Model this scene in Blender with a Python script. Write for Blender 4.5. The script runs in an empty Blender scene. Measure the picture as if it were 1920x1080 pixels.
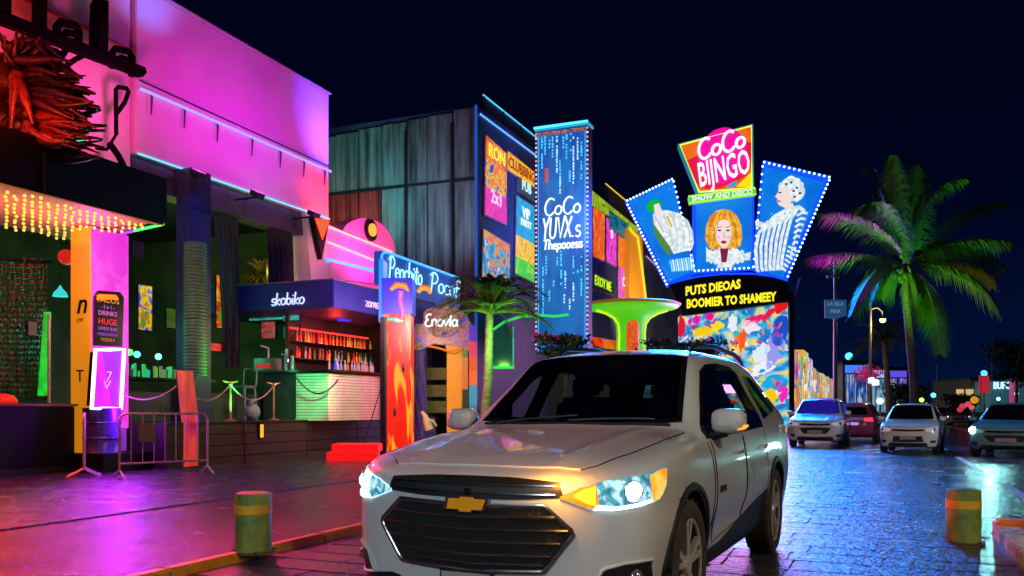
import bpy, bmesh, math, random
from math import sin, cos, pi, radians as R
from mathutils import Vector as V, Matrix as M4
from mathutils.bvhtree import BVHTree
random.seed(7)
S = bpy.context.scene
COL = S.collection

# ---------------------------------------------------------------- camera, world, exposure
F, HY, CH, TH = 1600.0, 765.0, 1.31, R(23.0)      # focal length and horizon in photo pixels, eye height, yaw left of the street
cam = bpy.data.cameras.new('camera'); camo = bpy.data.objects.new('camera', cam); COL.objects.link(camo)
camo.location = (0, 0, CH); camo.rotation_euler = (R(90), 0, TH)
cam.sensor_width = 36; cam.lens = F / 1920 * 36; cam.shift_y = (HY - 540) / 1920
cam.clip_end = 3000; cam.clip_start = .05
S.camera = camo
S.view_settings.view_transform = 'Standard'; S.view_settings.look = 'None'
S.view_settings.exposure = 0; S.view_settings.gamma = 1; S.view_settings.use_curve_mapping = False
S.render.engine = 'CYCLES'
S.cycles.use_denoising = True
S.cycles.max_bounces = 9; S.cycles.diffuse_bounces = 2; S.cycles.glossy_bounces = 3
S.cycles.transmission_bounces = 8; S.cycles.transparent_max_bounces = 8
S.cycles.caustics_reflective = False; S.cycles.caustics_refractive = False
S.cycles.sample_clamp_indirect = 4; S.cycles.blur_glossy = .5

W = bpy.data.worlds.new('World'); S.world = W; W.use_nodes = True
wn, wl = W.node_tree.nodes, W.node_tree.links
wn.clear()
wo = wn.new('ShaderNodeOutputWorld'); bg = wn.new('ShaderNodeBackground')
sky = wn.new('ShaderNodeTexSky'); sky.sky_type = 'NISHITA'; sky.sun_disc = False
sky.sun_elevation = R(-5.5); sky.sun_rotation = R(-20); sky.altitude = 0; sky.dust_density = .6; sky.ozone_density = 4
tint = wn.new('ShaderNodeMix'); tint.data_type = 'RGBA'; tint.blend_type = 'MULTIPLY'
tint.inputs[0].default_value = 1; tint.inputs[7].default_value = (.02, .22, 1, 1)
tc = wn.new('ShaderNodeTexCoord'); sx = wn.new('ShaderNodeSeparateXYZ'); cr = wn.new('ShaderNodeValToRGB')
cr.color_ramp.elements[0].position = .0; cr.color_ramp.elements[0].color = (.0003, .0055, .034, 1)
e1 = cr.color_ramp.elements[1]; e1.position = .55; e1.color = (.0002, .0007, .0055, 1)
e2 = cr.color_ramp.elements.new(.22); e2.color = (.0002, .0014, .0115, 1)
add = wn.new('ShaderNodeMix'); add.data_type = 'RGBA'; add.blend_type = 'ADD'; add.inputs[0].default_value = 1
sca = wn.new('ShaderNodeMix'); sca.data_type = 'RGBA'; sca.blend_type = 'MULTIPLY'; sca.inputs[0].default_value = 1
sca.inputs[7].default_value = (.01, .01, .01, 1)
wl.new(tc.outputs['Generated'], sx.inputs[0]); wl.new(sx.outputs['Z'], cr.inputs[0])
wl.new(sky.outputs[0], tint.inputs[6]); wl.new(tint.outputs[2], sca.inputs[6])
wl.new(sca.outputs[2], add.inputs[6]); wl.new(cr.outputs[0], add.inputs[7])
wl.new(add.outputs[2], bg.inputs[0]); bg.inputs[1].default_value = 1.0
wl.new(bg.outputs[0], wo.inputs[0])

# ---------------------------------------------------------------- helpers
SN, CS = sin(TH), cos(TH)
def at(px, py, d):
    "point seen at photo pixel (px,py) at depth d"
    a = (px - 960) / F
    return V((d * (-SN + a * CS), d * (CS + a * SN), CH + (HY - py) / F * d))
def onX(px, py, X):
    a = (px - 960) / F
    return at(px, py, X / (-SN + a * CS))
def onY(px, py, Y):
    a = (px - 960) / F
    return at(px, py, Y / (CS + a * SN))

MATS = {}
def srgb(*c):
    return tuple(((x / 255) / 12.92 if x / 255 <= .04045 else ((x / 255 + .055) / 1.055) ** 2.4) for x in c)
def mat(name, col=(.5, .5, .5), rough=.5, metal=0, spec=.5, coat=0, noise=0, nscale=6, bump=0, bscale=40, col2=None, emit=None, estr=0, trans=0, stretch=None, sample=True, alpha=1):
    if name in MATS: return MATS[name]
    m = bpy.data.materials.new(name); m.use_nodes = True; MATS[name] = m
    n, l = m.node_tree.nodes, m.node_tree.links
    b = n['Principled BSDF']
    b.inputs['Base Color'].default_value = (*col, 1); b.inputs['Roughness'].default_value = rough
    b.inputs['Metallic'].default_value = metal; b.inputs['Specular IOR Level'].default_value = spec
    b.inputs['Coat Weight'].default_value = coat; b.inputs['Coat Roughness'].default_value = .04
    b.inputs['Transmission Weight'].default_value = trans
    if alpha < 1: b.inputs['Alpha'].default_value = alpha
    if emit:
        b.inputs['Emission Color'].default_value = (*emit, 1); b.inputs['Emission Strength'].default_value = estr
        if not sample: m.cycles.emission_sampling = 'NONE'
    if noise or bump or col2:
        c = n.new('ShaderNodeTexCoord'); mp = n.new('ShaderNodeMapping'); l.new(c.outputs['Object'], mp.inputs[0])
        if stretch: mp.inputs['Scale'].default_value = stretch
        t = n.new('ShaderNodeTexNoise'); t.inputs['Scale'].default_value = nscale; t.inputs['Detail'].default_value = 6
        l.new(mp.outputs[0], t.inputs['Vector'])
        if noise or col2:
            r = n.new('ShaderNodeValToRGB'); r.color_ramp.elements[0].position = .32; r.color_ramp.elements[1].position = .68
            k = noise
            r.color_ramp.elements[0].color = (*[x * (1 - k) for x in col], 1)
            r.color_ramp.elements[1].color = (*(col2 or [min(1, x * (1 + k)) for x in col]), 1)
            l.new(t.outputs[0], r.inputs[0]); l.new(r.outputs[0], b.inputs['Base Color'])
            q = n.new('ShaderNodeMath'); q.operation = 'MULTIPLY_ADD'; q.inputs[1].default_value = .18; q.inputs[2].default_value = max(0, rough - .09)
            l.new(t.outputs[0], q.inputs[0]); l.new(q.outputs[0], b.inputs['Roughness'])
        if bump:
            t2 = n.new('ShaderNodeTexNoise'); t2.inputs['Scale'].default_value = bscale; t2.inputs['Detail'].default_value = 4
            l.new(mp.outputs[0], t2.inputs['Vector'])
            bp = n.new('ShaderNodeBump'); bp.inputs['Strength'].default_value = bump; bp.inputs['Distance'].default_value = .02
            l.new(t2.outputs[0], bp.inputs['Height']); l.new(bp.outputs[0], b.inputs['Normal'])
    return m
def glow(name, col, s=1.0, sample=True):
    return mat(name, tuple(x * .3 for x in col), .4, emit=col, estr=s, sample=sample)
def poster(name, cols, scale=3.0, s=1.0, kind='voronoi', stretch=(1, 1, 1), detail=2.0, dist=0.0):
    "backlit print and painted surfaces given their own glow: a few flat colours in irregular shapes"
    if name in MATS: return MATS[name]
    m = bpy.data.materials.new(name); m.use_nodes = True; MATS[name] = m
    n, l = m.node_tree.nodes, m.node_tree.links
    b = n['Principled BSDF']; b.inputs['Roughness'].default_value = .35
    c = n.new('ShaderNodeTexCoord'); mp = n.new('ShaderNodeMapping'); mp.inputs['Scale'].default_value = stretch
    l.new(c.outputs['Object'], mp.inputs[0])
    if kind == 'wave':
        t = n.new('ShaderNodeTexWave'); t.inputs['Scale'].default_value = scale; t.inputs['Distortion'].default_value = dist or 6; t.inputs['Detail'].default_value = detail
        t.inputs['Detail Scale'].default_value = 1.2; out = t.outputs['Fac']
    else:
        t = n.new('ShaderNodeTexNoise'); t.inputs['Scale'].default_value = scale; t.inputs['Detail'].default_value = detail; t.inputs['Distortion'].default_value = dist; out = t.outputs['Fac']
    l.new(mp.outputs[0], t.inputs['Vector'])
    r = n.new('ShaderNodeValToRGB'); r.color_ramp.interpolation = 'CONSTANT' if detail <= 4 else 'LINEAR'
    k = len(cols); lo, hi = (.30, .70) if kind != 'wave' else (0, 1)
    while len(r.color_ramp.elements) < k: r.color_ramp.elements.new(.5)
    for i, cc in enumerate(cols):
        r.color_ramp.elements[i].position = lo + (hi - lo) * i / k if i else 0
    for i, cc in enumerate(cols): r.color_ramp.elements[i].color = (*cc, 1)
    l.new(out, r.inputs[0]); l.new(r.outputs[0], b.inputs['Emission Color'])
    b.inputs['Base Color'].default_value = (.05, .05, .05, 1)
    b.inputs['Emission Strength'].default_value = s
    return m

def inv_of(p):
    while p.parent: p = p.parent
    return M4.LocRotScale(p.location, p.rotation_euler, p.scale).inverted()

class MB:
    "collects faces; build() links them as one mesh object"
    def __init__(s): s.v = []; s.f = []
    def add(s, vs, fs):
        o = len(s.v); s.v += [V(x) for x in vs]; s.f += [tuple(i + o for i in f) for f in fs]; return s
    def box(s, a, b):
        x0, x1 = sorted((a[0], b[0])); y0, y1 = sorted((a[1], b[1])); z0, z1 = sorted((a[2], b[2]))
        return s.add([(x0, y0, z0), (x1, y0, z0), (x1, y1, z0), (x0, y1, z0), (x0, y0, z1), (x1, y0, z1), (x1, y1, z1), (x0, y1, z1)],
                     [(0, 3, 2, 1), (4, 5, 6, 7), (0, 1, 5, 4), (1, 2, 6, 5), (2, 3, 7, 6), (3, 0, 4, 7)])
    def obox(s, c, ex, ey, ez):
        "oriented box: centre and three half-axis vectors"
        c, ex, ey, ez = V(c), V(ex), V(ey), V(ez)
        vs = [c + ex * i + ey * j + ez * k for k in (-1, 1) for j, i in ((-1, -1), (-1, 1), (1, 1), (1, -1))]
        fs = [(0, 3, 2, 1), (4, 5, 6, 7), (0, 1, 5, 4), (1, 2, 6, 5), (2, 3, 7, 6), (3, 0, 4, 7)]
        if ex.cross(ey).dot(ez) < 0: fs = [f[::-1] for f in fs]
        return s.add(vs, fs)
    def prism(s, pts, n):
        "polygon of 3D points thickened by vector n"
        pts = [V(p) for p in pts]; n = V(n); k = len(pts)
        nn = V((0, 0, 0))
        for i in range(k): nn += pts[i].cross(pts[(i + 1) % k])
        if nn.dot(n) < 0: pts = pts[::-1]
        return s.add(pts + [p + n for p in pts], [tuple(range(k))[::-1], tuple(range(k, 2 * k))] + [(i, (i + 1) % k, k + (i + 1) % k, k + i) for i in range(k)])
    def tube(s, pts, r, n=8, closed=False, cap=True, flat=None):
        pts = [V(p) for p in pts]; k = len(pts); rr = r if isinstance(r, (list, tuple)) else [r] * k
        o = len(s.v); up = None
        for i in range(k):
            if closed: t = pts[(i + 1) % k] - pts[i - 1]
            else: t = pts[min(i + 1, k - 1)] - pts[max(i - 1, 0)]
            if t.length < 1e-9: t = V((0, 0, 1))
            t.normalize()
            if up is None:
                up = V((0, 0, 1)) if abs(t.z) < .9 else V((1, 0, 0))
            a = up - t * up.dot(t)
            if a.length < 1e-6: a = t.orthogonal()
            a.normalize(); up = a; b = t.cross(a)
            for j in range(n):
                q = 2 * pi * (j + .5) / n
                s.v.append(pts[i] + (a * cos(q) * (flat or 1) + b * sin(q)) * rr[i])
        for i in range(k if closed else k - 1):
            i2 = (i + 1) % k
            for j in range(n):
                j2 = (j + 1) % n
                s.f.append((o + i * n + j, o + i * n + j2, o + i2 * n + j2, o + i2 * n + j))
        if cap and not closed:
            s.f.append(tuple(o + j for j in range(n))[::-1]); s.f.append(tuple(o + (k - 1) * n + j for j in range(n)))
        return s
    def lathe(s, prof, c=(0, 0, 0), n=20, axis='z', cap=True):
        c = V(c); o = len(s.v)
        for r, z in prof:
            for j in range(n):
                q = 2 * pi * j / n; p = (r * cos(q), r * sin(q), z)
                if axis == 'y': p = (p[0], p[2], -p[1])
                elif axis == 'x': p = (p[2], p[0], p[1])
                s.v.append(c + V(p))
        for i in range(len(prof) - 1):
            for j in range(n):
                j2 = (j + 1) % n
                s.f.append((o + i * n + j, o + i * n + j2, o + (i + 1) * n + j2, o + (i + 1) * n + j))
        k = len(prof) - 1
        if cap:
            s.f.append(tuple(o + j for j in range(n))[::-1]); s.f.append(tuple(o + k * n + j for j in range(n)))
        return s
    def ball(s, c, r, n=8, m=5, sc=(1, 1, 1)):
        prof = [(sin(pi * i / m), -cos(pi * i / m)) for i in range(m + 1)]
        c = V(c); o = len(s.v)
        s.v.append(c + V((0, 0, -r * sc[2])))
        for i in range(1, m):
            for j in range(n):
                q = 2 * pi * j / n; rr, z = prof[i]
                s.v.append(c + V((rr * cos(q) * r * sc[0], rr * sin(q) * r * sc[1], z * r * sc[2])))
        s.v.append(c + V((0, 0, r * sc[2]))); top = len(s.v) - 1
        for j in range(n):
            j2 = (j + 1) % n
            s.f.append((o, o + 1 + j2, o + 1 + j)); s.f.append((top, o + 1 + (m - 2) * n + j, o + 1 + (m - 2) * n + j2))
            for i in range(m - 2):
                a = o + 1 + i * n
                s.f.append((a + j, a + j2, a + n + j2, a + n + j))
        return s
    def grid(s, rows):
        o = len(s.v); k = len(rows[0])
        for r in rows: s.v += [V(p) for p in r]
        for i in range(len(rows) - 1):
            for j in range(k - 1):
                s.f.append((o + i * k + j, o + i * k + j + 1, o + (i + 1) * k + j + 1, o + (i + 1) * k + j))
        return s
    def sheet(s, rows, thick):
        "grid with thickness given as a vector or a function of the point index"
        k = len(rows[0]); m = len(rows); o = len(s.v)
        back = [[V(p) + (thick if not callable(thick) else thick(i, j)) for j, p in enumerate(r)] for i, r in enumerate(rows)]
        s.grid(rows); o2 = len(s.v)
        for r in back: s.v += r
        for i in range(m - 1):
            for j in range(k - 1):
                s.f.append((o2 + i * k + j, o2 + (i + 1) * k + j, o2 + (i + 1) * k + j + 1, o2 + i * k + j + 1))
        bd = [(0, j) for j in range(k)] + [(i, k - 1) for i in range(1, m)] + [(m - 1, j) for j in range(k - 2, -1, -1)] + [(i, 0) for i in range(m - 2, 0, -1)]
        for a, b in zip(bd, bd[1:] + bd[:1]):
            A, B = a[0] * k + a[1], b[0] * k + b[1]
            s.f.append((o + B, o + A, o2 + A, o2 + B))
        return s
    def build(s, name, m=None, parent=None, smooth=None, bevel=0, world=False):
        me = bpy.data.meshes.new(name)
        vs = s.v
        if world and parent:
            I = inv_of(parent); vs = [I @ p for p in vs]
        me.from_pydata([tuple(p) for p in vs], [], s.f); me.update()
        if bevel:
            bm = bmesh.new(); bm.from_mesh(me)
            bmesh.ops.remove_doubles(bm, verts=bm.verts, dist=1e-5)
            ed = [e for e in bm.edges if len(e.link_faces) == 2 and e.calc_face_angle(0) > .6]
            bmesh.ops.bevel(bm, geom=ed, offset=bevel, segments=2, affect='EDGES', clamp_overlap=True)
            bm.to_mesh(me); bm.free(); smooth = 40 if smooth is None else smooth
        if smooth:
            me.polygons.foreach_set('use_smooth', [True] * len(me.polygons)); me.set_sharp_from_angle(angle=R(smooth))
        if m: me.materials.append(m)
        o = bpy.data.objects.new(name, me); COL.objects.link(o)
        if parent: o.parent = parent
        return o

def tag(o, label=None, cat=None, group=None, kind=None):
    if label: o['label'] = label
    if cat: o['category'] = cat
    if group: o['group'] = group
    if kind: o['kind'] = kind
    return o
def thing(name, label, cat, loc=(0, 0, 0), rz=0, group=None, scale=None):
    o = bpy.data.objects.new(name, None); COL.objects.link(o); o.location = loc; o.rotation_euler = (0, 0, rz); o.empty_display_size = .2
    if scale: o.scale = scale
    return tag(o, label, cat, group)
def struct(o): o['kind'] = 'structure'; return o
def copy_tree(o, parent=None):
    c = o.copy(); COL.objects.link(c); c.parent = parent
    for ch in o.children: copy_tree(ch, c)
    return c
def dup(root, loc, rz=None, label=None, group=None, scale=None):
    r = copy_tree(root); r.location = loc
    if rz is not None: r.rotation_euler = (0, 0, rz)
    if label: r['label'] = label
    if group: r['group'] = group
    if scale: r.scale = scale
    return r
def text(name, body, size, m, parent, org, ex, ey, depth=.01, bold=0, shear=0, width=None, world=True, center=False):
    "lettering as a solid mesh standing on the plane org + x ex + y ey"
    cu = bpy.data.curves.new(name, 'FONT'); cu.body = body; cu.size = size; cu.extrude = depth / 2; cu.offset = bold; cu.shear = shear
    cu.resolution_u = 2; cu.space_line = .95
    if center: cu.align_x = 'CENTER'
    ob = bpy.data.objects.new(name, cu); COL.objects.link(ob)
    me = bpy.data.meshes.new_from_object(ob); bpy.data.objects.remove(ob); bpy.data.curves.remove(cu)
    ex, ey = V(ex).normalized(), V(ey).normalized(); ez = ex.cross(ey)
    k = 1
    if width and len(me.vertices):
        xs = [q.co.x for q in me.vertices]; k = width / (max(xs) - min(xs))
    I = inv_of(parent) if (parent and world) else M4.Identity(4)
    for q in me.vertices:
        c = q.co; q.co = I @ (V(org) + ex * c.x * k + ey * c.y + ez * (c.z + depth / 2))
    me.name = name; me.materials.clear(); me.materials.append(m)
    o = bpy.data.objects.new(name, me); COL.objects.link(o)
    if parent: o.parent = parent
    return o

def arc(cx, cy, rx, ry, a0, a1, n=14):
    return [(cx + rx * cos(R(a0 + (a1 - a0) * i / n)), cy + ry * sin(R(a0 + (a1 - a0) * i / n))) for i in range(n + 1)]
NEON = {
    'o': (.55, [arc(.27, .27, .23, .26, 0, 360)]), 'c': (.48, [arc(.27, .27, .23, .26, 50, 310)]),
    'e': (.52, [[(.05, .27), (.48, .3)] + arc(.27, .27, .22, .26, 8, 305)]),
    'a': (.58, [arc(.25, .26, .21, .25, 0, 360), [(.47, .5), (.47, .08), (.56, .0)]]),
    'h': (.56, [[(.08, 1.0), (.08, 0)], [(.08, .3)] + arc(.27, .33, .19, .2, 150, 0) + [(.46, 0)]]),
    'i': (.24, [[(.1, .5), (.1, .05), (.2, 0)], [(.1, .68), (.1, .76)]]),
    't': (.40, [[(.2, .85), (.18, .1), (.34, .0)], [(.0, .6), (.4, .64)]]),
    'f': (.42, [arc(.3, .8, .15, .18, 20, 180) + [(.15, -.1)], [(.0, .5), (.4, .53)]]),
    'n': (.56, [[(.08, .52), (.08, 0)], [(.08, .3)] + arc(.27, .33, .19, .2, 150, 0) + [(.46, 0)]]),
    'P': (.68, [[(.12, 1.0), (.08, -.05)], [(-.05, .85)] + arc(.22, .74, .36, .3, 110, -100)]),
    'C': (.75, [arc(.42, .5, .36, .52, 50, 320)]), 's': (.45, [arc(.24, .39, .17, .14, 30, 240) + arc(.24, .13, .19, .14, 80, -150)]),
    'k': (.5, [[(.08, 1.0), (.08, 0)], [(.42, .5), (.1, .22), (.45, 0)]]), 'b': (.55, [[(.07, 1.0), (.07, .02)], arc(.27, .26, .21, .25, 180, -180)]),
    'v': (.5, [[(.02, .5), (.22, 0), (.46, .52)]]), 'l': (.26, [[(.1, 1.0), (.1, .06), (.2, 0)]]),
    'E': (.6, [arc(.36, .72, .26, .22, 50, 260) + arc(.36, .24, .3, .26, 100, 320)]),
    'Y': (.6, [[(.02, 1.0), (.26, .5), (.24, 0)], [(.55, 1.05), (.26, .5)]]), 'U': (.7, [[(.06, 1.0), (.06, .3)] + arc(.3, .28, .24, .28, 180, 360) + [(.54, 1.0)]]),
    'V': (.62, [[(.0, 1.0), (.28, 0), (.56, 1.05)]]), 'X': (.62, [[(.0, 1.0), (.55, 0)], [(.55, 1.0), (.0, 0)]]),
    'T': (.62, [[(.0, .95), (.6, 1.02)], [(.3, 1.0), (.26, 0)]]), 'p': (.55, [[(.07, .5), (.07, -.35)], arc(.27, .26, .21, .25, 180, -180)]),
    'N': (.7, [[(.06, 0), (.06, 1), (.56, 0), (.56, 1)]]), '.': (.3, [[(.1, .0), (.12, .06)]]), ' ': (.4, []),
    'z': (.5, [[(.02, .5), (.42, .5), (.02, 0), (.45, 0)]]), 'r': (.42, [[(.08, .52), (.08, 0)], [(.08, .3)] + arc(.24, .32, .16, .18, 150, 30)]),
}
def neon(name, body, h, r, m, parent, org, ex, ey, width=None, out=.03, n=6, world=True, slant=.12):
    "tube lettering along single strokes"
    ex, ey = V(ex).normalized(), V(ey).normalized(); ez = ex.cross(ey)
    tot = sum(NEON[c][0] for c in body); k = (width / tot / h) if width else 1
    b = MB(); x = 0
    for c in body:
        w, st = NEON[c]
        for pl in st:
            pts = [V(org) + ex * ((x + p[0] + p[1] * slant) * h * k) + ey * (p[1] * h) + ez * out for p in pl]
            b.tube(pts, r, n)
        x += w
    return b.build(name, m, parent, smooth=60, world=world)

def lamp(kind, loc, col, power, size=.2, target=None, spot=60, blend=.6, size_y=None, spread=None, parent=None, name='light'):
    l = bpy.data.lights.new(name, kind); l.color = col; l.energy = power
    if kind == 'AREA':
        l.size = size
        if size_y: l.shape = 'RECTANGLE'; l.size_y = size_y
        if spread: l.spread = R(spread)
    elif kind == 'SPOT': l.spot_size = R(spot); l.spot_blend = blend; l.shadow_soft_size = size
    elif kind == 'POINT': l.shadow_soft_size = size
    o = bpy.data.objects.new(name, l); COL.objects.link(o); o.location = loc
    if target is not None:
        o.rotation_euler = (V(target) - V(loc)).to_track_quat('-Z', 'Y').to_euler()
    return o
# ---------------------------------------------------------------- sun lamp stands for the faint moon of the night sky
sun = bpy.data.lights.new('moon', 'SUN'); sun.energy = .02; sun.angle = R(.5); sun.color = (.7, .8, 1)
suno = bpy.data.objects.new('moon', sun); COL.objects.link(suno); suno.rotation_euler = (R(50), 0, R(-30))
#LIGHTS#
# ---------------------------------------------------------------- ground
def wet(name, col, rlo, rhi, bump, scale, stretch=(1, 1, 1), crack=0, col2=None, spec=.6):
    m = bpy.data.materials.new(name); m.use_nodes = True; MATS[name] = m
    n, l = m.node_tree.nodes, m.node_tree.links; b = n['Principled BSDF']
    c = n.new('ShaderNodeNewGeometry'); mp = n.new('ShaderNodeMapping'); mp.inputs['Scale'].default_value = stretch; l.new(c.outputs['Position'], mp.inputs[0])
    big = n.new('ShaderNodeTexNoise'); big.inputs['Scale'].default_value = 1.7; big.inputs['Detail'].default_value = 5; l.new(c.outputs['Position'], big.inputs['Vector'])
    fine = n.new('ShaderNodeTexNoise'); fine.inputs['Scale'].default_value = scale; fine.inputs['Detail'].default_value = 5; fine.inputs['Roughness'].default_value = .62; l.new(mp.outputs[0], fine.inputs['Vector'])
    r = n.new('ShaderNodeMapRange'); r.inputs[1].default_value = .25; r.inputs[2].default_value = .78; r.inputs[3].default_value = rlo; r.inputs[4].default_value = rhi
    l.new(big.outputs[0], r.inputs[0]); l.new(r.outputs[0], b.inputs['Roughness'])
    cr = n.new('ShaderNodeValToRGB'); cr.color_ramp.elements[0].position = .3; cr.color_ramp.elements[1].position = .72
    cr.color_ramp.elements[0].color = (*[x * .55 for x in col], 1); cr.color_ramp.elements[1].color = (*(col2 or [x * 1.35 for x in col]), 1)
    mx = n.new('ShaderNodeMath'); mx.operation = 'MULTIPLY_ADD'; mx.inputs[1].default_value = .5; l.new(fine.outputs[0], mx.inputs[0]); 
    hf = n.new('ShaderNodeMath'); hf.operation = 'MULTIPLY'; hf.inputs[1].default_value = .5; l.new(big.outputs[0], hf.inputs[0]); l.new(hf.outputs[0], mx.inputs[2])
    l.new(mx.outputs[0], cr.inputs[0]); l.new(cr.outputs[0], b.inputs['Base Color'])
    bp = n.new('ShaderNodeBump'); bp.inputs['Strength'].default_value = bump; bp.inputs['Distance'].default_value = .03
    h = fine.outputs[0]
    if crack:
        vo = n.new('ShaderNodeTexVoronoi'); vo.feature = 'DISTANCE_TO_EDGE'; vo.inputs['Scale'].default_value = crack; l.new(c.outputs['Position'], vo.inputs['Vector'])
        vr = n.new('ShaderNodeMapRange'); vr.inputs[1].default_value = 0; vr.inputs[2].default_value = .05; vr.inputs[3].default_value = -.35; vr.inputs[4].default_value = 0
        l.new(vo.outputs[0], vr.inputs[0]); ad = n.new('ShaderNodeMath'); l.new(vr.outputs[0], ad.inputs[0]); l.new(fine.outputs[0], ad.inputs[1]); h = ad.outputs[0]
    l.new(h, bp.inputs['Height']); l.new(bp.outputs[0], b.inputs['Normal'])
    b.inputs['Specular IOR Level'].default_value = spec; b.inputs['Coat Weight'].default_value = 0
    return m
STREET = wet('wet_stamped_concrete', (.05, .045, .05), .12, .34, 1, 13, (1, 1, 1))
STRIP = wet('wet_red_lane', (.15, .012, .03), .12, .32, 1, 15, (1, 1, 1), spec=.24)
PLAZA = wet('wet_plaza_paving', (.035, .028, .05), .14, .36, 1, 15, (1, 1, 1), crack=2.6, spec=.3)
DIRT = mat('dark_earth', (.035, .028, .018), .9, noise=.5, nscale=4, bump=.8, bscale=12)
gr = MB().box((-400, -60, -.5), (400, 1500, -.012)).build('ground', wet('far_asphalt', (.045, .045, .05), .2, .45, .4, 5)); struct(gr)
st = MB().box((-4.97, -14, -.4), (1.12, 150, 0.0)).build('street', STREET); struct(st)
rd = MB().box((1.12, 10.3, -.4), (12, 150, -.003)).build('road', STREET); struct(rd)
sp_ = MB().box((-8.1, -14, -.3), (-5.12, 150, .07)).build('pavement_strip', STRIP); struct(sp_)
pz = MB().box((-60, -14, -.3), (-8.1, 150, .085)).build('plaza', PLAZA); struct(pz)
# flagstones pressed into the street: nearest ones singly, the rest joined
rng = random.Random(3); stones = []
y = 2.6
while y < 24:
    dy = rng.uniform(.34, .5); x = -4.93 + rng.uniform(0, .3)
    while x < 1.0:
        dx = rng.uniform(.4, .85); x1 = min(1.08, x + dx)
        if x1 - x > .2: stones.append((x, y, x1, y + dy))
        x = x1
    y += dy
vis = [s for s in stones if s[1] > 3.6 and not (-2.9 < (s[0] + s[2]) / 2 < -.9 and 3.5 < s[1] < 9)]
vis.sort(key=lambda s: s[1]); near = vis[:285]; nk = set(near)
SK = wet('wet_flagstone', (.05, .043, .05), .12, .32, 1, 14, (1, 1, 1))
def stone_mesh(b, s):
    x0, y0, x1, y1 = s; g = .003; j = lambda: rng.uniform(-.016, .016)
    tx, ty = rng.uniform(-.006, .006), rng.uniform(-.006, .006); cx, cy = (x0 + x1) / 2, (y0 + y1) / 2; z = rng.uniform(.007, .010)
    o = [(x0 + g + abs(j()), y0 + g + abs(j())), (x1 - g - abs(j()), y0 + g + abs(j())), (x1 - g - abs(j()), y1 - g - abs(j())), (x0 + g + abs(j()), y1 - g - abs(j()))]
    tp = [(cx + (p[0] - cx) * .985, cy + (p[1] - cy) * .98) for p in o]
    b.add([(p[0], p[1], -.01) for p in o] + [(p[0], p[1], z + (p[0] - cx) * tx + (p[1] - cy) * ty) for p in tp], [(4, 5, 6, 7), (0, 1, 5, 4), (1, 2, 6, 5), (2, 3, 7, 6), (3, 0, 4, 7)])
for s in near:
    b = MB(); stone_mesh(b, s); b.build('paving_stone', SK, st)
b = MB()
for s in stones:
    if s not in nk: stone_mesh(b, s)
o = b.build('far_paving', SK, st); o['kind'] = 'stuff'
# kerbs of single blocks
YEL = mat('worn_yellow_paint', (.95, .34, .02), .45, noise=.2, nscale=7, bump=.4, bscale=30)
kb = MB().box((-5.12, -14, -.3), (-4.97, 150, .05)).build('kerb', mat('kerb_concrete', (.3, .27, .24), .6, noise=.3)); struct(kb)
blk = None
for i in range(60):
    if blk is None:
        blk = MB().box((-5.085, .006, -.05), (-4.962, .994, .082)).build('kerb_stone', YEL, kb, bevel=.018); q = blk
    else:
        q = blk.copy(); COL.objects.link(q)
    q.location = (0, -2 + i, rng.uniform(-.004, .004))
WORN = mat('worn_white_yellow_paint', (.48, .30, .05), .5, noise=.2, nscale=9, col2=(.85, .75, .40), bump=.4, bscale=20)
OR = mat('orange_kerb_paint', (.80, .20, .02), .45, noise=.3, nscale=6, bump=.3)
kr = MB().box((1.14, -14, -.3), (1.34, 9.9, .07)).build('kerb', MATS['kerb_concrete']); struct(kr)
blk = None
for i in range(13):
    if blk is None: blk = MB().box((1.12, .008, -.05), (1.36, .992, .12)).build('kerb_stone', WORN, kr, bevel=.02); q = blk
    else: q = blk.copy(); COL.objects.link(q)
    q.location = (0, -3.1 + i, 0)
kr2 = MB().box((1.36, 9.95, -.3), (9, 10.15, .10)).build('kerb', MATS['kerb_concrete']); struct(kr2)
blk = None
for i in range(8):
    if blk is None: blk = MB().box((1.14, 9.92, -.05), (2.08, 10.20, .17)).build('kerb_stone', OR, kr2, bevel=.03); q = blk
    else: q = blk.copy(); COL.objects.link(q)
    q.location = (i * .955, 0, 0)
tr = MB().grid([[(1.36 + i * .5, -14 + j * .8, .05 + .03 * sin(i * 1.7) * cos(j * 2.1)) for i in range(17)] for j in range(31)]).build('planting_bed', DIRT); struct(tr)
# painted lane lines
PW = mat('white_road_paint', (.7, .7, .68), .4, noise=.3, nscale=5)
for i in range(6):
    y0 = 11.2 + i * 9
    o = MB().box((1.98, y0, -.003), (2.12, y0 + 5.5, .004)).build('lane_line', PW); struct(o)
o = MB().box((4.9, 30, -.003), (5.05, 120, .004)).build('lane_line', PW); struct(o)

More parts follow.
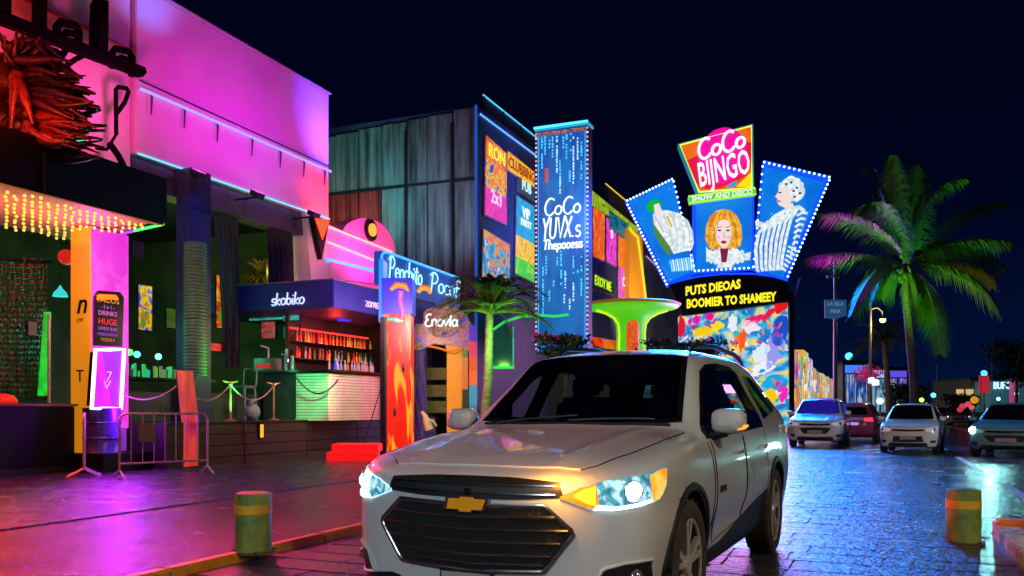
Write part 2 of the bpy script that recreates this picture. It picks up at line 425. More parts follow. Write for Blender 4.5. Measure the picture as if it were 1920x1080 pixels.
def bollard(x, y, z, lab):
    t = thing('bollard', lab, 'bollard', (x, y, z), 0, 'short round kerb bollards')
    Gm = mat('bollard_green', (.14, .32, .04), .55, noise=.5, nscale=5, bump=.5, bscale=30, col2=(.34, .40, .07))
    MB().lathe([(0, 0), (.19, 0), (.19, .018), (0, .02)], n=28).build('base_plate', mat('base_rust', (.10, .06, .04), .7, noise=.5), t, smooth=40)
    for k in range(4): MB().lathe([(0, .018), (.016, .018), (.016, .032), (0, .034)], (.172 * cos(k * 1.57 + .8), .172 * sin(k * 1.57 + .8), 0), 6).build('bolt', MATS['base_rust'], t)
    MB().lathe([(.0, 0), (.150, 0), (.155, .02), (.153, .335), (.15, .34), (0, .34)], n=32).build('post', Gm, t, smooth=40)
    MB().lathe([(.0, .34), (.158, .34), (.158, .42), (0, .42)], n=32).build('reflective_band', mat('bollard_yellow', (.75, .42, .03), .4, noise=.25, nscale=9), t, smooth=40)
    MB().lathe([(.0, .42), (.153, .42), (.153, .50), (.146, .515), (.12, .522), (.0, .524)], n=32).build('cap', Gm, t, smooth=40)
bollard(-4.95, 5.93, .06, 'short green bollard with a yellow band standing on the kerb left of the white SUV')
bollard(.80, 9.35, 0, 'short bollard lit red on one side beside the orange kerb, right of the white SUV')
# ================================================================ cars: one lofted body, everything else conforms to it
def pchip(xs, ys, x):
    k = len(xs)
    if x <= xs[0]: return ys[0]
    if x >= xs[-1]: return ys[-1]
    h = [xs[i + 1] - xs[i] for i in range(k - 1)]; d = [(ys[i + 1] - ys[i]) / h[i] for i in range(k - 1)]
    i = 0
    while x > xs[i + 1]: i += 1
    def m(j):
        if j == 0: return d[0]
        if j == k - 1: return d[-1]
        a, b = d[j - 1], d[j]
        return 0 if a * b <= 0 else 2 * a * b / (a + b)
    t = (x - xs[i]) / h[i]; t2, t3 = t * t, t * t * t
    return (2 * t3 - 3 * t2 + 1) * ys[i] + (t3 - 2 * t2 + t) * h[i] * m(i) + (-2 * t3 + 3 * t2) * ys[i + 1] + (t3 - t2) * h[i] * m(i + 1)

FZ = [0, 0, .05, .28, .56, .80, .93, .972, .988, .996, 1]
FY = [0, .82, .93, .975, 1, .99, .955, .885, .77, .40, 0]
def nose(x, w, zb, zt): return (x, [w * f for f in FY], [zb + (zt - zb) * f for f in FZ])
LOW = ([0, .80, .90, .955, .985, .968], [.24, .24, .30, .50, .76, .98])
def cab(x, k, ys, zs, low=None):
    ly, lz = low or LOW
    return (x, [q * k for q in ly + ys], lz + zs)
STATIONS = [
    cab(-4.235, .60, [.95, .86, .70, .40, 0], [.86, .88, .89, .895, .90], (LOW[0], [.46, .46, .48, .56, .70, .80])),
    cab(-4.205, .86, [.95, .86, .70, .40, 0], [1.02, 1.05, 1.07, 1.075, 1.08], (LOW[0], [.36, .36, .40, .52, .74, .92])),
    cab(-4.10, .94, [.93, .84, .66, .38, 0], [1.13, 1.22, 1.29, 1.30, 1.305], (LOW[0], [.30, .30, .35, .50, .76, .98])),
    cab(-3.97, .97, [.93, .79, .63, .36, 0], [1.20, 1.38, 1.51, 1.54, 1.545]),
    cab(-3.75, .985, [.93, .785, .60, .34, 0], [1.20, 1.43, 1.645, 1.695, 1.705]),
    cab(-3.3, 1, [.935, .795, .62, .35, 0], [1.18, 1.45, 1.70, 1.755, 1.765]),
    cab(-2.6, 1, [.94, .80, .64, .36, 0], [1.155, 1.44, 1.732, 1.785, 1.795]),
    cab(-1.8, 1, [.94, .80, .64, .36, 0], [1.145, 1.43, 1.73, 1.775, 1.785]),
    cab(-1.28, 1, [.937, .80, .625, .36, 0], [1.14, 1.41, 1.685, 1.715, 1.725]),
    cab(-.85, 1, [.933, .845, .715, .40, 0], [1.125, 1.29, 1.415, 1.455, 1.47]),
    cab(-.42, 1, [.925, .87, .79, .42, 0], [1.095, 1.135, 1.158, 1.185, 1.195]),
    nose(-.05, .985, .24, 1.14), nose(.35, .975, .24, 1.085), nose(.60, .945, .23, 1.045), nose(.76, .88, .235, 1.005), nose(.86, .78, .245, .975),
    nose(.925, .63, .27, .95), nose(.965, .45, .32, .915), nose(.985, .26, .40, .87), nose(.993, .05, .50, .80)]
STATIONS.sort(key=lambda s: s[0])
STX = [s[0] for s in STATIONS]
def body_mesh():
    xs = []
    for a, b in zip(STX, STX[1:]):
        k = max(2, int((b - a) / .045)); xs += [a + (b - a) * i / k for i in range(k)]
    xs.append(STX[-1]); SUB = 6; rings = []
    for x in xs:
        ky = [pchip(STX, [s[1][i] for s in STATIONS], x) for i in range(11)]
        kz = [pchip(STX, [s[2][i] for s in STATIONS], x) for i in range(11)]
        half = []
        idx = list(range(11))
        for i in range(10 * SUB + 1):
            q = i / SUB; y, z = pchip(idx, ky, q), pchip(idx, kz, q)
            if -.45 < x < .93 and z > .9:                              # ridges pressed into the bonnet
                mk = min(1, (x + .45) / .2, (.93 - x) / .3); z += .014 * mk * math.exp(-((y - .52 + .1 * x) / .055) ** 2)
            if -2.75 < x < -.5 and z < .95:                              # scalloped lower doors
                mk = min(1, (-.5 - x) / .25, (x + 2.75) / .25); y -= .03 * mk * math.exp(-((z - .56 - .03 * x) / .10) ** 2); y += .006 * mk * math.exp(-((z - .93) / .03) ** 2)
            half.append((y, z))
        rings.append([(x, y, z) for y, z in half] + [(x, -y, z) for y, z in half[-2:0:-1]])
    b = MB(); k = len(rings[0])
    for r in rings: b.v += [V(p) for p in r]
    for i in range(len(rings) - 1):
        for j in range(k):
            j2 = (j + 1) % k
            b.f.append((i * k + j, i * k + j2, (i + 1) * k + j2, (i + 1) * k + j))
    b.f.append(tuple(range(k))[::-1]); b.f.append(tuple((len(rings) - 1) * k + j for j in range(k)))
    return b
BODY = body_mesh()
BVH = BVHTree.FromPolygons([tuple(p) for p in BODY.v], BODY.f)
def proj(pl, u, w):
    sd = 1
    if pl in ('R', 'DR'): sd = -1
    if pl in 'LR' and len(pl) == 1: o, d = V((u, 3 * sd, w)), V((0, -sd, 0))
    elif pl == 'F': o, d = V((3, u, w)), V((-1, 0, 0))
    elif pl == 'B': o, d = V((-8, u, w)), V((1, 0, 0))
    elif pl == 'T': o, d = V((u, w, 4)), V((0, 0, -1))
    else: o, d = V((-u * .7071 + 2.5, sd * (u * .7071 + 2.5), w)), V((-.7071, -.7071 * sd, 0))
    h = BVH.ray_cast(o, d)
    if h[0] is None:
        h = BVH.find_nearest(o + d * (o.length * .7))
    nn = h[1]
    if nn.dot(d) > 0: nn = -nn
    return h[0], nn
def resample(pts, k):
    L = [0]
    for a, b in zip(pts, pts[1:]): L.append(L[-1] + math.hypot(b[0] - a[0], b[1] - a[1]))
    out = []
    for i in range(k):
        q = L[-1] * i / (k - 1); j = 0
        while j < len(L) - 2 and q > L[j + 1]: j += 1
        t = (q - L[j]) / max(1e-9, L[j + 1] - L[j])
        out.append((pts[j][0] + (pts[j + 1][0] - pts[j][0]) * t, pts[j][1] + (pts[j + 1][1] - pts[j][1]) * t))
    return out
def patch(pl, lo, hi, off=.004, rows=8, cols=16, thick=.02):
    lo, hi = resample(lo, cols), resample(hi, cols)
    G, N = [], []
    for i in range(rows):
        t = i / (rows - 1); g, nn = [], []
        for a, b in zip(lo, hi):
            p, nv = proj(pl, a[0] + (b[0] - a[0]) * t, a[1] + (b[1] - a[1]) * t)
            g.append(p + nv * off); nn.append(nv)
        G.append(g); N.append(nn)
    a, b, c = G[0][0], G[0][1], G[1][0]; m = rows // 2; q = cols // 2
    fn = (G[m][q + 1] - G[m][q]).cross(G[m + 1 if m + 1 < rows else m][q] - G[m - (0 if m + 1 < rows else 1)][q])
    if fn.dot(N[m][q]) < 0:
        G = [r[::-1] for r in G]; N = [r[::-1] for r in N]
    b = MB(); b.sheet(G, lambda i, j: -N[i][j] * thick)
    return b
def band(pl, outer, inner, off=.003, n=64, thick=.012):
    "closed band between two outlines that start at the same corner"
    A, B = resample(outer + outer[:1], n), resample(inner + inner[:1], n); rows, N = [], []
    for t in (0, .5, 1):
        g, nn = [], []
        for a, b in zip(A, B):
            p, nv = proj(pl, b[0] + (a[0] - b[0]) * t, b[1] + (a[1] - b[1]) * t); g.append(p + nv * off); nn.append(nv)
        rows.append(g); N.append(nn)
    if (rows[0][1] - rows[0][0]).cross(rows[1][0] - rows[0][0]).dot(N[0][0]) < 0: rows = [r[::-1] for r in rows]; N = [r[::-1] for r in N]
    return MB().sheet(rows, lambda i, j: -N[i][j] * thick)
def line(pl, pts, off=.003, step=.05):
    L = sum(math.hypot(q[0] - p[0], q[1] - p[1]) for p, q in zip(pts, pts[1:]))
    out = []
    for u, w in resample(pts, max(3, int(L / step))):
        p, nv = proj(pl, u, w); out.append(p + nv * off)
    return out
def seam(pl, pts, r=.004, off=.001, n=5): return MB().tube(line(pl, pts, off), r, n)
def ymir(pts): return [(p[0], -p[1]) for p in pts]

PAINT = mat('white_paint', (.70, .70, .70), .30, coat=1, spec=.6, noise=.04, nscale=3)
GLASS = mat('tinted_glass', (.80, .85, .85), .0, spec=.5, trans=1)
DGLASS = mat('dark_glass', (.006, .007, .009), .04, spec=.6, coat=.3)
BLACK = mat('black_plastic', (.012, .012, .013), .45)
GLOSSB = mat('gloss_black', (.008, .008, .009), .12)
CHROME = mat('chrome', (.60, .58, .58), .22, metal=1)
TYRE = mat('tyre_rubber', (.060, .048, .038), .8, noise=.4, nscale=20, bump=.6, bscale=90)
ALLOY = mat('alloy', (.75, .70, .64), .42, metal=.5)
RIMDARK = mat('rim_dark', (.05, .045, .04), .5)
SEAMM = mat('seam_black', (.004, .004, .004), .9)
GOLD = mat('gold_emblem', (.90, .40, .03), .3, metal=.3, emit=(.9, .33, .0), estr=.16)
LENS = poster('lamp_lens', [(.01, .06, .09), (.03, .20, .28), (.10, .42, .55), (.55, .9, 1)], 16, 1.1, detail=5, dist=1)  # glints in the lens painted as a glowing noise pattern
LENS.node_tree.nodes['Principled BSDF'].inputs['Roughness'].default_value = .05; LENS.node_tree.nodes['Principled BSDF'].inputs['Coat Weight'].default_value = 1

def arch_cutter():
    b = MB()
    for x in (0, -3.07):
        for s in (1, -1):
            y0, y1 = sorted((s * .58, s * 1.3)); o = len(b.v); n = 36
            for y in (y0, y1):
                for j in range(n): b.v.append(V((x + .445 * cos(2 * pi * j / n), y, .385 + .445 * sin(2 * pi * j / n))))
            for j in range(n):
                j2 = (j + 1) % n; b.f.append((o + j, o + n + j, o + n + j2, o + j2))
            b.f.append(tuple(o + j for j in range(n))); b.f.append(tuple(o + n + j for j in range(n))[::-1])
    return b
W_FRONT = [(-.66, 1.14), (-1.60, 1.152), (-1.60, 1.62), (-1.45, 1.605), (-1.24, 1.545), (-.97, 1.375), (-.66, 1.175)]
W_REAR = [(-1.68, 1.155), (-2.50, 1.175), (-2.50, 1.3), (-2.42, 1.58), (-2.28, 1.622), (-1.68, 1.625)]
W_QUART = [(-2.72, 1.21), (-3.55, 1.30), (-3.55, 1.36), (-3.35, 1.52), (-3.05, 1.585), (-2.72, 1.60)]
def shrink(p, k):
    cx = sum(q[0] for q in p) / len(p); cy = sum(q[1] for q in p) / len(p)
    return [(cx + (q[0] - cx) * (1 - k), cy + (q[1] - cy) * (1 - k)) for q in p]
def cabin_cutters():
    "the hollow of the cabin and its window openings"
    out = []
    idx = list(range(11)); xs = [-.80, -.95, -1.15, -1.35, -1.8, -2.3, -2.8, -3.3, -3.6, -3.75]; rings = []
    for x in xs:
        ky = [pchip(STX, [s[1][i] for s in STATIONS], x) for i in range(11)]; kz = [pchip(STX, [s[2][i] for s in STATIONS], x) for i in range(11)]
        h = [(.78, .62), (ky[6] - .09, .95), (ky[6] - .075, kz[6]), (ky[7] - .06, kz[7] - .02), (ky[8] - .05, kz[8] - .055), (ky[9], kz[9] - .05)]
        h = [(max(.05, a), max(.64 + .02 * i, c)) for i, (a, c) in enumerate(h)]
        rings.append([(x, a, c) for a, c in h] + [(x, -a, c) for a, c in h[::-1]])
    b = MB(); k = len(rings[0])
    for r in rings: b.v += [V(p) for p in r]
    for i in range(len(rings) - 1):
        for j in range(k): b.f.append((i * k + j, (i + 1) * k + j, (i + 1) * k + (j + 1) % k, i * k + (j + 1) % k))
    b.f.append(tuple(range(k))); b.f.append(tuple((len(rings) - 1) * k + j for j in range(k))[::-1])
    out.append(b)
    for p in (W_FRONT, W_REAR, W_QUART):
        out.append(MB().prism([(x, -1.3, z) for x, z in shrink(p, .035)], (0, 2.6, 0)))
    ws = [(-.47 - .13 * (y / .74) ** 2, y * .93) for y in [-.72 + 1.44 * i / 12 for i in range(13)]] + [(-1.215, y) for y in (.545, .2, -.2, -.545)]
    out.append(MB().prism([(x, y, 1.13) for x, y in ws], (0, 0, .75)))
    out.append(MB().prism([(-4.6, -.58, 1.27), (-4.6, .58, 1.27), (-4.6, .50, 1.55), (-4.6, -.50, 1.55)], (1.2, 0, 0)))
    return out
def cut(o, cutters, m=None):
    for c in cutters:
        md = o.modifiers.new('b', 'BOOLEAN'); md.operation = 'DIFFERENCE'; md.object = c; md.solver = 'EXACT'
    me = bpy.data.meshes.new_from_object(o.evaluated_get(bpy.context.evaluated_depsgraph_get()))
    o.modifiers.clear(); nm = o.data.name; o.data = me; me.name = nm
    return o
CUT = []
def shell(name, m, parent):
    o = BODY.build(name, m, None, smooth=35)
    c = arch_cutter().build('cutter')
    CUT.extend(q.build('cutter') for q in cabin_cutters())
    cut(o, [c] + CUT); me = o.data; me.name = name
    me.materials.clear(); me.materials.append(m); me.materials.append(SEAMM); me.materials.append(mat('cabin_trim', (.05, .045, .045), .7))
    for p in me.polygons:
        p.material_index = 0; p.use_smooth = True
        for ax in (0, -3.07):                                   # inside of the wheel wells
            d = math.hypot(p.center.x - ax, p.center.z - .385)
            if (abs(d - .445) < .012 and abs(p.normal.y) < .45 and abs(p.center.y) < .975) or (d < .44 and abs(abs(p.center.y) - .58) < .02): p.material_index = 1
        if -3.9 < p.center.x < -.5 and p.center.z > .6 and not (-.9 > p.center.x > -3.6 and p.center.z > 1.78):
            h = BVH.find_nearest(p.center)
            if h[3] > .012: p.material_index = 2
    me.set_sharp_from_angle(angle=R(35))
    bpy.data.objects.remove(c); o.parent = parent
    return o
SHELL = {}
def wheel_set(parent, spoke=ALLOY, rim=RIMDARK, steer=0):
    for x, y in ((0, .86), (0, -.86), (-3.07, .86), (-3.07, -.86)):
        s = 1 if y > 0 else -1
        t = MB(); pr = [(.27, -.10), (.31, -.122), (.355, -.118), (.378, -.10), (.386, -.06), (.387, 0), (.386, .06), (.378, .10), (.355, .118), (.31, .122), (.27, .10)]
        t.lathe(pr, (x, y, .387), 40, 'y', cap=False); to = t.build('wheel', TYRE, parent, smooth=40)
        g = MB()
        for k in range(40):                                            # tread blocks
            q = 2 * pi * k / 40; c = V((x + cos(q) * .386, y, .387 + sin(q) * .386)); rd = V((cos(q), 0, sin(q))); tg = V((-sin(q), 0, cos(q)))
            for dy in (-.075, -.025, .025, .075): g.obox(c + V((0, dy + (.01 if k % 2 else -.01), 0)), tg * .022, V((0, .019, 0)), rd * .006)
        g.build('tread', TYRE, to)
        d = MB().lathe([(.02, 0), (.275, 0), (.282, .02), (.282, .09), (.268, .10), (.255, .03), (.02, .02)] if s > 0 else [(.02, -.02), (.255, -.03), (.268, -.10), (.282, -.09), (.282, -.02), (.275, 0), (.02, 0)], (x, y - .0 * s, .387), 32, 'y')
        d.build('rim', rim, to, smooth=40)
        sp = MB()
        for k in range(5):
            for da in (-.17, .17):
                q = 2 * pi * k / 5 + .3; p0 = V((x + cos(q) * .05, y + s * .075, .387 + sin(q) * .05)); q2 = q + da
                p1 = V((x + cos(q2) * .265, y + s * .088, .387 + sin(q2) * .265)); dr = (p1 - p0); L = dr.length; dr.normalize()
                sd = dr.cross(V((0, 1, 0))).normalized()
                sp.obox((p0 + p1) / 2, dr * L / 2, sd * .019, V((0, .016, 0)))
        sp.lathe([(.0, -.02), (.065, -.02), (.07, .0), (.06, .02), (.0, .028)] if s > 0 else [(0, -.028), (.06, -.02), (.07, 0), (.065, .02), (0, .02)], (x, y + s * .08, .387), 16, 'y')
        ring = [(.262, .078), (.282, .085), (.284, .098), (.268, .104)]
        if s < 0: ring = [(r, -z) for r, z in ring][::-1]
        rg = MB(); n = 36
        sp.tube([(x + cos(2 * pi * j / n) * .272, y + s * .096, .387 + sin(2 * pi * j / n) * .272) for j in range(n)], .011, 6, closed=True)
        sp.build('spokes', spoke, to, smooth=40)

def make_car(name, label, loc, rz, group=None, scale=(1, 1, 1), paint=PAINT, detail=2, head=None, rear=False, glass=GLASS, seat=True):
    t = thing(name, label, 'car', loc, rz, group, scale)
    if 'm' not in SHELL:
        bo = shell('body', paint, t); SHELL['m'] = bo.data
    else:
        me = SHELL['m'].copy(); me.materials[0] = paint
        bo = bpy.data.objects.new('body', me); COL.objects.link(bo); bo.parent = t
    # ---- glass
    ws_lo = [(-.46 - .13 * (y / .74) ** 2, y) for y in [(-.74 + 1.48 * i / 16) for i in range(17)]]
    ws_hi = [(-1.245 + .03 * (1 - (y / .6) ** 2), y) for y in [(-.595 + 1.19 * i / 16) for i in range(17)]]
    wo_ = [(a + .03, b * 1.03) for a, b in ws_lo] + [(a - .03, b * 1.035) for a, b in ws_hi[::-1]]
    wi_ = [(a - .035, b * .945) for a, b in ws_lo] + [(a + .035, b * .94) for a, b in ws_hi[::-1]]
    band('T', wo_, wi_, .0025, 110).build('windshield_trim', GLOSSB, t, smooth=40)
    wsh = patch('T', [(a - .01, b * .97) for a, b in ws_lo], [(a + .012, b * .97) for a, b in ws_hi], .006, 10, 24, .004).build('windshield', glass, t, smooth=60)
    for pl in 'LR':
        so_ = [(-.58, 1.108), (-1.6, 1.128), (-2.58, 1.150), (-2.58, 1.30), (-2.49, 1.60), (-2.3, 1.655), (-1.8, 1.66), (-1.45, 1.638), (-1.22, 1.578), (-.95, 1.408), (-.58, 1.16)]
        si_ = [(-.70, 1.150), (-1.6, 1.162), (-2.47, 1.182), (-2.47, 1.30), (-2.39, 1.565), (-2.26, 1.612), (-1.8, 1.615), (-1.45, 1.593), (-1.245, 1.53), (-.98, 1.365), (-.70, 1.172)]
        band(pl, so_, si_, .003, 90).build('window_trim', GLOSSB, t, smooth=40)
        patch(pl, [(-1.58, 1.15), (-1.70, 1.155)], [(-1.58, 1.63), (-1.70, 1.64)], .0035, 8, 4, .01).build('centre_pillar', GLOSSB, t, smooth=40)
        patch(pl, [(-.66, 1.14), (-1.60, 1.152)], [(-.66, 1.175), (-.97, 1.375), (-1.24, 1.545), (-1.45, 1.605), (-1.60, 1.62)], .006, 8, 16, .004).build('side_window', glass, t, smooth=50)
        patch(pl, [(-1.68, 1.155), (-2.50, 1.175)], [(-1.68, 1.625), (-2.28, 1.622), (-2.42, 1.58), (-2.50, 1.3)], .006, 8, 14, .004).build('side_window', glass, t, smooth=50)
        patch(pl, [(-2.72, 1.21), (-3.55, 1.30)], [(-2.72, 1.60), (-3.05, 1.585), (-3.35, 1.52), (-3.55, 1.36)], .005, 6, 12, .008).build('quarter_window', glass, t, smooth=50)
    patch('B', [(-.62, 1.24), (.62, 1.24)], [(-.52, 1.58), (.52, 1.58)], .005, 8, 14, .008).build('rear_window', glass, t, smooth=50)
    # ---- black lower cladding, arch lips
    for pl, s in (('L', 1), ('R', -1)):
        patch(pl, [(-.50, .262), (-2.60, .262)], [(-.46, .40), (-.9, .40), (-1.7, .49), (-2.2, .57), (-2.62, .62)], .008, 6, 20, .02).build('side_skirt', BLACK, t, smooth=40)
        for ax in (0, -3.07):
            rows = []
            for j in range(25):
                q = R(-18 + 216 * j / 24); row = []
                for rr, oo in ((.447, .0), (.452, .012), (.485, .012), (.492, .0)):
                    p, nv = proj(pl, ax + cos(q) * rr, max(.255, .385 + sin(q) * rr))
                    row.append(p + nv * oo)
                rows.append(row)
            if s > 0: rows = rows[::-1]
            MB().sheet(rows, V((0, -.015 * s, 0))).build('arch_lip', BLACK, t, smooth=50)
        # doors
        for x0, x1, nm in ((-.62, -1.64, 'front_door'), (-1.64, -2.60, 'rear_door')):
            if detail < 2: break
            xx1 = x1 if nm == 'front_door' else x1
            lo = [(x0 - .015, .43), (x1 + .015, .48 if nm == 'front_door' else .62)]; hi = [(x0 - .015, 1.095), (x1 + .015, 1.12)]
            dr = patch(pl, lo, hi, .003, 14, 16, .004).build(nm, paint, t, smooth=50)
            ring = lo + hi[::-1] + lo[:1]
            seam(pl, [hi[0], lo[0], lo[1], hi[1]], .005, .001).build('door_seam', SEAMM, t)
            hx = x1 + .17; hp = line(pl, [(hx + .10, .985), (hx - .10, .99)], .022, .04)
            hb = MB().tube([hp[0] - V((0, .03 * s, 0))] + hp + [hp[-1] - V((0, .03 * s, 0))], .013, 6); hb.build('handle', paint, dr, smooth=50)
        if detail > 1:
            seam(pl, [(.30, .80), (.12, .83), (-.0, .86)], .003).build('fender_seam', SEAMM, t)
            seam(pl, [(-.55, 1.09), (-.58, .9), (-.55, .55)], .004).build('fender_seam', SEAMM, t)
            # roof rail
            rl = [V((x, s * .56, z)) for x, z in ((-1.55, 1.745), (-1.7, 1.80), (-2.4, 1.835), (-3.2, 1.81), (-3.5, 1.765), (-3.6, 1.72))]
            MB().tube(rl, [.012, .02, .022, .022, .02, .012], 8).build('roof_rail', BLACK, t, smooth=60)
        # mirrors
        m = MB(); c = V((-.74, s * 1.035, 1.225)); rows = []
        n = 14
        for i, (dx, k) in enumerate(((.10, .35), (.085, .72), (.05, .94), (0, 1.0), (-.05, .98), (-.075, .93))):
            rows.append([c + V((dx, s * .116 * k * math.copysign(abs(cos(q)) ** .55, cos(q)) - s * .01 * (dx > .05),   .084 * k * math.copysign(abs(sin(q)) ** .6, sin(q)))) for q in [2 * pi * j / n for j in range(n + 1)]])
        m.grid(rows if s < 0 else [r[::-1] for r in rows]); o = len(m.v)
        m.f.append(tuple(range(n))[::-1] if s < 0 else tuple(range(n))); m.f.append(tuple(range(o - n - 1, o - 1)) if s < 0 else tuple(range(o - n - 1, o - 1))[::-1])
        mo = m.build('mirror', paint, t, smooth=60)
        MB().obox(c + V((-.078, 0, 0)), (.004, 0, 0), (0, .105, 0), (0, 0, .07)).build('mirror_glass', GLOSSB, mo, bevel=.003)
        MB().tube([(-.70, s * .90, 1.12), (-.72, s * .95, 1.135), (-.73, s * 1.03, 1.15)], [.04, .036, .03], 8).build('mirror_arm', BLACK, mo, smooth=50)
        if detail > 1:
            MB().tube([c + V((.062, s * .02, -.055)), c + V((.058, s * .07, -.050)), c + V((.035, s * .108, -.042)), c + V((.0, s * .128, -.03))], [.012, .014, .014, .008], 6).build('mirror_signal', glow('amber_signal', (1, .32, .02), 1.6 if s > 0 else .5) if s > 0 else mat('amber_off', (.5, .15, .02), .2), mo, smooth=60)
    return t
suv = make_car('suv', 'large white SUV waiting in the foreground with its amber turn signal lit', (-1.925, 5.05, 0), R(-93), scale=(1, .97, 1))
wheel_set(suv)
WHITE_HOT = glow('headlamp_white', (.85, .97, 1), 14)
DRL = glow('daytime_strip', (.75, .97, 1), 3.2)
AMBER = poster('amber_lamp', [(.8, .16, .0), (1, .28, .0), (1, .42, .01)], 9, 1.2, detail=5); AMBERH = glow('amber_hot', (1, .46, .02), 2.2); LENSR = mat('lamp_lens_bright', (.1, .2, .25), .06, spec=.8, coat=1, emit=(.45, .8, 1), estr=2.4)
AMBER2 = poster('amber_marker', [(.75, .13, .0), (1, .26, .0), (1, .42, .02), (1, .60, .10)], 7, 1.1, detail=5)
hood_lo = [(-.43, -.80), (-.52, 0), (-.43, .80)]
hood_lo = [(-.40 - .0 * abs(y) , y) for y in (-.80, -.4, 0, .4, .80)]
hood_hi = [(.78, -.60), (.895, -.40), (.925, -.2), (.935, 0), (.925, .2), (.895, .40), (.78, .60)]
# bonnet: left edge follows the fender line
def hood_patch():
    lo = [(-.42, -.815), (.10, -.80), (.45, -.745), (.72, -.655), (.80, -.58)]
    hi = [(p[0], -p[1]) for p in lo]
    return patch('T', lo, hi, .008, 60, 40, .008)
hood_patch().build('hood', PAINT, suv, smooth=60)
for s in (1, -1):
    seam('T', [(-.42, s * .815), (.10, s * .80), (.45, s * .745), (.72, s * .655), (.80, s * .58)], .0055, .001).build('hood_seam', SEAMM, suv)
MB().tube(line('T', [(-.50, -.70), (-.455, -.35), (-.44, 0), (-.455, .35), (-.50, .70)], .004), .014, 6).build('cowl', BLACK, suv, smooth=50)
for y0, y1 in ((-.60, .02), (-.02, .58)):
    MB().tube(line('T', [(-.475, y0), (-.515, (y0 + y1) / 2), (-.54, y1)], .014), .008, 5).build('wiper', BLACK, suv, smooth=50)
MB().lathe([(0, 0), (.0, .03), (.03, .0)], (-1.9, 0, 1.785), 8).build('antenna', BLACK, suv)
# upper grille
gu = patch('F', [(-.545, .855), (-.3, .838), (0, .832), (.3, .838), (.545, .855)], [(-.52, .93), (-.25, .945), (0, .947), (.25, .945), (.52, .93)], .004, 6, 26, .02).build('upper_grille', BLACK, suv, smooth=50)
for z in (.868, .91):
    MB().tube(line('F', [(-.5, z), (0, z - .008), (.5, z)], .006), .0065, 5).build('grille_bar', mat('dark_chrome', (.30, .29, .30), .2, metal=1), gu, smooth=50)
# main grille
HEX = [(-.445, .812), (0, .797), (.445, .812), (.60, .680), (.44, .475), (0, .452), (-.44, .475), (-.60, .680)]
gm = patch('F', [(-.60, .680), (-.44, .472), (0, .450), (.44, .472), (.60, .680)], [(-.60, .680), (-.445, .815), (0, .800), (.445, .815), (.60, .680)], .005, 10, 34, .02).build('grille', mat('grille_black', (.010, .009, .009), .5, bump=.8, bscale=130), suv, smooth=50)
MB().tube(line('F', HEX + HEX[:1], .008, .03)[:-1], .0095, 7, closed=True, flat=1.4).build('chrome_frame', CHROME, gm, smooth=50)
for z, hw in ((.748, .50), (.682, .57), (.616, .53), (.55, .48), (.503, .44)):
    MB().tube(line('F', [(-hw, z + .006), (0, z - .008), (hw, z + .006)], .010, .04), .0085 if z < .74 else .012, 6, flat=.8).build('grille_bar', CHROME, gm, smooth=50)
for k in range(-11, 12):
    y = k * .05
    zt = .80 if abs(y) < .44 else .80 - (abs(y) - .44) * .8; zb = .465 if abs(y) < .42 else .465 + (abs(y) - .42) * 1.2
    MB().tube(line('F', [(y, zb), (y, zt)], .006, .06), .003, 4).build('grille_slat', BLACK, gm)
# gold cross emblem with its chrome edge
def bow(k, off, th):
    o = [(-.135, .040), (-.048, .040), (-.048, .052), (.060, .052), (.060, .040), (.148, .040), (.120, -.030), (.040, -.030), (.040, -.044), (-.052, -.044), (-.052, -.030), (-.150, -.030)]
    p, nv = proj('F', 0, .805)
    return MB().prism([V((p.x + off, y * k, .800 + z * k)) for y, z in o], V((th, 0, 0)))
em = bow(.94, .008, .014).build('emblem_rim', CHROME, suv); bow(.80, .020, .006).build('emblem', GOLD, em, bevel=.002)
MB().lathe([(.0, 0), (.018, 0), (.018, .03), (0, .034)], proj('F', 0, .872)[0] + V((-.01, 0, 0)), 10, 'x').build('camera_eye', GLOSSB, suv)
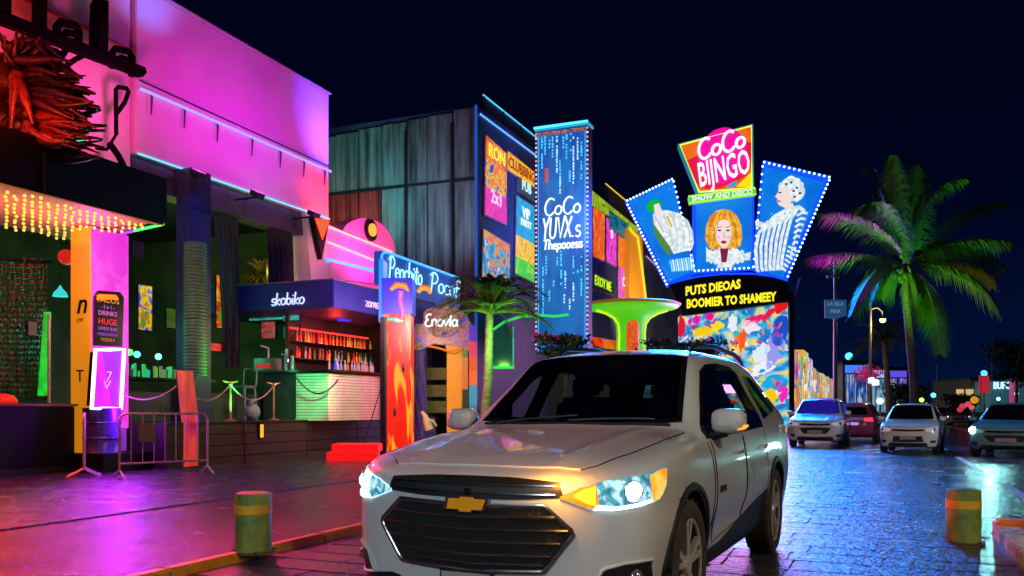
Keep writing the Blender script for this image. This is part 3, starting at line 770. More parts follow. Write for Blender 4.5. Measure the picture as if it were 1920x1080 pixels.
# lamps
for pl, s in (('DL', 1), ('DR', -1)):
    top = [(-.30, .865), (-.20, .91), (-.08, .94), (.12, .96), (.30, .985), (.36, .985)]
    bot = [(-.30, .848), (-.17, .80), (-.05, .788), (.14, .808), (.26, .83), (.33, .88), (.36, .97)]
    hl = patch(pl, bot, top, .004, 9, 26, .02).build('headlight', LENS if s > 0 else LENSR, suv, smooth=60)
    if s > 0: patch(pl, [(-.235, .858), (-.18, .828), (-.135, .818)], [(-.233, .874), (-.19, .898), (-.135, .912)], .0125, 7, 10, .006).build('bulb_glow', AMBERH, hl, smooth=60)
    patch(pl, [(-.30, .849), (-.17, .803), (-.12, .797)], [(-.295, .863), (-.20, .908), (-.13, .923)], .010, 6, 8, .006).build('turn_lamp' , AMBER if s > 0 else LENS, hl, smooth=60)
    c, nv = proj(pl, .065, .885)
    MB().ball(c - nv * (.004 if s > 0 else .022), .046, 16, 8).build('projector_lens', WHITE_HOT, hl, smooth=80)
    MB().tube([c + nv * (.012 if s > 0 else .004) + V((cos(q) * .05 * -.7071, cos(q) * .05 * .7071 * s, sin(q) * .05)) for q in [2 * pi * j / 20 for j in range(20)]], .006, 5, closed=True).build('lens_ring', CHROME, hl, smooth=60)
    patch(pl, [(-.15, .796), (-.05, .791), (.10, .807), (.19, .824)], [(-.13, .820), (-.02, .813), (.10, .826), (.19, .838)], .012, 3, 14, .006).build('daytime_strip', DRL, hl, smooth=60)
    patch(pl, [(.20, .826), (.26, .838), (.315, .89), (.35, .972)], [(.19, .955), (.25, .972), (.30, .98), (.35, .981)], .011, 7, 10, .006).build('side_marker', AMBER2 if s > 0 else LENS, hl, smooth=60)
    # fog lamp pocket
    fg = patch(pl, [(-.16, .38), (.0, .36), (.24, .38)], [(-.10, .50), (.02, .525), (.20, .525)], .004, 6, 12, .02).build('fog_pocket', BLACK, suv, smooth=50)
    MB().tube(line(pl, [(-.16, .38), (-.10, .50), (.02, .525), (.20, .525), (.24, .38), (.0, .36), (-.14, .378)], .006, .03), .009, 6, closed=True).build('pocket_rim', PAINT, fg, smooth=50)
    c, nv = proj(pl, .09, .445)
    MB().ball(c - nv * .01, .045, 14, 7).build('fog_lamp', mat('fog_glass', (.5, .5, .52), .08, metal=.8), fg, smooth=80)
# bumper bottom, plate
lowb = patch('F', [(-.70, .25), (0, .245), (.70, .25)], [(-.80, .36), (-.5, .40), (-.36, .345), (.36, .345), (.5, .40), (.80, .36)], .006, 6, 30, .02).build('lower_bumper', BLACK, suv, smooth=50)
p, nv = proj('F', 0, .42)
pf = MB().box((p.x + .008, -.165, .335), (p.x + .03, .165, .455)).build('plate_frame', BLACK, suv, bevel=.006)
MB().box((p.x + .031, -.15, .35), (p.x + .036, .15, .445)).build('license_plate', mat('plate_white', (.45, .42, .40), .4), pf, bevel=.002)
p, nv = proj('L', -.80, .775)
text('door_lettering', 'REDLM', .058, mat('badge_dark', (.02, .02, .02), .35), suv, suv.matrix_basis @ (p + V((.10, .004, -.02))), suv.matrix_basis.to_3x3() @ V((-1, 0, 0)), (0, 0, 1), .006, .002)
for a, b in ((-.36, .36),):
    MB().tube(line('B', [(-.7, .62), (.7, .62)], .01), .02, 6).build('rear_bar', BLACK, suv, smooth=50)
for s in (1, -1):
    patch('B', [(s * .50, 1.02), (s * .84, 1.02)], [(s * .48, 1.10), (s * .80, 1.12)], .006, 5, 8, .01).build('tail_light', mat('tail_red', (.3, .01, .01), .1, emit=(1, .02, .01), estr=.6), suv, smooth=60)

# cabin: seats, wheel, dashboard, inner mirror
SEATM = mat('seat_leather', (.26, .24, .22), .5)
def seat(x, y, w, nm='seat'):
    so = MB().obox((x - .02, y, .80), (.26, 0, .02), (0, w, 0), (-.01, 0, .09)).build(nm, SEATM, suv, bevel=.04)
    MB().obox((x - .33, y, 1.10), (.07, 0, .0), (0, w, 0), (-.09, 0, .30)).build('seat_back', SEATM, so, bevel=.05)
    if w < .4:
        MB().obox((x - .45, y, 1.50), (.05, 0, 0), (0, .14, 0), (-.02, 0, .085)).build('headrest', SEATM, so, bevel=.035)
        for dy in (-.06, .06): MB().tube([(x - .41, y + dy, 1.36), (x - .44, y + dy, 1.46)], .008, 5).build('headrest_post', CHROME, so)
    return so
seat(-1.35, .40, .26); seat(-1.35, -.40, .26)
so = seat(-2.30, 0, .66, 'rear_seat')
for y in (-.42, 0, .42): MB().obox((-2.76, y, 1.47), (.05, 0, 0), (0, .13, 0), (-.02, 0, .07)).build('headrest', SEATM, so, bevel=.03)
MB().obox((-.80, 0, 1.03), (.20, 0, 0), (0, .74, 0), (0, 0, .09)).build('dashboard', mat('dash_dark', (.02, .02, .02), .6), suv, bevel=.05)
stw = V((-.98, .40, 1.08)); ring = [stw + V((.07 * sin(q), .185 * cos(q), .17 * sin(q))) for q in [2 * pi * j / 24 for j in range(24)]]
sw = MB().tube(ring, .016, 6, closed=True).build('steering_wheel', BLACK, suv, smooth=60)
MB().tube([stw + V((0, -.18, 0)), stw + V((.03, 0, 0)), stw + V((0, .18, 0))], .014, 6).tube([stw + V((.03, 0, 0)), (-.82, .40, 1.02)], .03, 6).build('spokes', BLACK, sw)
MB().obox((-1.05, 0, 1.52), (.012, 0, .008), (0, .12, 0), (-.01, 0, .035)).build('inner_mirror', BLACK, suv, bevel=.01)
for c in CUT: bpy.data.objects.remove(c)
# ================================================================ left: open-air club with canopy, bar kiosk
def part(b, name, m, t, **k): return b.build(name, m, t, world=True, **k)
STUCCO = mat('white_stucco', (.70, .68, .70), .75, noise=.05, nscale=1.1, bump=.15, bscale=14)
DARKW = mat('dark_wall', (.022, .022, .026), .6, noise=.4, nscale=2.5, bump=.2)
BLACKP = mat('black_panel', (.005, .005, .007), .5, spec=.25, noise=.4, nscale=2, bump=.1)
BLUEW = mat('blue_grey_beam', (.05, .06, .09), .4, noise=.3, nscale=3)
club = thing('nightclub_building', 'white walled open-air nightclub with its upper wall washed in magenta light', 'building', (-16, 14, 0))
part(MB().box((-22, 13.62, 6.75), (-14.5, 20.62, 10.36)), 'upper_wall', STUCCO, club, bevel=.02)
part(MB().box((-22, 1, 5.9), (-14.62, 13.60, 13.6)), 'sign_wall', STUCCO, club, bevel=.02)
part(MB().box((-14.62, 1, 10.15), (-14.40, 13.6, 10.42)).box((-14.62, 1, 8.9), (-14.55, 13.6, 8.96)), 'cornice', mat('pink_trim', (.6, .10, .14), .5), club)
part(MB().box((-22.05, 13.58, 10.362), (-14.44, 20.66, 10.42)), 'parapet_cap', mat('cap_grey', (.5, .5, .55), .5), club, bevel=.01)
part(MB().box((-15.2, 13.65, 6.12), (-14.66, 20.0, 6.74)), 'beam', BLUEW, club, bevel=.02)
part(MB().box((-22, 1, 6.5), (-15.3, 20.6, 6.7)), 'ceiling', DARKW, club)
part(MB().box((-22, 1, 1.0), (-21.8, 24, 6.5)), 'back_wall', mat('green_wall', (.10, .13, .11), .6, noise=.4, nscale=1.2), club)
part(MB().box((-21.8, 20.3, 1.0), (-15.6, 20.5, 6.5)), 'side_wall', mat('olive_wall', (.12, .12, .07), .6, noise=.4, nscale=1.2), club)
# pier at the right end, its left edge curved
p0 = [(19.55, 6.74), (20.60, 6.74), (20.60, 1.02), (20.12, 1.02), (20.02, 3.4), (19.86, 4.6), (19.70, 5.7)]
part(MB().prism([(-15.3, y, z) for y, z in p0], (.78, 0, 0)), 'pier', STUCCO, club)
part(MB().box((-14.62, 14.87, 1.0), (-14.15, 15.50, 6.74)), 'column', mat('navy_column', (.03, .035, .09), .35, noise=.3), club, bevel=.02)
for z in (2.2, 3.4, 4.6, 5.8):
    part(MB().box((-14.14, 14.93, z), (-14.12, 15.44, z + .02)), 'column_joint', BLACKP, club)
LEDB = glow('led_ice_blue', (.22, .42, 1), 1.5); LEDC = glow('led_cyan', (.12, .55, 1), 1.6)
part(MB().tube([(-14.46, 13.64, 6.74), (-14.46, 20.6, 6.76)], .022, 6), 'led_strip', LEDC, club)
for k, (yy, w) in enumerate(((14.9, 'nearest the canopy'), (16.9, 'in the middle of the row'), (19.2, 'nearest the bar kiosk'))):
    t = thing('floodlight', 'small black floodlight under the magenta wall, %s' % w, 'floodlight', (-14.0, yy, 6.5), 0, 'floodlights under the magenta wall')
    MB().box((-.66, -.02, -.02), (0, .02, .02)).build('arm', BLACKP, t)
    MB().prism([(-.12, -.16, .06), (.08, -.16, -.04), (.14, -.16, .08), (-.06, -.16, .18)], (0, .32, 0)).build('housing', BLACKP, t, bevel=.01)
    MB().prism([(-.05, -.13, .172), (.125, -.13, .088), (.13, -.13, .096), (-.045, -.13, .18)], (0, .26, 0)).build('lens', glow('flood_magenta', (1, .08, .85), 2), t)
rail = thing('wall_rail', 'pale blue light tube and cable strung across the magenta wall', 'light tube', (-14.4, 17, 8.1))
part(MB().tube([(-14.40, 13.66, 8.12), (-14.40, 20.58, 8.12)], .035, 8), 'light_tube', glow('tube_lilac', (.42, .38, 1), 1.0), rail, smooth=60)
part(MB().tube([(-14.42, 13.66, 8.30), (-14.42, 20.58, 8.25)], .018, 6), 'cable', mat('cable_dark', (.03, .01, .06), .6), rail)
for px in (284, 346, 408, 473, 526, 570, 609):
    q = onX(px, 300, -14.42)
    part(MB().tube([(-14.46, q.y, 8.14), (-14.41, q.y, 8.05), (-14.43, q.y, 7.66)], [.02, .028, .014], 6), 'hanger', mat('hanger_purple', (.10, .02, .16), .5), rail)
# wedge shaped wall lamp on the pier
sc_ = thing('wall_lamp', 'dark wedge shaped wall lamp glowing red on the white pier', 'lamp', onX(592, 410, -14.48))
b = MB(); 
top = [onX(579, 408, -14.46), onX(609, 414, -14.46)]; tip = onX(595, 487, -14.46)
part(MB().prism([top[0], top[1], tip], (.16, 0, 0)), 'shade', BLACKP, sc_)
part(MB().prism([top[0] + V((.165, .05, -.02)), top[1] + V((.165, -.03, -.02)), tip + V((.165, 0, .55))], (.02, 0, 0)), 'red_glow', glow('lamp_red', (1, .06, .01), 2), sc_)
# ---------------------------------------------------------------- canopy with its icicle lights
can = thing('entrance_canopy', 'long black entrance canopy with hanging golden lights under it', 'canopy', (-13.5, 8, 4.8))
part(MB().box((-12.60, 2, 4.80), (-12.45, 12.38, 5.70)), 'fascia', BLACKP, can, bevel=.015)
for yy in (4.6, 7.2, 9.8): part(MB().box((-12.448, yy, 4.84), (-12.43, yy + .03, 5.66)), 'fascia_joint', mat('joint_grey', (.03, .028, .02), .5), can)
part(MB().box((-15.6, 2, 5.55), (-12.62, 12.38, 5.68)), 'roof', BLACKP, can)
part(MB().prism([(-12.62, 2, 4.86), (-12.62, 12.36, 4.86), (-15.6, 13.2, 4.86), (-15.6, 2, 4.86)], (0, 0, .08)), 'soffit', mat('soffit_cream', (.30, .09, .15), .6, noise=.2), can)
part(MB().tube([(-12.47, 2, 4.79), (-12.47, 12.38, 4.79)], .012, 6), 'edge_trim', mat('edge_copper', (.35, .12, .03), .4, emit=(1, .25, .02), estr=.25), can)
part(MB().tube([(-12.5, 12.40, 4.82), (-13.5, 12.66, 4.83)], .028, 6), 'green_led', glow('led_green', (.03, 1, .12), 1.4), can)
part(MB().tube([(-13.5, 12.66, 4.83), (-15.5, 13.2, 4.84)], .028, 6), 'violet_led', glow('led_violet', (.4, .05, 1), 1.3), can)
part(MB().box((-12.46, 12.385, 4.86), (-14.3, 12.45, 5.69)), 'end_panel', BLACKP, can)
fl = thing('icicle_lights', 'rows of golden icicle light strands hanging from the black canopy', 'string lights', (-13.5, 8, 4.8))
GOLDB = glow('fairy_gold', (1, .44, .045), 1.9, sample=False); WIRE = mat('wire', (.05, .03, .01), .6)
rng = random.Random(5)
for i in range(58):                                                # strings of bulbs run back across the underside
    yy = 3.6 + i * .152; p = V((-12.74, yy, 4.80)); d = V((p.x, p.y, 0)).normalized(); g = MB(); pts = [p]
    p = p + d * rng.uniform(0, .3)
    while p.x > -15.45 and p.y < 12.30 + (-12.6 - p.x) * .26 and len(pts) < 12:
        q = p + V((rng.uniform(-.015, .015), rng.uniform(-.015, .015), rng.uniform(-.03, 0))); g.ball(q, .030, 6, 4); pts.append(p); p = p + d * .345
    if len(pts) < 3: continue
    s = part(MB().tube([q + V((0, 0, .03)) for q in pts], .004, 3), 'strand', WIRE, fl)
    o = part(g, 'beads', GOLDB, s); o['kind'] = 'stuff'
# ---------------------------------------------------------------- club lettering on the sign wall
INK = mat('sign_black', (.003, .003, .004), .9, spec=.05)
sg = thing('club_sign', 'big black club lettering standing on a slanted bar above the canopy', 'sign', (-14.2, 9, 8.5))
SX = -14.15
def wpoly(pts, name, m, t, X=SX, th=.16): return part(MB().prism([onX(px, py, X) for px, py in pts], (th, 0, 0)), name, m, t)
wpoly([(-40, 10), (262, 128), (265, 138), (258, 146), (-40, 34)], 'bar', INK, sg)
def wtube(pts, r, name, m, t, X=SX, n=8): return part(MB().tube([onX(px, py, X) for px, py in pts], r, n), name, m, t, smooth=50)
wpoly([(60, -40), (78, -34), (77, 58), (59, 52)], 'letter', INK, sg)
wpoly([(-12, -40), (10, -34), (10, 34), (-12, 26)], 'letter', INK, sg)
# letter a: block with a small counter, l: tall stroke
def a_letter(x, y, k, sl):
    o = [(x, y + 40 * k + 0 * sl), (x, y + 8 * k), (x + 8 * k, y), (x + 44 * k, y + 9 * k), (x + 52 * k, y + 20 * k), (x + 50 * k, y + 62 * k)]
    ring = [onX(px, py, SX) for px, py in [(x + 2, y + 8), (x + 42 * k, y + 14 * k), (x + 45 * k, y + 56 * k), (x + 46 * k, y + 40 * k), (x + 20 * k, y + 36 * k), (x + 4, y + 30 * k), (x + 1, y + 14 * k)]]
    part(MB().tube([onX(px, py, SX + .05) for px, py in ((x + 2 * k, y + 48 * k), (x + 3 * k, y + 14 * k), (x + 10 * k, y + 6 * k), (x + 40 * k, y + 13 * k), (x + 46 * k, y + 24 * k), (x + 45 * k, y + 66 * k))], .085 * k, 6), 'letter', INK, sg)
    part(MB().tube([onX(px, py, SX + .06) for px, py in ((x + 46 * k, y + 33 * k), (x + 22 * k, y + 25 * k), (x + 14 * k, y + 34 * k), (x + 22 * k, y + 46 * k), (x + 44 * k, y + 52 * k))], .07 * k, 6), 'letter_bowl', INK, sg)
a_letter(104, 36, .95, 0); a_letter(208, 86, .86, 0)
wtube([(176, 96), (178, 14), (184, 2), (190, 6), (190, 98)], .10, 'letter', INK, sg)
wpoly([(174, 96), (176, 10), (182, 2), (193, 4), (192, 104)], 'letter', INK, sg)
wtube([(218, 252), (217, 168), (222, 163), (238, 166), (241, 172), (234, 192), (218, 214)], .045, 'flourish', INK, sg)
wtube([(205, 268), (222, 292), (236, 320)], .07, 'flourish', INK, sg)
wtube([(180, 278), (200, 281), (218, 252)], .03, 'flourish', INK, sg)
wtube([(58, 70), (56, 92), (72, 112), (96, 122), (112, 112), (124, 92)], .06, 'flourish', INK, sg)
wtube([(118, 128), (140, 112), (160, 102)], .05, 'flourish', INK, sg)
# ---------------------------------------------------------------- driftwood lion sculpture on the canopy roof
sc2 = thing('driftwood_sculpture', 'wild dark driftwood sculpture with swept back branches on the canopy roof', 'sculpture', at(50, 285, 14.3))
WOODS = [mat('driftwood_red', (.13, .03, .02), .3, noise=.5, nscale=14, bump=.5, bscale=30), mat('driftwood_dark', (.03, .014, .014), .32, noise=.5, nscale=14, bump=.5, bscale=30), mat('driftwood_blue', (.02, .022, .06), .32, noise=.5, nscale=14, bump=.4, bscale=30)]
rng = random.Random(11)
C0 = (52, 195)
hd = MB()
for (px, py, r, sc3) in ((40, 245, .30, (1, 1.2, .9)), (50, 200, .30, (1, .9, 1.3)), (20, 150, .36, (1, 1.2, 1.2)), (10, 230, .3, (1, 1.2, 1.2)), (70, 225, .26, (1, 1.5, .8)), (60, 265, .2, (1, 1.4, .7))):
    hd.ball(at(px, py, 14.3), r, 12, 8, sc3)
part(hd, 'core', WOODS[1], sc2, smooth=60)
def branch(px0, py0, px1, py1, bow, r, m, d0=14.2, d1=14.0):
    pts = []; n = 9; rr = []
    w = rng.uniform(0, 6)
    for i in range(n):
        t = i / (n - 1); x = px0 + (px1 - px0) * t; yv = py0 + (py1 - py0) * t + bow * sin(pi * t) + 3 * sin(w + t * 7)
        pts.append(at(x, yv, d0 + (d1 - d0) * t)); rr.append(r * (1 - .78 * t ** 1.5) * (1 + .12 * sin(w * 3 + t * 9)))
    part(MB().tube(pts, rr, 7), 'branch', m, sc2, smooth=60)
for i in range(120):                                               # mane, swept to the right like wet hair
    t = i / 119; y0 = 88 + 195 * t + rng.uniform(-8, 8); x0 = rng.uniform(0, 70); y1 = 120 + 172 * t + rng.uniform(-12, 12); x1 = rng.uniform(135, 192) * (.62 + .42 * min(1, t * 2.2)) + rng.uniform(-8, 4)
    if t < .3: y1 -= rng.uniform(0, 26)
    branch(x0, y0, x1, y1, rng.uniform(-16, 16) - 8 * (t < .35), rng.uniform(.05, .115), WOODS[0 if t > .5 and rng.random() < .6 else (2 if t < .5 and rng.random() < .5 else 1)], 14.3 + rng.uniform(-.25, .25), rng.uniform(13.6, 14.7))
for i in range(34):                                                # tufts rising at the top and to the left
    t = i / 33; ang = -52 - 110 * t + rng.uniform(-10, 10); L = rng.uniform(55, 105)
    branch(20 + rng.uniform(-35, 40), 150 + rng.uniform(-15, 30), 20 + L * cos(R(ang)), 150 + L * sin(R(ang)), rng.uniform(-14, 14), rng.uniform(.05, .09), WOODS[2 if rng.random() < .4 else 1], 14.3, rng.uniform(13.7, 14.6))
for (x0, y0, x1, y1, bw) in ((28, 145, 62, 235, -14), (34, 135, 20, 240, -20), (58, 235, 18, 262, 12), (78, 262, 140, 256, 6), (58, 250, 150, 268, 10), (20, 255, 66, 270, 10)):
    branch(x0, y0, x1, y1, bw, .11, WOODS[0], 13.9, 13.8)
for i in range(14):
    branch(70 + i * 3, 262 + i, 90 + i * 8, 285 + i, 4, .03, WOODS[1], 14, 13.9)
gl = thing('green_spotlight', 'small green spotlight glowing under the driftwood sculpture', 'spotlight', at(152, 270, 14.3))
q = at(152, 270, 14.2)
part(MB().lathe([(.0, 0), (.05, 0), (.07, .1), (0, .11)], q - V((0, 0, .08)), 10), 'housing', BLACKP, gl)
part(MB().ball(q + V((.02, -.03, .04)), .055, 8, 6), 'lens', glow('spot_green', (.08, 1, .35), 1.6), gl)
# ---------------------------------------------------------------- entrance column, menu, light box, barrel
ec = thing('entrance_column', 'square entrance column, orange on one face and glowing pink on the other', 'column', (-14.25, 12.5, .43))
part(MB().box((-14.49, 12.07, .44), (-14.02, 12.93, 4.84)), 'core', mat('core_white', (.5, .4, .45), .5), ec)
PINKP = poster('pink_glow', [srgb(225, 20, 210), srgb(238, 30, 222), srgb(250, 70, 235)], 1.6, .95, detail=6, dist=1.0)
part(MB().box((-14.018, 12.05, .9), (-13.985, 12.95, 4.82)), 'glow_panel', PINKP, ec)  # pink light on the column put into the panel as a glow
part(MB().box((-14.51, 12.03, .44), (-13.985, 12.068, 4.84)), 'orange_panel', mat('orange_board', (.75, .26, .02), .5, noise=.12, nscale=3, emit=(1, .36, .01), estr=.48), ec)  # lamplight on the orange face put in as a glow
text('letter', 'n', .58, INK, ec, onY(143, 588, 12.02), (1, 0, 0), (0, 0, 1), .01, .004, .25)
text('caption', 'LIVE', .10, INK, ec, onY(144, 603, 12.02), (1, 0, 0), (0, 0, 1), .006, 0, 0)
text('letter', 'T', .34, INK, ec, onY(143, 716, 12.02), (1, 0, 0), (0, 0, 1), .01, 0, 0)
mb_ = thing('menu_board', 'black menu board with coloured lines hanging on the pink column', 'menu board', onX(203, 648, -13.97))
o = [(174, 648), (175, 556), (182, 545), (222, 548), (229, 558), (226, 650)]
part(MB().prism([onX(px, py, -13.98) for px, py in o], (.05, 0, 0)), 'board', mat('menu_black', (.015, .008, .02), .25), mb_)
for k, (bd, cl, sz, yy) in enumerate((('TACOS', (1, .35, .02), .17, 568), ('- 2 x 1 -', (.55, .12, .9), .10, 579), ('DRINKS', (.8, .15, .75), .13, 592), ('HUGE', (1, .04, .12), .17, 609), ('OPEN BAR', (.5, .1, .8), .10, 620), ('MARGARITA', (.4, .08, .75), .085, 630), ('TEQUILA', (.75, .2, .1), .085, 640))):
    text('menu_line', bd, sz, glow('menu_%d' % k, cl, .7), mb_, onX(202, yy, -13.925), (0, 1, 0), (0, 0, 1), .004, 0, 0, center=True)
part(MB().prism([onX(px, py, -13.928) for px, py in ((180, 562), (184, 551), (218, 553), (223, 562))], (.006, 0, 0)), 'heading', glow('menu_orange', (1, .28, .02), .8), mb_)
lb = thing('light_box', 'upright violet light box framed by a white neon tube on top of the barrel', 'light box', (-13.72, 12.1, 1.32))
LBC = [onX(px, py, -13.60) for px, py in ((179, 660), (227, 659), (221, 761), (172, 761))]
part(MB().prism([p + V((-.14, 0, 0)) for p in LBC], (.13, 0, 0)), 'housing', BLACKP, lb)
part(MB().prism([p + V((0, 0, 0)) for p in LBC], (.02, 0, 0)), 'face', poster('violet_face', [srgb(196, 0, 240), srgb(186, 0, 252), srgb(205, 20, 235)], 2.2, 1.0, detail=6), lb)
part(MB().tube([p + V((.04, 0, 0)) for p in [onX(px, py, -13.60) for px, py in ((176, 656), (203, 655.5), (230, 655), (227, 710), (224, 766), (196, 766), (169, 766), (172.5, 712))]], .036, 8, closed=True), 'neon_frame', glow('neon_white', (1, .82, 1), 3.0), lb, smooth=60)
neon('figure_line', 'v', .28, .008, glow('pale_line', (1, .5, .9), 1.3), lb, onX(192, 728, -13.575), (0, 1, 0), (0, 0, 1), .16)
text('figure_line', '7', .30, glow('pale_line', (1, .5, .9), 1.3), lb, onX(197, 716, -13.575), (0, 1, 0), (0, 0, 1), .004, -.006, .12)
br_ = thing('barrel', 'blue steel drum lit violet under the light box', 'barrel', (-13.78, 12.12, .44))
MB().lathe([(0, 0), (.34, 0), (.35, .015), (.34, .03), (.34, .27), (.355, .285), (.355, .30), (.34, .315), (.34, .56), (.355, .575), (.355, .59), (.34, .605), (.34, .845), (.352, .86), (.34, .875), (.31, .865), (0, .862)], n=36).build('drum', mat('blue_drum', (.10, .09, .35), .3, metal=.4, noise=.3, nscale=8), br_, smooth=40)
MB().lathe([(0, .863), (.05, .863), (.05, .885), (0, .888)], (.18, 0, 0), 12).build('bung', GLOSSB, br_)
part_plinth = struct(MB().box((-16, 11.75, 0), (-13.35, 13.0, .435)).build('plinth', BLACKP, None, bevel=.02))
ct = thing('entrance_counter', 'long black entrance counter with a red lit top edge at the left', 'counter', (-15, 7, 0))
part(MB().box((-16, 1, .08), (-14.3, 11.95, 1.34)), 'front', BLACKP, ct, bevel=.015)
part(MB().box((-16.02, 1, 1.342), (-14.24, 11.98, 1.39)), 'top', mat('counter_top', (.25, .06, .05), .3), ct, bevel=.01)
part(MB().box((-14.298, 1, .09), (-14.28, 11.9, .2)), 'skirting', mat('skirt_dark', (.02, .018, .012), .5), ct)
rd_ = thing('red_cushion', 'rounded red cushion lying on the black entrance counter', 'cushion', onX(8, 757, -14.7))
q = onX(2, 756, -14.7)
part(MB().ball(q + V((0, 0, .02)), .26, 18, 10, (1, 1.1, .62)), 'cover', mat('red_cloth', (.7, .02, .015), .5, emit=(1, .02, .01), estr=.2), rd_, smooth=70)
# ---------------------------------------------------------------- deck of dark boards
dk = struct(MB().box((-22, 13.0, 0), (-13.08, 24.4, .99)).build('deck', mat('deck_core', (.012, .010, .010), .6)))
DB = mat('deck_board', (.030, .022, .020), .38, noise=.4, nscale=3, stretch=(1, .3, 6), bump=.2)
for k in range(4):
    for j in range(5):
        MB().box((-13.079, 13.01 + j * 2.28, .012 + k * .247), (-13.0 - .012 * k, 13.0 + (j + 1) * 2.28 - .012, .012 + (k + 1) * .247 - .014)).build('board', DB, dk, bevel=.006)
src = None
for j in range(22):
    if src is None: src = MB().box((-13.2, 13.0, .991), (-12.98, 13.49, 1.02)).build('deck_plank', DB, dk, bevel=.004); q = src
    else: q = src.copy(); COL.objects.link(q)
    q.location = (0, j * .515, 0)
sl_ = thing('step_light', 'small orange light set in the dark deck front', 'light', onX(490, 808, -12.98))
q = onX(490, 808, -13.0)
part(MB().box(q + V((-.02, -.05, -.15)), q + V((.03, .05, .15))), 'lens', glow('step_orange', (1, .30, .03), 1.8), sl_, bevel=.01)
part(MB().box(q + V((-.02, -.09, -.19)), q + V((.012, .09, .19))), 'frame', BLACKP, sl_)
# ---------------------------------------------------------------- crowd barriers
STEEL = mat('galvanised_steel', (.62, .56, .52), .4, metal=.35, noise=.25, nscale=20)
def barrier(p0, p1, lab, plate=False):
    d = V((p1[0] - p0[0], p1[1] - p0[1], 0)); L = d.length; rz = math.atan2(d.y, d.x)
    t = thing('crowd_barrier', lab, 'barrier', (p0[0], p0[1], .085), rz, 'steel crowd barriers by the entrance')
    r = .12; pts = []
    for cx, cz, a0 in ((L - r, 1.12 - r, 90), (r, 1.12 - r, 180)):
        pass
    path = [(0, 0, .26), (0, 0, 1.12 - r)] + [(r - r * cos(R(q)), 0, 1.12 - r + r * sin(R(q))) for q in (22, 45, 68, 90)] + [(L - r + r * sin(R(q)), 0, 1.12 - r + r * cos(R(q))) for q in (0, 22, 45, 68, 90)] + [(L, 0, .26)]
    MB().tube(path, .019, 8).build('frame', STEEL, t, smooth=60)
    MB().tube([(0, 0, .24), (L, 0, .24)], .019, 8).build('bottom_rail', STEEL, t, smooth=60)
    n = 8
    for k in range(1, n): MB().tube([(L * k / n, 0, .24), (L * k / n, 0, 1.11)], .009, 6).build('bar', STEEL, t, smooth=60)
    for x in (0, L):
        MB().tube([(x, 0, .27), (x, 0, .14), (x, -.12, .07), (x, -.27, .0)], .017, 6).tube([(x, 0, .14), (x, .12, .07), (x, .27, .0)], .017, 6).build('foot', STEEL, t, smooth=60)
    if plate: MB().box((.32, -.03, .62), (.62, -.02, .93)).build('plate', mat('grey_plate', (.35, .30, .22), .5), t, bevel=.004)
    return t
barrier((-12.2, 11.1), (-11.6, 12.60), 'steel crowd barrier with a grey plate in front of the orange board', True)
barrier((-12.95, 11.0), (-13.30, 11.32), 'steel crowd barrier seen nearly end-on beside the blue barrel')
ob = thing('wooden_board', 'orange painted wooden board standing behind the steel barrier', 'board', (-12.42, 13.0 - .12, .085))
OW = mat('orange_wood', (.80, .32, .02), .55, noise=.25, nscale=3, stretch=(4, 4, .6), bump=.3)
B1 = [at(331, 694, 16.6), at(361, 696, 16.6), at(372, 792, 16.6), at(340, 792, 16.6)]
part(MB().prism(B1, (-.03, .05, 0)), 'upper_plank', OW, ob)
B2 = [at(344, 790, 16.72), at(371, 790, 16.72), at(371, 873, 16.6), at(344, 876, 16.6)]
part(MB().prism(B2, (-.03, .05, 0)), 'lower_plank', OW, ob)
# ---------------------------------------------------------------- rope stanchions
BRASS = mat('old_brass', (.45, .30, .12), .35, metal=.7, noise=.2)
ROPE = mat('pale_rope', (.42, .28, .24), .7); ROPEB = mat('black_rope', (.01, .01, .01), .6)
def stanchion(p, lab):
    t = thing('rope_stanchion', lab, 'stanchion', p, 0, 'rope posts along the deck edge')
    MB().lathe([(0, 0), (.15, 0), (.15, .015), (.05, .04), (.03, .06), (.025, .80), (.05, .82), (.05, .86), (.03, .88), (0, .90)], n=16).build('post', BRASS, t, smooth=40)
    MB().tube([(-.07, -.16, .90), (0, -.08, .87), (0, 0, .86), (0, .08, .87), (.07, .16, .90)], .022, 6).build('arms', BRASS, t, smooth=50)
    return t
sa = onX(432, 790, -13.35); sa.z = 1.02; sb = onX(513, 790, -13.35); sb.z = 1.02
stanchion(sa, 'brass rope post on the deck edge nearer the orange board'); stanchion(sb, 'brass rope post on the deck edge nearer the bar kiosk')
def rope(a, c, sag, m, lab, r=.016):
    pts = [V(a).lerp(V(c), i / 14) - V((0, 0, sag * 4 * (i / 14) * (1 - i / 14))) for i in range(15)]
    tag(MB().tube(pts, r, 6).build('barrier_rope', m, None, smooth=60), lab, 'rope', 'ropes slung along the deck edge')
top = lambda p: p + V((0, 0, .83))
rope(onX(228, 738, -13.4), onX(331, 724, -12.7), .18, ROPE, 'pale rope slung from the light box to the orange board')
rope(onX(370, 748, -12.7), top(sa), .16, ROPE, 'pale rope slung from the orange board to the nearer post')
rope(top(sa), top(sb), .36, ROPE, 'pale rope slung between the two brass posts')
rope(onX(556, 708, -12.9), onX(634, 712, -12.1), .36, ROPEB, 'black rope drooping in front of the white bar counter', .02)
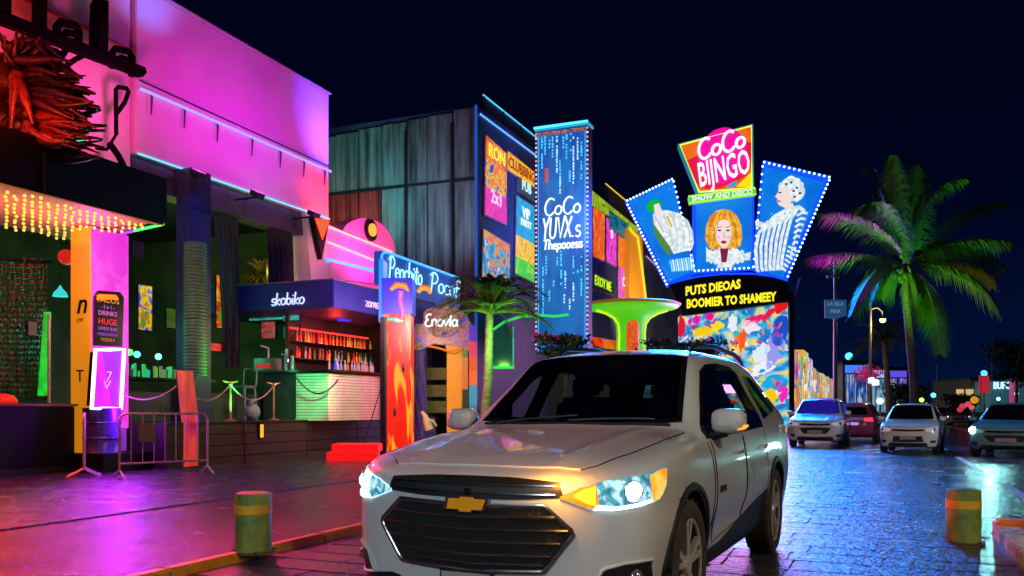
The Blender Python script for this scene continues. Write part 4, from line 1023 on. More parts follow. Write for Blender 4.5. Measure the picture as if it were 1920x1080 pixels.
# ================================================================ inside the club
CURT = mat('dark_drape', (.020, .022, .030), .7, noise=.3)
def curtain(pxs, y_top, y_bot, X, lab, gather=.0, top_shift=0):
    a, c = onX(pxs[0], y_top, X), onX(pxs[1], y_top, X); zb = onX((pxs[0] + pxs[1]) / 2, y_bot, X).z
    rows = []
    for i in range(15):
        t = i / 14; row = []
        for j in range(41):
            s = j / 40; w = 1 - gather * sin(pi * min(1, t * 1.05) / 2) * (1 if t < 1 else .98)
            yy = a.y + (c.y - a.y) * (1 - (1 - s) * w)
            row.append(V((X + .07 * sin(s * 44 + t * 1.5) * (.5 + .5 * t), yy, a.z + (zb - a.z) * t)))
        rows.append(row)
    tag(MB().sheet(rows, V((-.012, 0, 0))).build('curtain', CURT, None, smooth=60), lab, 'curtain', 'dark drapes of the open-air club')
curtain((396, 446), 378, 690, -14.9, 'dark drape beside the navy column, gathered to one side', .45)
curtain((500, 548), 392, 545, -14.95, 'dark drape hanging above the bar kiosk')
rib = thing('ribbed_column', 'dark green ribbed column standing below the navy column', 'column', onX(366, 706, -13.95))
q = onX(366, 706, -13.95); b = MB(); zt = onX(366, 455, -13.95).z - q.z; prof = [(0, 0)]
n = 40
for i in range(n):
    z0 = zt * i / n; prof += [(.21, z0), (.25, z0 + zt / n * .25), (.25, z0 + zt / n * .6), (.21, z0 + zt / n * .85)]
prof += [(.2, zt), (0, zt)]
b.lathe(prof, n=20).build('shaft', mat('ribbed_green', (.10, .22, .12), .4), rib, smooth=30)
def wall_poster(px0, py0, px1, py1, X, cols, lab, scale=2.5, s=1.0, kind='noise', frame=True, detail=2, dist=1.5, name='poster', cat='poster'):
    c = [onX(px0, py0, X), onX(px1, py0, X), onX(px1, py1, X), onX(px0, py1, X)]
    zt, zb = max(p.z for p in c[:2]), min(p.z for p in c[2:])
    y0, y1 = c[0].y, c[1].y
    t = thing(name, lab, cat, (X, (y0 + y1) / 2, (zt + zb) / 2))
    part(MB().box((X - .04, y0 - .03, zb - .03), (X, y1 + .03, zt + .03)), 'frame', BLACKP, t)
    part(MB().box((X + .002, y0, zb), (X + .02, y1, zt)), 'print', poster('print_%d_%d' % (px0, py0), cols, scale, s, kind, detail=detail, dist=dist), t)
    return t
wall_poster(260, 538, 284, 618, -17.5, [srgb(70, 40, 220), srgb(120, 60, 230), srgb(230, 200, 30), srgb(200, 120, 40), srgb(60, 160, 70)], 'violet and yellow poster hanging deep inside the club', 2, .75)
wall_poster(406, 520, 427, 614, -15.4, [srgb(230, 190, 20), srgb(240, 120, 10), srgb(200, 30, 20), srgb(90, 160, 20)], 'orange and yellow poster behind the dark drape', 2.2, .8)
wall_poster(394, 645, 414, 657, -15.0, [srgb(220, 20, 20), srgb(250, 60, 40)], 'small glowing red exit sign low beside the drape', 3, .7, name='red_sign', cat='sign')
wall_poster(312, 580, 328, 614, -17.6, [srgb(60, 110, 30), srgb(80, 130, 40)], 'dim green notice on the back wall of the club', 1, .35, name='notice', cat='notice')
wall_poster(247, 456, 268, 480, -15.8, [srgb(4, 12, 10), srgb(10, 22, 16)], 'black loudspeaker box hanging under the club ceiling', 1, .2, name='loudspeaker', cat='loudspeaker')
wall_poster(53, 604, 68, 628, -15.4, [srgb(110, 60, 70), srgb(120, 70, 80)], 'small pale pink notice at the bead curtain', 1, .6, name='notice', cat='notice')
# bead curtains, LED strip, pole, lamps at the left
bc = thing('bead_curtain', 'dark bead curtain glinting bronze behind the entrance counter', 'bead curtain', onX(30, 745, -15.6))
BEAD = mat('bronze_bead', (.22, .13, .04), .25, metal=.8); BEAD2 = mat('dark_bead', (.08, .03, .03), .25, metal=.6)
rng = random.Random(4)
for i, px in enumerate(range(-4, 92, 6)):
    q0, q1 = onX(px, 488, -15.6), onX(px, 745, -15.6); b = MB(); k = 26
    for j in range(k):
        p = q0.lerp(q1, j / (k - 1)); b.ball(p + V((rng.uniform(-.02, .02), rng.uniform(-.02, .02), 0)), rng.uniform(.018, .036), 5, 4, (1, 1, 1.7))
    part(b, 'strand', BEAD if i % 3 else BEAD2, bc)
part(MB().tube([onX(-10, 486, -15.6), onX(96, 492, -15.6)], .04, 6), 'rail', BLACKP, bc)
gs = thing('green_led_panel', 'tall green glowing panel beside the thin steel pole', 'light panel', onX(80, 742, -15.2))
part(MB().prism([onX(px, py, -15.2) for px, py in ((82, 585), (92, 585), (87, 742), (70, 742))], (.06, 0, 0)), 'panel', poster('green_led', [srgb(5, 90, 20), srgb(10, 200, 40), srgb(20, 240, 60)], 5, .75, detail=5), gs)
tag(part(MB().tube([onX(92, 590, -14.9), onX(92, 756, -14.9)], .03, 8), 'steel_pole', STEEL, None), 'thin steel pole standing behind the entrance counter', 'pole')
tq = thing('turquoise_lamp', 'small turquoise bell shaped pendant lamp left of the orange column', 'pendant lamp', onX(113, 556, -16.5))
q = onX(113, 556, -16.5)
part(MB().lathe([(.0, 0), (.16, 0), (.12, .10), (.05, .17), (.02, .24), (0, .25)], q, 14), 'shade', glow('turquoise', (.05, .75, .7), .9), tq, smooth=60)
part(MB().tube([q + V((0, 0, .24)), V((q.x, q.y, 6.5))], .01, 4), 'cord', WIRE, tq)
rl_ = thing('red_lantern', 'round red paper lantern under the canopy back', 'lantern', onX(124, 482, -16.2)); q = onX(124, 482, -16.2)
part(MB().ball(q, .17, 14, 8), 'globe', glow('lantern_red', (.8, .02, .01), .7), rl_, smooth=80)
part(MB().tube([q + V((0, 0, .16)), V((q.x, q.y, 6.5))], .01, 4), 'cord', WIRE, rl_)
# bar tables with green lit glasses
tb = thing('bar_table', 'dark green bar table crowded with green lit glasses', 'table', (-15.6, 14.6, 1.0))
part(MB().box((-16.1, 13.4, 1.95), (-15.0, 16.6, 2.0)), 'table_top', mat('table_green', (.05, .10, .06), .3), tb, bevel=.01)
for yy in (13.6, 16.4): part(MB().box((-15.62, yy - .05, 1.0), (-15.5, yy + .05, 1.95)), 'leg', BLACKP, tb)
low = thing('low_wall', 'low dark green wall on the deck behind the ropes', 'wall', (-14.6, 15, 1.0))
part(MB().box((-14.75, 13.3, 1.0), (-14.55, 19.2, 1.66)), 'panel', mat('low_green', (.02, .045, .025), .5, noise=.4), low)
GG = [glow('glass_green', (.05, .8, .2), .5), glow('glass_teal', (.03, .6, .5), .55), glow('glass_yellow', (.35, .55, .05), .4), mat('glass_clear', (.3, .45, .4), .1)]
gsrc = {}
rng = random.Random(9)
for i in range(26):
    px = rng.uniform(228, 336); q = onX(px, 690, rng.uniform(-15.95, -15.15)); m = rng.choice(GG)
    if m.name not in gsrc:
        o = MB().lathe([(0, 0), (.035, 0), (.035, .005), (.045, .17), (.04, .17), (0, .02)], n=8).build('drinking_glass', m, None, smooth=40); gsrc[m.name] = o
    else: o = gsrc[m.name].copy(); COL.objects.link(o)
    o.location = (q.x, q.y, 2.002); s = rng.uniform(.9, 1.9); o.scale = (1, 1, s)
    tag(o, 'glass standing among the green lit glasses on the bar table', 'glass', 'glasses crowded on the bar table')
for k, (px, py, col, w) in enumerate(((243, 664, (.1, 1, .15), 'green one, leftmost'), (257, 668, (.1, .9, .8), 'larger turquoise one'), (297, 672, (.2, 1, .8), 'turquoise one beside the ribbed column'), (232, 640, (.15, 1, .2), 'dim green one, highest'))):
    q = onX(px, py, -15.02); t = thing('table_lamp', 'small glowing table lamp on the club bar table, the %s' % w, 'lamp', q)
    MB().lathe([(0, 2.0 - q.z), (.04, 2.0 - q.z), (.012, 2.02 - q.z), (.012, 0), (0, 0)], n=8).build('stand', BLACKP, t)
    MB().ball((0, 0, .04), .075, 10, 7).build('globe', glow('table_lamp_%d' % k, col, 2.2), t, smooth=80)
pl = thing('hanging_plant', 'leafy plant lit yellow above the bar kiosk', 'plant', onX(488, 545, -15.8)); q = onX(490, 516, -15.8)
part(MB().lathe([(0, -.45), (.2, -.42), (.26, -.1), (0, -.1)], q, 12), 'pot', BLACKP, pl)
LEAFY = mat('leaf_yellow_green', (.12, .11, .02), .5, noise=.4); rng = random.Random(2)
lf = MB()
for i in range(130):
    a, e = rng.uniform(0, 2 * pi), rng.uniform(-.5, 1.4); d = V((cos(a) * cos(e), sin(a) * cos(e), sin(e))); L = rng.uniform(.25, .75)
    c = q + d * L * .6; sd = d.cross(V((0, 0, 1))).normalized() * .05
    lf.add([q + d * L * .3, c + sd, q + d * L + V((0, 0, -.12)), c - sd], [(0, 1, 2, 3)])
part(lf, 'foliage', LEAFY, pl)
# ================================================================ bar kiosk
KX, KY = -11.96, 17.2
NAVY = mat('navy_canopy', (.018, .018, .20), .5, noise=.15, nscale=2)
kz = thing('bar_kiosk', 'bar kiosk with a square navy canopy and a white slatted counter', 'bar kiosk', (-13.5, 19, 1.0))
part(MB().box((-16.4, KY, 3.74), (KX, 22.4, 4.40)), 'canopy', NAVY, kz, bevel=.02)
part(MB().box((-16.41, KY - .015, 4.402), (KX + .015, 22.42, 4.43)), 'canopy_edge', mat('canopy_edge', (.25, .12, .22), .5), kz)
for (x, yv) in ((-12.25, 22.2), (-16.2, 17.5), (-16.2, 22.2)): part(MB().box((x - .06, yv - .06, 1.0), (x + .06, yv + .06, 3.74)), 'post', BLACKP, kz)
LOGO = glow('kiosk_letters', (.62, .72, 1), 1.1)
neon('lettering', 'skobiko', .30, .019, LOGO, kz, onY(509, 573, KY - .005), (1, 0, 0), (0, 0, 1), 1.0, .02)
neon('lettering', 'zorns', .26, .018, glow('kiosk_letters_pink', (.8, .55, 1), .9), kz, onX(684, 574, KX + .005), (0, 1, 0), (0, 0, 1), .62, .02)
# counter: slatted white front with a dark top
WS = mat('white_slats', (.62, .58, .55), .45, noise=.10, nscale=6)
part(MB().box((-14.4, 17.62, 1.0), (-12.40, 18.1, 2.20)).box((-12.9, 18.1, 1.0), (-12.40, 20.4, 2.20)), 'counter_core', DARKW, kz)
ns = 15
for i in range(ns):
    z0 = 1.06 + i * 1.12 / ns
    part(MB().box((-13.35, 17.60 - .012, z0), (-12.385, 17.62, z0 + 1.12 / ns - .012)), 'slat', WS, kz)
    part(MB().box((-12.40, 17.62, z0), (-12.38, 20.3, z0 + 1.12 / ns - .012)), 'slat', WS, kz)
part(MB().box((-12.372, 17.58, 1.0), (-12.36, 20.3, 1.05)).box((-13.36, 17.575, 1.0), (-12.36, 17.587, 1.05)), 'skirting', WS, kz)
part(MB().box((-14.5, 17.5, 2.2), (-12.28, 18.2, 2.26)).box((-13.0, 18.2, 2.2), (-12.28, 20.5, 2.26)), 'counter_top', GLOSSB, kz, bevel=.01)
part(MB().box((-16.3, 22.1, 1.0), (-13.4, 22.3, 3.74)), 'back_panel', DARKW, kz)
part(MB().box((-14.25, 18.3, 1.0), (-14.15, 22.3, 3.74)), 'shelf_back', mat('shelf_red', (.03, .012, .012), .5), kz)
for z in (2.62, 3.06): part(MB().box((-14.15, 18.35, z - .03), (-13.85, 22.2, z)), 'shelf', GLOSSB, kz)
part(MB().box((-14.15, 18.35, 3.40), (-14.10, 22.2, 3.44)), 'red_strip', glow('shelf_strip', (1, .03, .03), 2.0), kz)
part(MB().box((-13.6, 21.95, 2.3), (-13.1, 22.0, 3.4)), 'red_panel', glow('red_panel', (.9, .01, .03), .8), kz)
bs = thing('neon_shelf_sign', 'small square blue sign hanging over the kiosk bottles', 'sign', onX(648, 604, -13.3))
part(MB().prism([onX(px, py, -13.35) for px, py in ((632, 580), (655, 582), (655, 603), (633, 602))], (.05, 0, 0)), 'panel', glow('blue_sign', (.06, .04, 1), .9), bs)
part(MB().prism([onX(px, py, -13.35) for px, py in ((628, 572), (656, 573), (656, 578), (628, 577))], (.05, 0, 0)), 'red_bar', glow('red_bar', (.8, .03, .02), .7), bs)
# bottles: three rows
def bottle_mesh(m, r, h):
    return MB().lathe([(0, 0), (r, 0), (r, h * .52), (r * .85, h * .62), (r * .34, h * .74), (r * .32, h * .95), (r * .4, h * .955), (r * .4, h), (0, h)], n=10).build('bottle', m, None, smooth=40)
BM = {'red': mat('bottle_red', (.5, .03, .02), .12, emit=(1, .03, .02), estr=.35), 'amber': mat('bottle_amber', (.55, .20, .03), .12, emit=(1, .2, .02), estr=.15),  # red shelf light put into the bottles as a glow
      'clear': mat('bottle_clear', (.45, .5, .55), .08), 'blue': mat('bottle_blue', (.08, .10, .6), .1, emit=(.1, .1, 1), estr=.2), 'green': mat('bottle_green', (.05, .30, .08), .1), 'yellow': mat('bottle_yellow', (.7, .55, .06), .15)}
bsrc = {}
rng = random.Random(21)
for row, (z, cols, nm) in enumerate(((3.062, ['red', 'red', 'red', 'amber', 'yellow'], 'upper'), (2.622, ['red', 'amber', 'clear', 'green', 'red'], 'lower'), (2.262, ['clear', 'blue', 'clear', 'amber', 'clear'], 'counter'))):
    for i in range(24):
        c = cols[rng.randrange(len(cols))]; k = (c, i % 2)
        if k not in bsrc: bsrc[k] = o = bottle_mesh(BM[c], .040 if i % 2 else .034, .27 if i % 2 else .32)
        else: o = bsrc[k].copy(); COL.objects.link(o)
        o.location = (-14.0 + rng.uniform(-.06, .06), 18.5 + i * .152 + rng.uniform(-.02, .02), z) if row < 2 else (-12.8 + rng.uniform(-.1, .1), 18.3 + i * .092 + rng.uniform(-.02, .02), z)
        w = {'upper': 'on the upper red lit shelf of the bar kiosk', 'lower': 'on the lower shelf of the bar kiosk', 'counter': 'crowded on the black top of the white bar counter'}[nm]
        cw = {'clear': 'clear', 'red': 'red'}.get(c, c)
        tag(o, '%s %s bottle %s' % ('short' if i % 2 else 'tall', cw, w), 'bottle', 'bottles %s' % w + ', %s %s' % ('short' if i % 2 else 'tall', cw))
# screens and machines at the open left side
def screen(px0, py0, px1, py1, Y, col, lab, s=.8, bars=3, name='menu_screen'):
    c = [onY(px0, py0, Y), onY(px1, py1, Y)]; t = thing(name, lab, 'screen', ((c[0].x + c[1].x) / 2, Y, c[1].z))
    part(MB().box((c[0].x - .03, Y, c[1].z - .03), (c[1].x + .03, Y + .05, c[0].z + .03)), 'case', BLACKP, t)
    part(MB().box((c[0].x, Y - .012, c[1].z), (c[1].x, Y - .002, c[0].z)), 'display', poster('screen_%d_%d' % (px0, py0), [tuple(x * .25 for x in col), tuple(x * .5 for x in col), col], 3, s, detail=3, stretch=(1, 1, 3)), t)
screen(468, 588, 540, 598, 18.6, (.05, .75, .7), 'long turquoise menu screen under the kiosk canopy at its left', .8)
screen(531, 583, 561, 600, 18.4, (.08, .7, .75), 'short turquoise menu screen beside the long one', .8)
screen(491, 604, 516, 634, 18.8, (.9, .05, .10), 'red lit fridge display below the long turquoise screen', .55, name='fridge_display')
screen(532, 612, 560, 634, 18.7, (.03, .2, .25), 'dim blue screen below the short turquoise one', .5)
mc = thing('coffee_machine', 'low grey coffee machine with a red lit front on the kiosk counter', 'machine', onY(500, 694, 17.9)); q = onY(500, 694, 17.9); q.z = 2.26
part(MB().box(q + V((-.35, -.1, 0)), q + V((.3, .25, .34))), 'housing', mat('machine_steel', (.25, .28, .28), .3, metal=.7), mc, bevel=.02)
part(MB().box(q + V((-.25, -.115, .08)), q + V((.2, -.102, .2))), 'red_front', glow('machine_red', (.8, .03, .03), .5), mc)
part(MB().tube([q + V((.1, -.05, .34)), q + V((.1, -.05, .6)), q + V((-.1, -.1, .66))], .03, 6), 'spout', STEEL, mc)
for k, px in enumerate((536, 548)):
    q = onY(px, 694, 17.8); q.z = 2.26; t = thing('beer_tap', 'teal lit beer tap tower, %s the two on the kiosk counter' % ('taller of' if k == 0 else 'shorter of'), 'beer tap', q)
    h = .55 if k == 0 else .38
    part(MB().tube([q, q + V((0, 0, h))], .05, 10), 'column', mat('tap_teal', (.2, .45, .42), .2, metal=.6), t, smooth=50)
    part(MB().tube([q + V((0, -.03, h - .1)), q + V((0, -.16, h - .08)), q + V((0, -.17, h - .16))], .016, 6), 'spout', CHROME, t, smooth=50)
    part(MB().lathe([(0, 0), (.02, 0), (.03, .14), (0, .16)], q + V((0, -.05, h)), 8), 'handle', GLOSSB, t)
bst = thing('bar_stool', 'tall stool with a pale teal frame beside the kiosk counter', 'stool', (-14.0, 17.0, 1.0))
TEAL = mat('teal_frame', (.20, .45, .40), .35, metal=.4); q = onY(458, 790, 17.0); q.z = 1.0
for dx, dy in ((-.18, -.18), (.18, -.18), (.18, .18), (-.18, .18)):
    part(MB().tube([q + V((dx * 1.2, dy * 1.2, 0)), q + V((dx, dy, .8))], .02, 6), 'leg', TEAL, bst)
part(MB().box(q + V((-.22, -.22, .80)), q + V((.22, .22, .87))), 'seat', mat('seat_teal', (.12, .22, .22), .5), bst, bevel=.03)
part(MB().tube([q + V((-.2, .2, .86)), q + V((-.2, .24, 1.3)), q + V((.2, .24, 1.3)), q + V((.2, .2, .86))], .02, 6), 'backrest', TEAL, bst)
wb = thing('white_bag', 'crumpled pale bag standing on the deck between the rope posts', 'bag', onX(473, 785, -13.6)); q = onX(473, 788, -13.6); q.z = 1.02
part(MB().ball(q + V((0, 0, .20)), .20, 12, 8, (.7, 1.2, 1)), 'sack', mat('bag_pale', (.14, .24, .22), .6, bump=.8, bscale=6), wb, smooth=60)
part(MB().tube([q + V((0, -.05, .36)), q + V((0, -.02, .44)), q + V((0, .08, .47))], [.07, .05, .06], 8), 'neck', MATS['bag_pale'], wb, smooth=60)
# red step
rs = thing('red_step', 'glowing red two tier step block on the paving before the bar kiosk', 'step', (-11.2, 17.4, .084))
RED = mat('red_block', (.75, .012, .012), .4, emit=(1, .01, .008), estr=.75)
c0, c1 = at(612, 868, 19.6), at(708, 868, 19.6); ez = V((0, 0, 1)); dv = (c1 - c0).normalized(); bk = V((-dv.y, dv.x, 0))
def sbox(a, c, d0, d1, z0, z1): return MB().prism([a + bk * d0 + V((0, 0, z0 - a.z)), c + bk * d0 + V((0, 0, z0 - c.z)), c + bk * d1 + V((0, 0, z0 - c.z)), a + bk * d1 + V((0, 0, z0 - a.z))], (0, 0, z1 - z0))
part(sbox(c0, c1, 0, .35, .085, .29), 'lower_tier', RED, rs, bevel=.008)
part(sbox(c0 + dv * .10, c1, .08, .9, .292, .47), 'upper_tier', RED, rs, bevel=.008)
bp_ = thing('black_post', 'slim black post standing between the kiosk and the flame pillar', 'post', at(719, 868, 20.4))
q = at(719, 868, 20.4); q.z = .085
part(MB().box(q + V((-.06, -.06, 0)), q + V((.06, .06, 3.4))), 'shaft', BLACKP, bp_, bevel=.01)
part(MB().box(q + V((-.14, -.14, 0)), q + V((.14, .14, .04))), 'base', BLACKP, bp_)
part(MB().tube([q + V((-.35, -.3, .4)), q + V((.0, 0, 1.9))], .012, 5), 'brace', BLACKP, bp_)
# ================================================================ beach bar with the pink dome and the blue script sign
bb = thing('beach_bar_building', 'pink lit beach bar with a rounded gable and neon stripes', 'building', (-15, 24, 0))
PINKW = mat('pale_plaster', (.70, .55, .66), .7, noise=.08, nscale=2)
X2 = -14.55
pts = [onX(px, py, X2) for px, py in ((600, 412), (640, 424))]
dome = [onX(690 + 49 * cos(R(q)), 468 + 58 * sin(R(q)) * (1), X2) for q in range(200, 361, 10)]
poly = [onX(614, 560, X2), onX(614, 420, X2), onX(642, 432, X2)] + [onX(*p, X2) for p in ((650, 421), (662, 413), (676, 409), (690, 409), (704, 413), (718, 422), (729, 436), (737, 452), (741, 470))] + [onX(741, 600, X2)]
part(MB().prism(poly, (-.5, 0, 0)), 'gable', PINKW, bb)
part(MB().box((-20, 20.7, 0), (X2 - .52, 28.8, 5.6)), 'wall', DARKW, bb)
NP = glow('neon_peach', (1, .42, .40), 1.6); NBl = glow('neon_blue', (.03, .35, 1), 1.8)
part(MB().tube([onX(614, 424, X2 + .05), onX(735, 472, X2 + .05)], .03, 6), 'neon_stripe', NP, bb)
part(MB().tube([onX(614, 453, X2 + .05), onX(725, 497, X2 + .05)], .03, 6), 'neon_stripe', NP, bb)
part(MB().tube([onX(612, 487, X2 + .06), onX(722, 513, X2 + .06)], .055, 8), 'neon_blue', NBl, bb)
part(MB().prism([onX(px, py, X2 + .003) for px, py in ((614, 491), (722, 518), (722, 536), (614, 522))], (.12, 0, 0)), 'ledge', PINKW, bb)
q = onX(694, 432, X2)
part(MB().lathe([(0, 0), (.34, 0), (.34, .06), (.28, .07), (.28, .02), (0, .02)], q, 28, 'x'), 'roundel_rim', BLACKP, bb)
part(MB().lathe([(0, .03), (.2, .03), (.2, .09), (0, .1)], q + V((0, .05, .02)), 18, 'x'), 'roundel', glow('roundel_yellow', (1, .55, .05), .9), bb)
# script sign
ss = thing('script_sign', 'blue board with pale neon script over the painted arch', 'sign', (-12.2, 23, 5))
X3 = -12.2
BLU = mat('sign_blue', (.02, .12, .45), .4, emit=(.01, .09, .55), estr=.38)
part(MB().prism([onX(px, py, X3) for px, py in ((716, 470), (862, 522), (862, 575), (800, 598), (775, 560), (716, 530))], (-.25, 0, 0)), 'board', BLU, ss)
part(MB().tube([onX(px, py, X3 + .04) for px, py in ((720, 520), (715, 500), (716, 478), (722, 472), (735, 476), (862, 522))], .035, 8), 'edge_tube', glow('edge_sky', (.05, .42, 1), 1.4), ss, smooth=60)
SCR = glow('script_white', (.35, .92, 1), 1.7)
a, c = onX(727, 518, X3), onX(783, 533, X3)
neon('script', 'Peochito', .56, .020, SCR, ss, onX(726, 519, X3), c - a, (0, 0, 1), (c - a).length * 1.12, .05)
a, c = onX(805, 545, X3), onX(852, 556, X3)
neon('script', 'Pocof', .56, .020, SCR, ss, onX(804, 546, X3), c - a, (0, 0, 1), (c - a).length * 1.15, .05)
# painted pillars
fp = thing('flame_pillar', 'square pillar painted with red and yellow flames below a blue capital', 'pillar', (-12.4, 20.8, .084))
FLAME = poster('flame_paint', [srgb(235, 20, 8), srgb(240, 34, 8), srgb(232, 24, 6), srgb(250, 120, 10), srgb(252, 180, 30)], 1.15, .9, 'noise', stretch=(3.2, 3.2, .62), detail=1, dist=1.6)
FLAME.node_tree.nodes['Principled BSDF'].inputs['Base Color'].default_value = (.12, .01, .005, 1)
q = at(748, 850, 22.6); w = .36; exf = V((cos(TH), sin(TH), 0)); eyf = V((-sin(TH), cos(TH), 0))
z590, z480, z840 = at(0, 592, 22.6).z, at(0, 525, 22.6).z, .085
def pbox(c, hw, hd, z0, z1): return MB().obox(V((c.x, c.y, (z0 + z1) / 2)), exf * hw, eyf * hd, V((0, 0, (z1 - z0) / 2)))
part(pbox(q, w, w, z840, z590), 'shaft', FLAME, fp, bevel=.02)
part(pbox(q, w + .04, w + .04, z590 + .003, z480), 'capital', mat('capital_blue', (.02, .05, .5), .4, emit=(.05, .02, .8), estr=.35), fp, bevel=.02)
part(pbox(q + exf * (-.42) , .06, w, z590 - .2, z480 + .5), 'blue_edge', glow('edge_azure', (.03, .30, .9), .8), fp)
for (px, py, k) in ((756, 690, 1), (740, 772, 1.15)):
    part(MB().ball(at(px, py, 22.6 - w - .01), .055, 10, 6, (.8, .5, 2.1 * k)), 'knot', mat('knot_dark', (.02, .01, .01), .5), fp, smooth=70)
for (px, py, wd) in ((750, 540, 30), (796, 545, 22)):
    part(MB().tube([at(px - wd * .6, py + 3, 22.2), at(px - wd * .2, py - 6, 22.2), at(px + wd * .3, py - 4, 22.2), at(px + wd * .55, py + 6, 22.2)], [.05, .09, .09, .03], 8), 'ornament', mat('orange_ornament', (.7, .28, .03), .4, emit=(1, .32, .02), estr=.4), fp, smooth=60)
part(MB().tube([at(752, 546, 22.2), at(751, 565, 22.2), at(756, 588, 22.2), at(752, 600, 22.2)], [.07, .06, .05, .02], 8), 'drip', mat('pink_drip', (.7, .15, .4), .4, emit=(1, .1, .4), estr=.3), fp, smooth=60)
part(MB().tube([at(722, 597, 22.2), at(742, 600, 22.2), at(756, 603, 22.2)], [.03, .07, .03], 8), 'ledge', mat('mint', (.1, .5, .35), .4, emit=(.05, .6, .4), estr=.25), fp)
yp = thing('yellow_pillar', 'plain orange yellow doorway pillar behind the white SUV', 'pillar', at(853, 800, 25)); q = at(853, 800, 25)
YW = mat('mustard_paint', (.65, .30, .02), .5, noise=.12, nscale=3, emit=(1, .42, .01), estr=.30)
part(pbox(q, .22, .22, .085, at(0, 655, 25).z), 'shaft', YW, yp, bevel=.015)
part(pbox(q + exf * .02, .27, .27, at(0, 655, 25).z + .003, at(0, 645, 25).z), 'capital', YW, yp)
ar = thing('painted_arch', 'doorway arch covered in multicoloured paint with white lettering', 'arch', at(830, 640, 25))
MURAL = poster('arch_paint', [srgb(20, 60, 190), srgb(40, 130, 220), srgb(200, 60, 160), srgb(120, 70, 60), srgb(230, 110, 30), srgb(60, 150, 60), srgb(40, 40, 120)], 2.6, .62, detail=4, dist=2.5)
outer = [(776, 655), (774, 625), (782, 598), (800, 580), (830, 572), (858, 578), (876, 592), (888, 618), (894, 660)]
inner = [(868, 655), (860, 650), (846, 647), (830, 646), (812, 644), (797, 650), (790, 656)]
part(MB().prism([at(px, py, 24.6) for px, py in outer + inner], eyf * .4), 'band', MURAL, ar)
part(MB().ball(at(828, 606, 24.55), .52, 18, 10, (1.1, .35, .8)), 'medallion', poster('medal_paint', [srgb(200, 90, 120), srgb(170, 110, 60), srgb(210, 160, 140), srgb(120, 60, 150)], 4, .6, detail=4, dist=2), ar, smooth=70)
neon('lettering', 'Enovla', .36, .026, glow('arch_white', (.9, 1, 1), 1.2), ar, at(796, 612, 24.2), exf, (0, 0, 1), .95, .06)
part(MB().tube([at(798, 648, 24.5), at(820, 652, 24.5), at(846, 660, 24.5), at(866, 652, 24.5)], .035, 6), 'lip', glow('arch_orange', (1, .22, .02), .7), ar, smooth=60)
tp = thing('totem_post', 'narrow multicoloured totem post at the right side of the arch', 'post', at(885, 790, 24.6))
for k, (y0, y1, col) in enumerate(((610, 640, (70, 40, 210)), (640, 668, (220, 60, 110)), (668, 695, (235, 90, 30)), (695, 722, (250, 120, 20)), (722, 760, (60, 170, 200)), (760, 800, (90, 130, 160)))):
    c = srgb(*col); part(pbox(at(887, 0, 24.6), .11, .11, at(0, y1, 24.6).z, at(0, y0, 24.6).z - .003), 'segment', mat('totem_%d' % k, tuple(x * .6 for x in c), .4, emit=c, estr=.5), tp, bevel=.01)
for k, (y0, y1, col) in enumerate(((648, 670, (60, 150, 50)), (670, 700, (210, 150, 40)), (700, 730, (230, 140, 40)), (730, 800, (40, 70, 40)))):
    c = srgb(*col); part(pbox(at(872, 0, 24.7), .08, .08, at(0, y1, 24.7).z, at(0, y0, 24.7).z - .003), 'segment', mat('totem_b%d' % k, tuple(x * .6 for x in c), .4, emit=c, estr=.35), tp, bevel=.01)
# purple root pillar left of the doorway and goods inside
rp = thing('root_pillar', 'twisted dark violet root shaped pillar inside the doorway', 'pillar', at(780, 840, 24.8))
for k in range(5):
    part(MB().tube([at(776 + k * 4 + 3 * sin(i * .9 + k), 655 + i * 24, 24.8 + .1 * cos(k * 2 + i)) for i in range(9)], [.10 - .004 * i for i in range(9)], 8), 'root', mat('root_violet', (.08, .05, .25), .5, noise=.3, emit=(.1, .03, .4), estr=.12), rp, smooth=60)
part(MB().prism([at(px, py, 24.75) for px, py in ((780, 662), (796, 662), (788, 690))], eyf * .1), 'leaf', mat('leaf_green', (.06, .3, .03), .5, emit=(.1, .7, .03), estr=.3), rp)
sh = thing('shop_shelf', 'dim olive shelf of goods seen through the painted doorway', 'shelf', at(815, 790, 27)); 
for k, yy in enumerate((690, 722, 752)):
    part(pbox(at(815, 0, 27), .55, .2, at(0, yy + 22, 27).z, at(0, yy, 27).z), 'crate', mat('olive_goods', (.09, .09, .03), .6, noise=.6, nscale=9, emit=(.25, .28, .04), estr=.16), sh, bevel=.03)
cn = thing('carved_figure', 'small pale carved figure on the floor by the doorway', 'figure', at(796, 800, 23.4)); q = at(797, 806, 23.4)
part(MB().tube([q + exf * .12, q + exf * .05 + V((0, 0, .2)), q + V((0, 0, .38)), q - exf * .1 + V((0, 0, .5))], [.13, .11, .07, .04], 8).tube([q - exf * .02 + V((0, 0, .3)), q + exf * .22 + V((0, 0, .24)), q + exf * .32 + V((0, 0, .1))], [.05, .04, .03], 8), 'body', mat('carved_pale', (.5, .42, .30), .5), cn, smooth=60)
